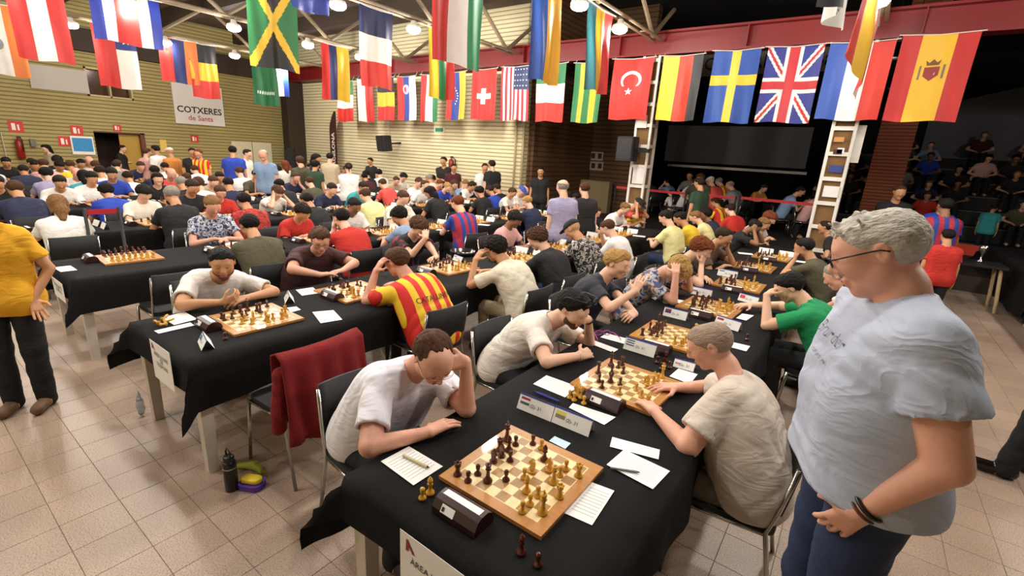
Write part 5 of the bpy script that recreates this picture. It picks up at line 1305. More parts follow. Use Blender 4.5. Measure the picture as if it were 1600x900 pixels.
# people on their feet
STAND = """
187 232 187 dark fair K short s .9|225 238 . brown fair P short s 1.9|247 234 . black tan W short s 3.6|268 238 . blond tan O cap s 3.4|300 238 . black tan K short s -.3|313 240 . red pink C short s -.9|363 236 . black tan B short s 2.6|382 240 . dark fair w short s .6
414 242 . grey pink b fringe s -.9|470 252 . brown fair V mop s 2.9|447 258 . red fair w long s 2.9|489 247 . black tan N long s 1.0|514 246 . black fair I short s 2.2|545 262 . dark fair W tail a 2.6|581 252 . dark tan K short s -1.4|77 232 . black fair I long s -1.3
695 252 . dark tan K short a -1.2|708 262 . dark tan M short s -.6|757 262 . dark tan W short s -.7|771 258 . dark fair K short s 2.8|845 268 . black tan K short s -1.0|490 258 . black tan G mop s 2.0
"""
def nearest_plane(x, sd):
    best = None
    for k, (a, b) in ROWS.items():
        p = a-.02 if sd == 'F' else b+.02
        if best is None or abs(p-x) < abs(best[1]-x): best = (k, p)
    return best
rc = random.Random(11); taken = [('A', 'F', 1.36), ('A', 'F', 2.55), ('A', 'F', 3.62), ('A', 'F', 4.45), ('A', 'B', 2.33), ('A', 'B', 4.38), ('B', 'F', 1.5), ('B', 'F', 2.56), ('B', 'F', 3.86), ('B', 'B', 2.6), ('B', 'B', 3.62)]
POSE = {'d': 'bent forward', 'c': 'chin on hand', 'C': 'cheek on hand', 'h': 'head in both hands', 'p': 'hand to forehead', 'u': 'sitting upright'}
NEARROW = {'A': 'aisle row', 'B': 'second row', 'C': 'third row', 'D': 'fourth row', 'E': 'fifth row', 'F': 'sixth row', 'G': 'seventh row'}
CHAIRS = []
n_mid = n_far = 0
for ent in CROWD.replace('\n', '|').split('|'):
    q = ent.split()
    if len(q) != 8 or q[3] == 'none' and q[4] == 'none' and q[5] == 'none': continue
    px, py, sd, st, hc, sk, shc, ps = float(q[0]), float(q[1]), q[2], q[3], q[4], q[5], q[6], q[7]
    g0 = at(px, py, 1.12); rk, X = nearest_plane(g0.x, sd)
    lo_, hi_ = (X-.55, X+.12) if sd == 'F' else (X-.12, X+.55)
    p = g0 if lo_ <= g0.x <= hi_ else atX(px, py, min(hi_, max(lo_, g0.x)))
    if not 1.0 < p.z < 1.26: p = Vector((p.x, p.y, min(1.24, max(1.02, p.z))))
    y = min(p.y, 9.7); f = 0 if sd == 'F' else math.pi
    occ = [y_ for (r_, s_, y_) in taken if r_ == rk and s_ == sd]
    for k_ in range(15 if math.hypot(p.x, p.y) > 7 else 9):
        yy = y+(.09*((k_+1)//2))*(1 if k_ % 2 else -1)
        if 1.05 < yy < 9.7 and all(abs(yy-q_) >= .40 for q_ in occ): y = yy; break
    taken.append((rk, sd, y))
    sn, sm = SHIRTS[shc]; hd = 'bald' if hc == 'none' else ('dark cap' if st == 'cap' else '%s %s hair' % (HS[st], HN[hc]))
    skn = sk; look = dict(skin=sk, shirt=sm, hair=None if st == 'none' else st, hc=hc if hc != 'none' else 'grey', seed=rc.randint(0, 99), trou=rc.choice([M_TROU, M_JEANS, M_TROU]))
    if px in (852, 895, 1012): look['capm'] = cloth('#3a4fa8') if px == 852 else BLK
    lab = '%s player in %s, %s, %s' % (('bald' if hc == 'none' else ('capped' if st == 'cap' else '%s %s-haired' % (HS[st], HN[hc]))), sn, POSE[ps]+('' if sd == 'F' else ', back turned'), NEARROW[rk])
    edge = ROWS[rk][0] if sd == 'F' else ROWS[rk][1]; sg = 1 if sd == 'F' else -1
    hx = min(edge-.22, p.x-.20) if sd == 'F' else max(edge+.22, p.x+.20); d = math.hypot(hx, y)
    fj = f+rc.uniform(-.15, .15)
    if d < 6.4:
        n_mid += 1
        a = dict(ARM[ps]); hp = {'d': 34, 'c': 24, 'C': 24, 'h': 40, 'p': 40, 'u': 12}[ps]+rc.uniform(-6, 8)
        pose = fit_pose(dict(hp=hp, hy=rc.uniform(-12, 12), **a), to_local((p.x, y, p.z), hx, y, fj)); J = skeleton(pose)
        lk = dict(look)
        if st == 'cap': lk['cap'] = look.get('capm', BLK); lk['hair'] = None
        if px in (1123,): lk['glasses'] = M_BLK
        assemble(lab, hx, y, fj, J, lk, fine=True, h=.013); CHAIRS.append((hx+math.cos(fj)*(J['hip'][1]+.08), y+math.sin(fj)*(J['hip'][1]+.08), fj, rk, sd, hd, sn))
    else:
        n_far += 1
        lean = 28 if p.z < 1.12 else 16
        far_person(lab, hx, y, fj, ps, {'d': 32, 'c': 22, 'C': 22, 'h': 38, 'p': 38, 'u': 10}[ps], lean if ps == 'd' else 24, look, s=rc.uniform(.95, 1.03), mirror=rc.random() < .5); CHAIRS.append((hx, y, fj, rk, sd, hd, sn))
for ent in STAND.replace('\n', '|').split('|'):
    q = ent.split()
    if len(q) != 9: continue
    px, py, hc, sk, shc, st, ps, f = float(q[0]), float(q[1]), q[3], q[4], q[5], q[6], q[7], float(q[8])
    d = ray(px, py); D = {363: 11.6, 414: 10.6, 545: 10.6, 447: 11.5, 470: 11.5, 490: 11.2, 845: 12.3}.get(px, 12.6 if px < 520 else 99)
    t = min(D, (YB-.95)/d[1], ((XL+.5)/d[0]) if d[0] < 0 else 99)
    if px == 187: t = (XL-.15)/d[0]
    if px == 77: t = (XL+.6)/d[0]
    if px == 845: t = D
    p = Vector((d[0]*t, d[1]*t, 0)); zc = HC+d[2]*t; s = min(1.12, max(.8, zc/1.615))
    sn, sm = SHIRTS[shc]; hd = '%s %s hair' % (HS[st], HN[hc]) if st != 'cap' else 'pale cap'
    where = 'near the lit back wall' if p.y > 9 else ('by the side wall door' if px in (187,) else ('by the brick side wall' if p.x < -14 else 'between the rows'))
    far_person('standing person with %s in %s, %s' % (hd, sn, where), p.x, p.y, f, ps, 12, 3, dict(skin=sk, shirt=sm, hair=st, hc=hc, seed=int(px), trou=rc.choice([M_TROU, M_JEANS, cloth('#5b5a52')]), capm=CREAM), s=s)
# two onlookers standing among the rows, near enough to show their features
for px, py, Y, f, lab, lk, kw in ((884, 293, 6.2, 2.6, 'standing bald man in lavender polo shirt watching a game from between rows', dict(shirt=cloth('#9a97b8'), hair='fringe', hc='grey', skin='fair', trou=cloth('#b9b2a4'), seed=31), {}),
        (917, 296, 7.2, 2.5, 'standing man in black t-shirt with short brown hair beside the bald onlooker', dict(shirt=BLK, hair='short', hc='brown', skin='fair', trou=M_TROU, seed=32), {})):
    p = atY(px, py, Y); s = p.z/1.615
    J = skeleton(dict(mode='stand', lean=4, hp=16, **SA)); lk['s'] = s; assemble(lab, p.x, p.y, f, J, lk, fine=True, h=.012)
# chairs
who = ['the balding man in white', 'the man with sunglasses on his hair', 'the young man in charcoal', 'the bowed player in a patterned shirt', 'the bald man in beige', 'the man in emerald green', 'the moustached man in white', 'the man in dark maroon', 'the player in red and yellow stripes', 'the black haired player in ivory', 'the young man in a dark football shirt']
for (x, y, f), wn in zip(HEROSEAT, who): chair(x, y, f, 'black chair with chrome legs under '+wn)
for x, y, f, rk, sd, hd, sn in CHAIRS:
    chair(x, y, f, 'black chair under the player in %s with %s, %s' % (sn, hd, NEARROW[rk]))
chair(-5.02, 1.55, math.pi, 'empty black chair pushed up to the table with nobody seated')
print('mid', n_mid, 'far', n_far)
# ================================================================== flags
def flag_mat(name, layout):
    """layout: list of (colour); built as strips of cloth, each its own face group"""
    return [mat('flag_'+c, c, .55, .10, 6, .1, 60) for c in layout]
def flag_mesh(A, B, drop, rects, seed, lowB=None, sag=.02, amp=.03, nu=22, nv=20, narrow=0.0):
    """hanging flag: top edge A->B, rects = [(u0,u1,v0,v1,colour)] painted in order (v measured downwards)"""
    rnd = random.Random(seed); ph = [rnd.uniform(0, 6) for _ in range(6)]
    A, B = Vector(A), Vector(B); U = B-A; N = U.normalized().cross(Vector((0, 0, 1)))
    cols = []; grid = []
    for r in rects:
        if r[4] not in cols: cols.append(r[4])
    us = sorted(set([0, 1]+[round(i/nu, 4) for i in range(nu+1)]+[r[k] for r in rects for k in (0, 1) if len(r) == 5]))
    vs_ = sorted(set([0, 1]+[round(i/nv, 4) for i in range(nv+1)]+[r[k] for r in rects for k in (2, 3) if len(r) == 5]))
    P = []
    for u in us:
        for v in vs_:
            w_ = amp*v**.6*(math.sin(u*9+ph[0]+v*1.2)+.5*math.sin(u*19+ph[1]-v*2))+.02*math.sin(v*4+ph[2])
            uu = .5+(u-.5)*(1-narrow*v**.7)
            q = A+U*uu+N*w_; dr = drop*v
            P.append((q.x, q.y, q.z-dr-sag*4*u*(1-u)*(1-v)+.015*math.sin(u*7+ph[3])*v))
    n = len(vs_); F = []; MI = []
    for i in range(len(us)-1):
        for j in range(n-1):
            uc, vc = (us[i]+us[i+1])/2, (vs_[j]+vs_[j+1])/2; c = 0
            for r in rects:
                if len(r) == 5:
                    if r[0] <= uc <= r[1] and r[2] <= vc <= r[3]: c = cols.index(r[4])
                elif r[5](uc, vc): c = cols.index(r[4])
            F.append((i*n+j, (i+1)*n+j, (i+1)*n+j+1, i*n+j+1)); MI.append(c)
    me = bpy.data.meshes.new('flag'); me.from_pydata(P, [], F)
    for c in cols: me.materials.append(flag_mat('', [c])[0])
    me.polygons.foreach_set('material_index', MI); me.polygons.foreach_set('use_smooth', [True]*len(F)); me.update()
    def surf(u, v, off):
        w_ = amp*v**.6*(math.sin(u*9+ph[0]+v*1.2)+.5*math.sin(u*19+ph[1]-v*2))+.02*math.sin(v*4+ph[2])
        uu = .5+(u-.5)*(1-narrow*v**.7); q = A+U*uu+N*(w_+off); return (q.x, q.y, q.z-drop*v-sag*4*u*(1-u)*(1-v)+.015*math.sin(u*7+ph[3])*v)
    return me, surf
def V_(*c): n = len(c); return [(i/n, (i+1)/n, 0, 1, k) for i, k in enumerate(c)]
def H_(*c): n = len(c); return [(0, 1, i/n, (i+1)/n, k) for i, k in enumerate(c)]
def F_(fn, c): return (0, 0, 0, 0, c, fn)
def flag(A, B, drop, rects, label, seed, group, marks=None, rope=True, fine=0, cords=False, **kw):
    me, surf = flag_mesh(A, B, drop, rects, seed, **({'nu': fine, 'nv': int(fine*1.3)} if fine else {}), **kw)
    o = link('national_flag', me); tag(o, label, 'flag', group)
    if rope:
        c = MB().tube([Vector(A)-(Vector(B)-Vector(A))*.06+Vector((0, 0, .012)), (Vector(A)+Vector(B))/2+Vector((0, 0, -.015)), Vector(B)+(Vector(B)-Vector(A))*.06+Vector((0, 0, .012))], .008, 6).build('header_cord', M_WHITE, o)
    if cords:
        for q in (Vector(A), Vector(B)): MB().tube([q, (q.x, YBM-.15, 4.19)], .006, 5).build('hanging_cord', M_WHITE, o)
    if marks:
        for name, polys, col in marks:
            for off in (-.006, .006):
                mb = MB()
                for pl in polys: mb.add([surf(u, v, off) for u, v in pl], [tuple(range(len(pl)))])
                mb.build(name, mat('flagmark_'+col, col, .6, .05), o)
    return o
def disc(u, v, ru, rv, n=20): return [(u+ru*math.cos(2*math.pi*i/n), v+rv*math.sin(2*math.pi*i/n)) for i in range(n)]
def star(u, v, ru, rv, rot=-math.pi/2): return [[(u, v), (u+ru*(1 if k % 2 == 0 else .4)*math.cos(rot+k*math.pi/5), v+rv*(1 if k % 2 == 0 else .4)*math.sin(rot+k*math.pi/5)), (u+ru*(1 if (k+1) % 2 == 0 else .4)*math.cos(rot+(k+1)*math.pi/5), v+rv*(1 if (k+1) % 2 == 0 else .4)*math.sin(rot+(k+1)*math.pi/5))] for k in range(10)]
# a row of flags under the red girder: left and right pixel of the top edge, bottom pixel
YF = YBM-.24; GB = 'flags under the red girder'
def beam_flag(xl, xr, yt, yb, rects, label, seed, marks=None, fine=0, **kw):
    A, B = atY(xl, yt, YF), atY(xr, yt-(xr-xl)*.06, YF); bot = atY((xl+xr)/2, yb, YF).z
    return flag(A, B, (A.z+B.z)/2-bot, rects, label, seed, GB, marks, fine=fine, cords=True, **kw)
R1, G1, W1_, Y1, B1 = '#c4261f', '#1f7a44', '#e8e4dc', '#e2b92c', '#1d3c94'
beam_flag(527, 550, 128, 190, H_(G1, W1_, R1), 'green, white and red flag partly behind the Colombian colours', 1)
beam_flag(558, 583, 124, 190, V_(W1_, R1), 'white and red two-band flag under the red girder', 2)
beam_flag(590, 615, 122, 188, H_('#16161c', Y1, R1), 'black, yellow and red flag hung flat under the red girder', 3)
beam_flag(621, 649, 120, 188, V_(R1, B1, W1_), 'red, blue and white banded flag with a round crest', 4, [('crest', [disc(.48, .28, .2, .11)], '#a8b4d8'), ('crest_cross', [disc(.48, .28, .11, .06)], '#c4261f')])
beam_flag(657, 686, 117, 190, V_(R1, W1_, G1), 'red, white and green banded flag under the red girder', 5)
beam_flag(697, 728, 113, 187, V_(R1, B1, Y1), 'red, blue and yellow flag with an arc of white stars', 6, [('star', [q for k in range(7) for q in star(.47+.12*math.sin(k*.5), .32+.055*k, .04, .022)], '#f2f2f2')])
beam_flag(738, 776, 109, 187, [(0, 1, 0, 1, R1), (.40, .60, .36, .68, W1_), (.20, .80, .465, .575, W1_)], 'red flag with a white cross in the centre', 7)
us = [(i/13, (i+1)/13, 0, 1, '#b4283a' if i % 2 == 0 else W1_) for i in range(13)]+[(6/13, 1, 0, .42, '#22305e')]
beam_flag(785, 828, 105, 188, us, 'flag of red and white stripes with a starred blue canton', 8, [('star', [q for i in range(5) for k in range(4) for q in star(.52+.1*i, .05+.1*k, .03, .018)], '#f2f2f2')])
beam_flag(841, 886, 101, 190, H_(G1, W1_, '#d03226'), 'green, white and red flag hung flat under the red girder', 9)
beam_flag(899, 944, 99, 192, [(i/5, (i+1)/5, 0, 1, [G1, Y1, G1, Y1, G1][i]) for i in range(5)]+[(.55, 1, 0, .4, R1)], 'green and yellow striped flag with a red corner', 10)
mo = [[(.5+.26*math.cos(a), .34+.15*math.sin(a)), (.5+.26*math.cos(a+.16), .34+.15*math.sin(a+.16)), (.5+.2*math.cos(a+.16), .36+.118*math.sin(a+.16)), (.5+.2*math.cos(a), .36+.118*math.sin(a))] for a in [math.pi*.78+.16*k for k in range(29)]]
beam_flag(960, 1022, 93, 187, [(0, 1, 0, 1, '#d02a20')], 'red flag with a white crescent and star', 11, [('crescent', mo, '#f0ece6'), ('star', star(.47, .53, .11, .065), '#f0ece6')])
beam_flag(1037, 1100, 88, 189, [(0, .42, 0, 1, '#e8c52c'), (.42, .76, 0, 1, '#cf3a22'), (.76, 1, 0, 1, '#121215')], 'yellow, red and black banded flag beside the first lattice column', 12)
beam_flag(1117, 1190, 80, 192, [(0, 1, 0, 1, '#1b4a9e'), (.40, .60, 0, 1, '#e6bc32'), (0, 1, .33, .47, '#e6bc32')], 'blue flag with a yellow cross', 13)
def uj(u, v):
    d1 = abs((u-.5)*1.0-(v-.5)*1.0); d2 = abs((u-.5)+(v-.5)); return min(d1, d2)
beam_flag(1201, 1290, 74, 192, [(0, 1, 0, 1, '#1f2f86'), F_(lambda u, v: uj(u, v) < .085, W1_), F_(lambda u, v: uj(u, v) < .03, '#b5202c'), F_(lambda u, v: abs(u-.5) < .15 or abs(v-.5) < .10, W1_), F_(lambda u, v: abs(u-.5) < .09 or abs(v-.5) < .055, '#b5202c')], 'blue flag with red and white crossed saltires', 14, fine=64)
beam_flag(1298, 1402, 68, 188, V_('#2a52a8', W1_, '#cf3424'), 'blue, white and red banded flag above the second lattice column', 15)
# a crest for the red and yellow flag: shield, crown and two pillars
cr = [('shield', [[(.40, .36), (.60, .36), (.60, .46), (.5, .52), (.40, .46)]], '#8c2a22'), ('crown', [[(.42, .34), (.40, .28), (.45, .31), (.5, .27), (.55, .31), (.60, .28), (.58, .34)]], '#6a4a1c'), ('pillar', [[(.33, .34), (.36, .34), (.36, .50), (.33, .50)]], '#7a6a58'), ('pillar', [[(.64, .34), (.67, .34), (.67, .50), (.64, .50)]], '#7a6a58'), ('shield_field', [[(.45, .39), (.55, .39), (.55, .45), (.45, .45)]], '#d8d0c0')]
beam_flag(1412, 1535, 56, 190, [(0, .27, 0, 1, '#b81f1c'), (.27, .72, 0, 1, '#e2b428'), (.72, 1, 0, 1, '#b81f1c')], 'red, yellow and red flag with a crest', 16, cr)
# flags hung along the lamp trusses
GT = 'flags hanging from the roof trusses'
def truss_flag(X, xl, xr, yb, rects, label, seed, marks=None, yl=None, fine=0, ztop=4.40, **kw):
    a = atX(xl, yb, X); b = atX(xr, yb, X); A = Vector((X, a.y, ztop)); B = Vector((X, b.y, ztop))
    return flag(A, B, ztop-(a.z+b.z)/2, rects, label, seed, GT, marks, fine=fine, **kw)
T1, T2, T3, T4, T5 = RAILS[0], RAILS[1], RAILS[2], RAILS[3], RAILS[4]
truss_flag(T1, -28, 48, 118, V_('#2a7a4a', W1_, '#d8762a'), 'green, white and orange flag with a grey emblem', 20, [('emblem', [disc(.45, .55, .12, .09)], '#8a8f96')])
truss_flag(T2, 30, 118, 96, V_(R1, W1_, R1), 'red, white and red banded flag hanging from a truss', 21)
truss_flag(T2, 150, 256, 70, [(i/6, (i+1)/6, 0, 1, ['#2338a0', W1_, R1, R1, W1_, '#2338a0'][i]) for i in range(6)], 'blue, white and red five-band flag hanging from a truss', 22)
truss_flag(T1, 158, 222, 138, [(0, .5, 0, 1, R1), (.5, 1, .35, 1, W1_), (.5, 1, 0, .35, '#22367a')], 'red and white flag with a star in a blue corner', 23, [('star', star(.75, .2, .12, .07), '#f2f2f2')])
truss_flag(T1, 255, 313, 130, V_(R1, '#22306e', '#d8702c'), 'red, blue and orange banded flag hanging from a truss', 24)
truss_flag(T1, 303, 345, 154, H_('#16161c', Y1, '#cc2f24'), 'black, yellow and red flag above the painted sign', 25)
truss_flag(T3, 394, 468, 108, [(0, 1, 0, 1, '#1f6e3a'), F_(lambda u, v: abs(v-.5) > abs(u-.5), '#14140f'), F_(lambda u, v: min(abs((u-.5)-(v-.5)), abs((u-.5)+(v-.5))) < .085, '#e0b62c')], 'green and black flag with a yellow diagonal cross', 26, fine=56)
truss_flag(T3, 440, 512, 17, [(0, 1, 0, 1, '#20358c')], 'plain royal blue flag close to a bright lamp', 27)
truss_flag(T1-.09, 402, 453, 149, [(i/5, (i+1)/5, 0, 1, ['#2848a0', W1_][i % 2]) for i in range(5)], 'blue and white striped flag hanging from a truss', 28)
truss_flag(T1+.09, 398, 436, 165, [(0, 1, 0, 1, '#15693c')], 'green flag with white script', 29, [('script', [[(.15+.08*k, .72), (.2+.08*k, .70), (.2+.08*k, .76), (.15+.08*k, .78)] for k in range(9)], '#cfe0d2')])
truss_flag(T2, 505, 547, 157, [(0, .28, 0, 1, R1), (.28, .55, 0, 1, '#262a5c'), (.55, 1, 0, 1, Y1)], 'red, navy and yellow banded flag hanging from a truss', 30)
truss_flag(T3, 564, 614, 137, H_('#171f4a', W1_, '#cf2f24'), 'navy, white and red flag hung flat from a truss', 31)
truss_flag(T4, 674, 753, 102, V_(R1, W1_, '#14804e'), 'red, white and green flag with script borders and an emblem', 32, [('emblem', [[(.5+.07*math.cos(a), .12+.05*math.sin(a)), (.5+.07*math.cos(a+.3), .12+.05*math.sin(a+.3)), (.5+.05*math.cos(a+.3), .12+.036*math.sin(a+.3)), (.5+.05*math.cos(a), .12+.036*math.sin(a))] for a in [.3*k for k in range(18)]], '#c4261f')])
truss_flag(T3, 670, 708, 155, V_(Y1, G1, R1), 'yellow, green and red flag behind the one with the emblem', 33)
truss_flag(T4, 822, 870, 128, V_('#2352a4', '#e0ae2a'), 'blue and yellow two-band flag hanging from a truss', 34, narrow=.1)
truss_flag(T4, 908, 948, 143, V_('#2a6a74', '#d8a82c', '#c8302c'), 'teal, yellow and red folded flag beside a lamp', 35, narrow=.25, amp=.05)
truss_flag(T5, 1306, 1352, 128, V_('#cf3c2c', '#dcae34', '#cf3c2c', W1_), 'narrow red and yellow flag hanging edge-on from a truss', 36, amp=.05, narrow=.3)
truss_flag(T5, 1286, 1306, 28, V_('#16161a', W1_), 'black and white flag end hanging edge-on from a truss', 37, amp=.05)
# ================================================================== things on the walls and in the rear hall
def wall_box(px0, py0, px1, py1, X=None, Y=None, d=.04, name='sign', m=None, off=.0):
    if X is not None:
        a, b = atX(px0, py0, X), atX(px1, py1, X); return MB().box((X+off, min(a.y, b.y), min(a.z, b.z)), (X+off+d, max(a.y, b.y), max(a.z, b.z))).build(name, m)
    a, b = atY(px0, py0, Y), atY(px1, py1, Y); return MB().box((min(a.x, b.x), Y-off-d, min(a.z, b.z)), (max(a.x, b.x), Y-off, max(a.z, b.z))).build(name, m)
M_PANEL = mat('grey_panel', '#b9b3a8', .6, .08, 2)
tag(wall_box(41, 99, 140, 147, X=XL, name='wall_panel', m=M_PANEL), 'blank grey panel beside the high window', 'panel')
a, b = atX(266, 128, XL), atX(351, 198, XL); y0, y1, z0, z1 = a.y, b.y, b.z, a.z
sg = MB().box((XL, y0, z0), (XL+.05, y1, z1)).build('hall_sign', mat('sign_white', '#d9d4cc', .6, .04)); tag(sg, 'white wall sign lettered COTXERES de Sants', 'sign')
wd = y1-y0
text_mesh('sign_lettering', 'COTXERES', wd*.185, M_INK, sg, frame((XL+.053, (y0+y1)/2, z0+(z1-z0)*.36), (0, 1, 0), (0, 0, 1)), bold=.006, extrude=.002)
text_mesh('sign_lettering', 'de Sants', wd*.15, mat('sign_red', '#a8443a', .6), sg, frame((XL+.053, (y0+y1)/2, z0+(z1-z0)*.16), (0, 1, 0), (0, 0, 1)), bold=.003, extrude=.002)
M_FIRE = mat('fire_sign_red', '#c2281c', .5)
def fire_sign(px, py, w_, label):
    p = atX(px, py, XL); o = MB().box((XL, p.y-w_/2, p.z-w_/2), (XL+.015, p.y+w_/2, p.z+w_/2)).build('fire_sign', M_FIRE); tag(o, label, 'sign', 'red safety signs')
    MB().box((XL+.015, p.y-w_*.3, p.z-w_*.3), (XL+.017, p.y-w_*.05, p.z+w_*.3)).box((XL+.015, p.y+w_*.08, p.z-w_*.3), (XL+.017, p.y+w_*.2, p.z+w_*.2)).build('pictogram', M_WHITE, o)
for px, py, w_, lb in ((25, 198, .30, 'red square safety sign above the fire extinguisher'), (120, 204, .28, 'red square safety sign above the blue board'), (101, 221, .28, 'red square safety sign beside the blue board'), (304, 217, .24, 'red square safety sign under the painted hall sign'), (183, 200, .2, 'small red sign above the open door')): fire_sign(px, py, w_, lb)
o = tag(wall_box(108, 212, 149, 242, X=XL, d=.05, name='notice_board', m=M_WHITE), 'white framed board with a blue sheet beside the door', 'board')
a, b = atX(111, 215, XL), atX(146, 237, XL); MB().box((XL+.05, a.y, b.z), (XL+.056, b.y, a.z)).build('blue_sheet', mat('blue_sheet', '#2a86bc', .6, .06), o)
tag(wall_box(45, 217, 56, 229, X=XL, d=.12, name='hose_cabinet', m=mat('grey_box', '#6b6557', .5)), 'grey wall box next to the fire extinguisher', 'box')
tag(wall_box(0, 206, 14, 262, X=XL, d=.05, name='white_board', m=M_PANEL), 'pale upright panel on the side wall corner', 'panel')
tag(wall_box(249, 218, 262, 238, X=XL, d=.01, name='yellow_poster', m=mat('yellow_paper', '#d8b85a', .7)), 'yellow paper poster beside the door frame', 'poster')
def extinguisher(p, label):
    e = empty('fire_extinguisher', p); tag(e, label, 'extinguisher', 'fire extinguishers')
    MB().lathe([(.07, 0), (.085, .02), (.085, .42), (.06, .5), (.025, .53), (.025, .56)], 14).build('cylinder', mat('extinguisher_red', '#8c1a14', .3), e, True)
    MB().box((-.03, -.02, .56), (.03, .06, .60)).build('valve', M_BLACK, e); MB().tube([(0, .04, .57), (.12, .06, .5), (.13, .05, .2)], .014).build('hose', M_BLACK, e, True)
p = atX(31, 236, XL); extinguisher((XL+.1, p.y, p.z-.2), 'dark red fire extinguisher on the side wall')
p = atY(709, 265, YB); extinguisher((p.x, YB-.12, p.z-.2), 'dark red fire extinguisher on the lit back wall')
M_SPK = mat('speaker_black', '#0f0f11', .6)
def speaker(px0, py0, px1, py1, Y, label, tilt=.0):
    a, b = atY(px0, py0, Y), atY(px1, py1, Y); w_, h_ = abs(b.x-a.x), abs(a.z-b.z)
    e = empty('loudspeaker', ((a.x+b.x)/2, Y, b.z)); tag(e, label, 'loudspeaker', 'black loudspeakers')
    if b.z < .25: e.location.z = 0; h_ = a.z
    MB().rbox((-w_/2, -.32, 0), (w_/2, 0, h_), .05).build('cabinet', M_SPK, e); MB().box((-w_*.42, -.33, h_*.06), (w_*.42, -.318, h_*.94)).build('grille', mat('grille_dark', '#1c1c1f', .4), e)
    MB().box((-.04, 0, h_*.4), (.04, .43, h_*.5)).build('bracket', M_SPK, e); e.rotation_euler = (tilt, 0, -.25)
speaker(600, 211, 617, 236, YB-.4, 'black loudspeaker bracketed on the lit back wall', .12)
speaker(411, 216, 434, 231, YB-.48, 'wide black loudspeaker high in the wall corner', .1)
speaker(455, 231, 467, 303, YB-.5, 'black floor loudspeaker in front of the wall corner')
speaker(405, 238, 416, 292, 10.2, 'low black loudspeaker near the white doors')
o = tag(wall_box(445, 229, 454, 302, Y=YB, d=.4, off=.1, name='plywood_crate', m=mat('plywood', '#8a5c34', .7, .2, 10)), 'brown plywood crate between loudspeakers in the corner', 'crate')
o = wall_box(679, 199, 695, 207, Y=YB, d=.02, name='exit_sign', m=M_WHITE); tag(o, 'small green and white exit sign on the lit back wall', 'sign')
a, b = atY(681, 200, YB), atY(693, 206, YB); MB().box((a.x, YB-.025, b.z), (b.x, YB-.02, a.z)).build('pictogram', mat('exit_green', '#2a8a5a', .5), o)
mb = MB()
for dx in (0, .14): 
    p = atY(808+dx*40, 215, YB); mb.tube([(p.x+dx, YB-.06, 0), (p.x+dx, YB-.06, 4.2)], .03, 8)
tag(mb.build('wall_pipe', mat('cream_pipe', '#b8ab80', .5), None, True), 'pair of cream pipes at the end of the lit wall', 'pipe')
p = atY(608, 200, YB); tag(MB().tube([(p.x, YB-.02, 4.2), (p.x, YB-.02, 2.35)], .012, 6).build('cable', M_WHITE), 'thin white cable down to the wall loudspeaker', 'cable')
# feather banners
M_FB = mat('banner_dark_red', '#3c0e10', .7, .15, 4); M_FBR = mat('banner_red', '#a3271f', .7)
def feather(px, ytop, ybot, Y, label, mirror=1):
    a, b = atY(px, ytop, Y), atY(px, ybot, Y); h_ = a.z-.05; w_ = .42
    e = empty('feather_banner', (b.x, Y, 0)); tag(e, label, 'banner', 'feather banners')
    pts = [(-.02*mirror, 0)]; L = []; Rr = []
    for i in range(15):
        t = i/14; z = .35+(h_-.35)*t; L.append((-w_/2*mirror+ (w_*.75*mirror*max(0, (t-.75)/.25)**2), z)); Rr.append((w_/2*mirror, z if t < .97 else z-.01))
    vs = [(x, 0, z) for x, z in L]+[(x, 0, z) for x, z in Rr]
    fs = [(i, i+1, 15+i+1, 15+i) for i in range(14)]
    mb = MB().add(vs, fs)
    mb.build('banner_cloth', M_FB, e)
    MB().tube([(x, 0, z) for x, z in [(-w_/2*mirror, 0)]+L], .015, 6).build('pole', M_BLACK, e, True)
    MB().rbox((-.25, -.25, 0), (.25, .25, .03), .1).build('base', M_BLACK, e)
    for sy in (-1, 1): text_mesh('banner_lettering', 'BARCELONA', .26, M_WHITE, e, frame((0, sy*.012, .35+(h_-.35)*.46), (0, 0, 1), (-1 if sy < 0 else 1, 0, 0)), bold=.006)
    return e
feather(523, 172, 262, YB-.35, 'dark red feather banner lettered BARCELONA on the lit wall side')
feather(856, 190, 262, 13.2, 'dark red feather banner lettered BARCELONA before the brown bricks')
# rear hall: posters on the brown bricks, big screen, stage edge, seating steps
YP = YD-.02
for r_ in range(2):
    for c_ in range(8):
        x0 = 861+c_*10.3; y0 = 233+r_*15.5+c_*.6
        o = wall_box(x0, y0, x0+9, y0+14, Y=YP, d=.02, name='framed_photo', m=mat('photo_mount', '#a89e94', .6)); tag(o, 'small framed photograph on the brown brick wall', 'picture', 'framed photographs on the brown wall')
        a, b = atY(x0+2, y0+2.5, YP), atY(x0+7, y0+11, YP); MB().box((a.x, YP-.024, b.z), (b.x, YP-.02, a.z)).build('photo', mat('photo_dark', '#2a1d16', .4), o)
YSC = 17.5
o = tag(wall_box(1046, 196, 1258, 264, Y=YSC, d=.05, name='projection_screen', m=mat('screen_grey', '#5a5a5c', .8, .05, 2)), 'large unlit grey projection screen at the rear', 'screen')
a, b = atY(1046, 259, YSC), atY(1258, 270, YSC); MB().box((a.x-.05, YSC-.08, b.z-.06), (b.x+.05, YSC-.02, b.z+.02)).build('screen_rail', mat('rail_grey', '#8a8884', .4, metal=.6), o)
a = atY(1100, 90, 16.0); b = atY(1320, 110, 16.0)
o = MB().box((a.x, 15.98, b.z), (b.x, 16.0, a.z+.1)).build('hall_sign', mat('sign_dim', '#8a8378', .7)); tag(o, 'dim banner lettered COTXERES de Sants hung in the rear hall', 'sign')
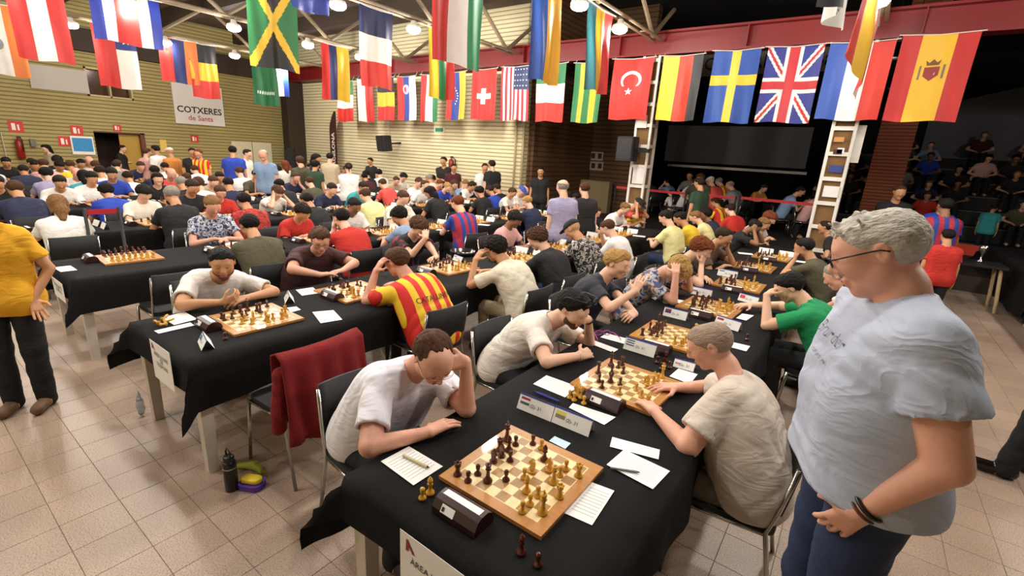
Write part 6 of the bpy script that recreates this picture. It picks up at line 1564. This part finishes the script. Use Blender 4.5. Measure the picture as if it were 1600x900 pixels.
text_mesh('sign_lettering', 'COTXERES de Sants', (a.z+.1-b.z)*.8, M_INK, o, frame(((a.x+b.x)/2, 15.975, (a.z+.1+b.z)/2), (1, 0, 0), (0, 0, 1)), bold=.004)
# brick pier and arched pale wall behind the right-hand flags
M_ORB = brick_mat('orange_brick', '#8a4524', '#4a2412', .09)
a, b = atY(1362, 330, 19.0), atY(1392, 120, 19.0)
a = atY(1362, 250, 17.0); struct(MB().box((a.x, 16.9, 0), (a.x+.8, 17.6, 6.4)).build('wall_pier', M_ORB), 'orange brick pier in the rear hall')
a = atY(1440, 230, 24.6)
mb = MB()
x0, x1 = a.x, 13.8; n = 20; P = [(x0, 2.2), (x1, 2.2)]+[(x0+(x1-x0)*(1-i/n), 4.6+1.2*math.sin(math.pi*i/n)) for i in range(n+1)]
mb.add([(x, 24.6, z) for x, z in P]+[(x, 24.95, z) for x, z in P], [tuple(range(len(P)))]+[(i, (i+1) % len(P), len(P)+(i+1) % len(P), len(P)+i) for i in range(len(P))])
struct(mb.build('wall_arch', mat('arch_grey', '#77767a', .8, .15, 1)), 'grey arched wall panel above the seating steps')
# tiered seating
st = empty('seating_steps', (0, 0, 0)); tag(st, 'dark tiered seating steps in the unlit rear hall', 'bleachers')
NS = 7
for k in range(NS):
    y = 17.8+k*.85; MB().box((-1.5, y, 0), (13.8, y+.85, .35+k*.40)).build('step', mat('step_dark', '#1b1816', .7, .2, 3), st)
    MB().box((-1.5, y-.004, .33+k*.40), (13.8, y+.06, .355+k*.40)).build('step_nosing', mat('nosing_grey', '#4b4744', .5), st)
for xk in range(3):
    ra = empty('guard_rail', (7.2+xk*2.2, 17.8+6*.85+.5, .35+6*.40)); tag(ra, 'pale wire guard rail at the top of the seating steps', 'railing', 'guard rails on the steps')
    mb = MB(); mb.tube([(0, 0, 0), (0, 0, .95), (2.0, 0, .95), (2.0, 0, 0)], .03, 8); mb.build('rail_frame', mat('rail_white', '#9a9894', .5), ra)
    mb = MB()
    for q in range(18): mb.tube([(.1+q*.105, 0, .08), (.1+q*.105, 0, .93)], .006, 5)
    mb.build('rail_wires', mat('rail_white', '#9a9894', .5), ra)
ra_ = random.Random(3)
SLOT = [(r_, q_) for r_ in range(NS-1) for q_ in range(17)]; ra_.shuffle(SLOT)
for k in range(48):
    row, q_ = SLOT[k]; x = -1.1+q_*.66
    cc = ra_.choice('WKNRBgPYVKMbK'); sn, sm = SHIRTS[cc]; hs = ra_.choice(['short', 'mop', 'short', 'long']); hcx = ra_.choice(['black', 'dark', 'brown', 'light'])
    far_person('spectator in %s with %s %s hair on the dark seating steps' % (sn, HS[hs], HN[hcx]), x, 17.8+(row+1)*.85+.1+ra_.uniform(-.08, .08), -math.pi/2+ra_.uniform(-.15, .15), ra_.choice('uu'), 10, 24, dict(skin=ra_.choice(['fair', 'tan', 'brown']), shirt=sm, hair=hs, hc=hcx, seed=k), s=ra_.uniform(.92, 1.02), z=.35+row*.40+.02, group='spectators on the seating steps')
# players and helpers beyond the girder, with tables and red rope barriers
for k, (px, py) in enumerate([(1030, 318), (1135, 322), (1240, 328)]):
    p = atY(px, py, 15.25); xa_ = p.x-.95; p.y = 15.25
    t = empty('folding_table', (xa_, p.y, .30)); tag(t, 'black clothed table beyond the lattice columns, %s from the brown wall' % ['first', 'second', 'third'][k], 'table', 'rear hall tables')
    MB().box((0, 0, .70), (1.9, .8, .73)).build('table_top', M_TOPW, t)
    for lx in (.06, 1.84):
        for ly in (.06, .74): link('leg', me_leg, t, (lx, ly, 0))
    c = MB().box((-.02, -.02, .732), (1.92, .82, .74)).box((-.02, -.025, .3), (1.92, -.015, .74)).box((-.02, .815, .3), (1.92, .825, .74)).box((-.025, -.02, .3), (-.015, .82, .74)).box((1.915, -.02, .3), (1.925, .82, .74)).build('tablecloth', M_CLOTH, None, False, (xa_, p.y, .30)); tag(c, 'black cloth on the table beyond the lattice columns, %s from the brown wall' % ['first', 'second', 'third'][k], 'tablecloth', 'rear hall tablecloths')
REAR = """
1022 284 1.15 K short dark tan 2.6 c|1053 286 1.15 b short dark fair 2.9 h|1069 284 1.15 W short brown fair .3 c|1083 275 1.0 g short dark tan -1.6 u|1097 273 1.0 V mop brown tan -1.4 u|1098 287 1.62 G short dark tan 2.7 s|1126 285 1.15 E cap white fair 2.7 d|1139 285 1.15 C short grey fair 2.9 d|1158 291 1.15 g fringe grey pink 2.8 d|1181 293 1.15 O short brown fair -.6 d|1228 297 1.15 b short black tan .2 d|1247 310 1.15 W short black tan .3 d|1262 304 1.15 P short dark fair .2 d
978 290 1.15 O short black tan 2.6 u|1055 303 1.15 W short dark fair 2.6 u|1137 318 1.15 C short brown tan 2.9 d|1160 330 1.15 R short dark fair 2.6 d|1402 300 1.66 K short brown tan -1.3 s|1472 320 1.62 B short dark tan -1.2 s|1482 323 1.62 S short black brown 1.9 s|1552 325 1.3 T short dark tan 1.2 s|1384 320 1.3 I short light tan -.8 s
"""
for kk, ent in enumerate(REAR.replace('\n', '|').split('|')):
    q = ent.split()
    if len(q) != 9: continue
    px, py, z, shc, stl, hc, sk, f, ps = float(q[0]), float(q[1]), float(q[2]), q[3], q[4], q[5], q[6], float(q[7]), q[8]
    d = ray(px, py); t = (z-HC)/d[2]
    zb = 0
    if ps != 's' and py < 306: t = (14.4 if kk % 2 else 16.7)/d[1]; zb = .30
    if px in (1402, 1472, 1482, 1552, 1384): zb = 0; t = {1402: 8.6, 1472: 8.4, 1482: 7.0, 1552: 12.5, 1384: 11.5}[px]
    p = Vector((d[0]*t, d[1]*t, 0)); zc = HC+d[2]*t; std = ps == 's'; s = min(1.15, max(.7, (zc-zb)/(1.615 if std else 1.15)))
    sn, sm = SHIRTS[shc]
    far_person('%s person in %s with %s %s hair beyond the lattice columns' % ('standing' if std else 'seated', sn, HS[stl], HN[hc]), p.x, p.y, f, ps, 14 if std else (10 if ps == 'u' else 28), 3 if std else 24, dict(skin=sk, shirt=sm, hair=stl, hc=hc, seed=int(px), capm=CREAM), s=s, z=zb, group='people beyond the lattice columns')
    if not std: chair(p.x, p.y, f, 'black chair under the seated person in %s beyond the lattice columns' % sn).location.z = zb
# child in red in the aisle beside the striped shirt
d = ray(1484, 370); t = 6.2; far_person('child in red t-shirt and black trousers walking in the aisle', d[0]*t, d[1]*t, 1.8, 's', 12, 3, dict(skin='tan', shirt=RED, hair='short', hc='black', seed=1), s=(HC+d[2]*t)/1.615, group='people beyond the lattice columns')
M_ROPE = mat('red_barrier_belt', '#a81822', .6)
def barrier(A, B, zb, label):
    z = (A.z+B.z)/2-zb; e = empty('belt_barrier', (A.x, A.y, zb)); tag(e, label, 'barrier', 'red belt barriers'); D = B-A; D.z = 0
    for q, nm in ((Vector(), 'post'), (D, 'post')):
        MB().lathe([(.13, 0), (.13, .02), (.018, .035), (.018, z+.04), (.0, z+.05)], 12, 0, (q.x, q.y, 0)).build('post', M_BLACK, e, True)
    n = Vector((-D.y, D.x, 0)).normalized()*.003
    MB().add([(0, 0, z-.03), (D.x, D.y, z-.03), (D.x, D.y, z+.03), (0, 0, z+.03)]+[(n.x, n.y, z-.03), (D.x+n.x, D.y+n.y, z-.03), (D.x+n.x, D.y+n.y, z+.03), (n.x, n.y, z+.03)], [(3, 2, 1, 0), (4, 5, 6, 7), (0, 1, 5, 4), (2, 3, 7, 6)]).build('belt', M_ROPE, e)
PB = 12.15
barrier(atY(962, 294, PB), atY(1072, 301, PB), .30, 'red belt barrier running past the first lattice column')
barrier(atY(1078, 303, PB), atY(1150, 309, PB), .30, 'red belt barrier in front of the rear tables')
barrier(atY(1156, 310, PB), atY(1276, 319, PB), .30, 'red belt barrier ending at the second lattice column')
barrier(atX(132, 331, -7.3), atX(186, 330, -7.3), 0, 'red belt barrier between the left-hand rows')
# column notices
def on_col(col, items):
    for (x0, y0, x1, y1, c, nm) in items:
        Yc = YBM+.1-.17-.035; a, b = atY(x0, y0, Yc), atY(x1, y1, Yc)
        MB().box((a.x-col.location.x, -.17-.045, b.z), (b.x-col.location.x, -.17-.038, a.z)).build(nm, mat('col_'+c, c, .6, .1, 20), col)
on_col(c2, [(1304, 214, 1318, 222, '#c08a4a', 'poster'), (1303, 233, 1315, 241, '#3a2a20', 'poster'), (1309, 231, 1318, 240, '#e8e8e8', 'poster'), (1297, 258, 1315, 270, '#2a3f86', 'poster'), (1288, 290, 1308, 309, '#e4e2de', 'poster')])
on_col(c1, [(997, 180, 1010, 200, '#e2ddd0', 'bracket_box'), (990, 262, 1005, 288, '#e4e2de', 'poster')])
p = atY(1337, 225, YBM); MB().box((p.x-c2.location.x-.06, -.05, p.z-.32), (p.x-c2.location.x+.1, .03, p.z+.32)).build('white_box', M_WHITE, c2)
p = atY(985, 234, YBM-.2); e = empty('loudspeaker', (p.x, YBM-.25, p.z-.25)); tag(e, 'black loudspeaker hung on the first lattice column', 'loudspeaker', 'black loudspeakers')
MB().rbox((-.2, -.3, 0), (.2, .05, .52), .05).build('cabinet', M_SPK, e); MB().box((-.17, -.31, .04), (.17, -.298, .48)).build('grille', mat('grille_dark', '#1c1c1f', .4), e); MB().box((.1, -.02, .2), (.45, .04, .28)).build('bracket', M_SPK, e)
# hanging dish lamps in the rear hall
for px, py, Y in ((1390, 92, 17.0), (1408, 138, 15.0)):
    p = atY(px, py, Y); L = empty('dish_lamp', (p.x, Y, p.z)); tag(L, 'dim dish lamp hanging in the rear hall at %s' % ('the higher spot' if py < 100 else 'the lower spot'), 'lamp')
    MB().lathe([(.02, .35), (.06, .32), (.08, .2), (.26, .05), (.27, .0), (.25, .0)], 16).build('shade', M_BLACK, L, True); MB().lathe([(.24, .01), (.2, .005), (0, .004)], 16).build('lamp_glass', mat('dim_lamp', '#f4ead4', .4, emit='#fff0d8', estr=6), L)
    ld = bpy.data.lights.new('lamp_light', 'POINT'); ld.energy = 9; ld.color = (1, .9, .75); ld.shadow_soft_size = .2; lo = bpy.data.objects.new('lamp_light', ld); COL.objects.link(lo); lo.parent = L; lo.location = (0, 0, -.1)
    MB().tube([(0, 0, .34), (0, 0, 6.4-p.z)], .012, 6).build('cord', M_BLACK, L)
# aisle tables at the far right
for k in range(3):
    y = 7.6+k*2.05; x = 2.25
    t = empty('folding_table', (x, y, 0)); tag(t, 'black clothed stall table across the aisle, %s along' % ['first', 'second', 'third'][k], 'table', 'stall tables across the aisle')
    link('table_top', me_top, t, (0, 0, TZ-.002))
    for lx in (.05, .93):
        for ly in (.06, TL-.06): link('leg', me_leg, t, (lx, ly, 0))
    c = link('tablecloth', cloth_mesh(.98, TL, .68, .6 if k == 0 else 0, .6 if k == 2 else 0, 40+k), None, (x, y, TZ)); tag(c, 'long black cloth on the stall table across the aisle, %s along' % ['first', 'second', 'third'][k], 'tablecloth', 'stall tablecloths')
o = empty('side_table', (1.7, 10.6, 0)); tag(o, 'small dark side table with pale splayed legs by the stalls', 'table')
MB().box((-.35, -.3, .70), (.35, .3, .74)).build('table_top', M_BLACK, o)
for sx in (-1, 1):
    for sy in (-1, 1): MB().tube([(sx*.28, sy*.22, .70), (sx*.36, sy*.28, 0)], .025, 8).build('leg', mat('pale_wood', '#a8926c', .5), o)
for k, (dx, dy) in enumerate(((.35, .5), (.5, .9), (.3, 1.3), (.6, 1.6))):
    q = link('leaflet', me_sheet, None, (2.25+dx, 7.6+dy, TZ+.004), .4*k); tag(q, 'printed leaflet lying on the first stall table', 'paper', 'leaflets on the stall')
fl = flag(Vector((2.62, 8.5, 1.35)), Vector((2.95, 8.35, 1.35)), .55, [(i/5, (i+1)/5, 0, 1, ['#e8bc30', '#c42a22'][i % 2]) for i in range(5)], 'small yellow and red striped flag standing on the stall', 50, 'stall flags', rope=False)
MB().tube([(2.62, 8.5, TZ), (2.62, 8.5, 1.38)], .01, 6).build('flag_pole', M_WHITE, fl)
tp = empty('trophy', (1.75, 10.6, .74)); tag(tp, 'shiny silver trophy on the small side table', 'trophy')
MB().lathe([(.05, 0), (.05, .03), (.015, .05), (.015, .12), (.06, .2), (.07, .28), (.062, .28), (0, .2)], 14).build('cup', M_STEEL, tp, True)
MB().rbox((-.06, -.06, -.001), (.06, .06, .005), .01).build('base', M_BLACK, tp)
o = MB().box((0, 0, 0), (1.5, .03, .55)).build('advert_board', mat('advert_red', '#c43a1c', .6)); p = at(1402, 398, 0); o.location = (at(1398, 402, .02).x, at(1398, 402, .02).y, .0); tag(o, 'low red-orange advertising board lettered na on the aisle floor', 'board')
text_mesh('lettering', 'Barcelona', .36, M_INK, o, frame((.1, -.004, .28), (1, 0, 0), (0, 0, 1)), bold=.004, align='CENTER')
# ================================================================== foreground odds and ends
ch = chair(-2.62, 1.42, math.pi+.05, 'black chair with a crimson fleece jacket hung over its back', 'black stacking chairs')
# jacket draped over the back
def jacket():
    V = []; F = []; nx, nz = 30, 26
    for i in range(nx+1):
        u = i/nx; x = -.27+.54*u
        for j in range(nz+1):
            v = j/nz                      # 0 front hem -> over the top -> 1 back hem
            L = v*.86-.26
            b = -.03*(1-(x/.25)**2)
            fold = .022*math.sin(u*24+1.5*math.sin(v*3))*min(1, abs(L)*3)
            if L < 0: y = -.185+b+abs(fold)*.3; z = .85+L*.9
            elif L < .07: a = L/.07*math.pi; y = -.225+b+.04*math.cos(a); z = .85+.025*math.sin(a)
            else: y = -.275+b-.10*(L-.07)-fold; z = .85-(L-.07)*.95
            sp = 1+.10*max(0, L)
            V.append((x*sp, y, z+.012*math.sin(u*9)*max(0, L)+(.05*(u-.5)**2 if L > .5 else 0)))
    for i in range(nx):
        for j in range(nz): F.append((i*(nz+1)+j, (i+1)*(nz+1)+j, (i+1)*(nz+1)+j+1, i*(nz+1)+j+1))
    me = bpy.data.meshes.new('jacket'); me.from_pydata(V, [], F); me.materials.append(mat('crimson_fleece', '#7c1216', .95, .25, 20, .5, 300)); me.polygons.foreach_set('use_smooth', [True]*len(F)); me.update(); return me
j = link('fleece_jacket', jacket(), None, ch.location, ch.rotation_euler[2]); tag(j, 'crimson fleece jacket hanging over the back of a chair', 'jacket')
md = j.modifiers.new('thick', 'SOLIDIFY'); md.thickness = .012
V, Q = poly([[(C((-.25, -.24, .76), (-.28, -.23, .52), .045, .04), .02, 'u'), (C((-.28, -.23, .52), (-.27, -.20, .42), .045, .04), .02, 'u')]], .012, folds(.005, 4)); link('sleeve', np_mesh('sleeve', V, Q, MATS['crimson_fleece']), j)
p = at(363, 764, 0); bt = empty('water_bottle', (p.x, p.y, 0)); tag(bt, 'black metal water bottle with carry loop standing on the floor', 'bottle')
MB().lathe([(.034, 0), (.036, .004), (.036, .175), (.034, .188), (.026, .195)], 20).build('flask', mat('bottle_black', '#0d0d0f', .35), bt, True)
MB().lathe([(.028, .195), (.029, .198), (.029, .222), (.024, .228), (0, .228)], 20).build('lid', mat('lid_black', '#1a1a1c', .4), bt, True)
MB().tube([(-.024, 0, .222), (-.03, 0, .248), (-.015, 0, .268), (.015, 0, .268), (.03, 0, .248), (.024, 0, .222)], .005, 8).build('carry_loop', M_BLACK, bt, True)
MB().lathe([(.0365, .150), (.0365, .156)], 20).build('ring', M_STEEL, bt)
p = at(392, 738, 0); V, Q = poly([[(C((-.09, 0, .022), (0, .03, .03), .018, .024), .02, 'u'), (C((0, .03, .03), (.09, .005, .02), .024, .014), .02, 'u')]], .006); o = link('banana', np_mesh('banana', V, Q, mat('banana_green', '#9aa526', .5, .2, 30)), None, (p.x, p.y, .0), .3); tag(o, 'greenish yellow banana lying behind the black bottle', 'banana')
p = at(394, 760, 0); o = MB().rbox((-.07, -.05, 0), (.07, .05, .035), .03).build('snack_tub', mat('tub_purple', '#5a34a0', .5), None, False, (p.x, p.y, 0), .5); tag(o, 'purple tub with a yellow lid on the floor', 'tub')
V, Q = poly([[(C((-.03, 0, .052), (.03, 0, .052), .034, .034), .01, 'u')]], .006, lambda G: setattr(G, 'F', np.maximum(np.maximum(G.F, f4(.036)-G.ax[2][None, None, :]), G.ax[2][None, None, :]-f4(.066)))); link('lid', np_mesh('lid', V, Q, mat('tub_yellow', '#dcc22a', .4)), o)
# magenta spectacles on the table, black tray, dress shoe at the right
p = at(950, 534, TZ); o = link('spectacles', glasses_mesh(mat('magenta_plastic', '#a8348a', .4), .003, (.026, .018)), None, (p.x, p.y, TZ+.018), .8); tag(o, 'magenta spectacles lying on a score sheet', 'glasses')
p = at(723, 398, TZ); o = MB().lathe([(.12, 0), (.15, .01), (.16, .05), (.155, .05), (.14, .014), (0, .012)], 22).build('round_tray', mat('smoky_plastic', '#1a1a1b', .2), None, True, (p.x, p.y, TZ+.004)); tag(o, 'round smoky black tray on the second row table', 'tray')
q = at(1605, 748, 0)
x_, y_ = q.x+.02, q.y
J = skeleton(dict(mode='stand', lean=3, hp=8, legs={'L': (0, .16), 'R': (0, -.12)}, **SA))
assemble('person in black trousers and polished black shoes stepping in from the aisle', x_, y_, math.pi-.05, J, dict(shirt=BLK, hair='short', hc='dark', skin='tan', trou=cloth('#0f0f12'), shoe=mat('polished_shoe', '#0c0b0c', .18, .1, 30), seed=41), fine=False, h=.012)
# plastic bag hanging at the second row leg
p = at(222, 650, .0); V, Q = poly([[(E((0, 0, .13), (.05, .04, .12)), .0, 'u'), (C((0, 0, .24), (0, 0, .34), .018, .008), .03, 'u')]], .008, folds(.006, 8)); o = link('plastic_bag', np_mesh('plastic_bag', V, Q, mat('clear_bag', '#c9d2e0', .25, .1, 20, trans=.7)), None, (p.x, p.y, 0)); o.scale = (.6, .6, .6); tag(o, 'crumpled clear plastic bag against the second row table leg', 'bag')
print('SCRIPT_TIME', round(time.time()-T0, 1), 'pieces', NP[0], 'objects', len(bpy.data.objects), 'tris', sum(len(m.loops)-2*len(m.polygons) for m in bpy.data.meshes))
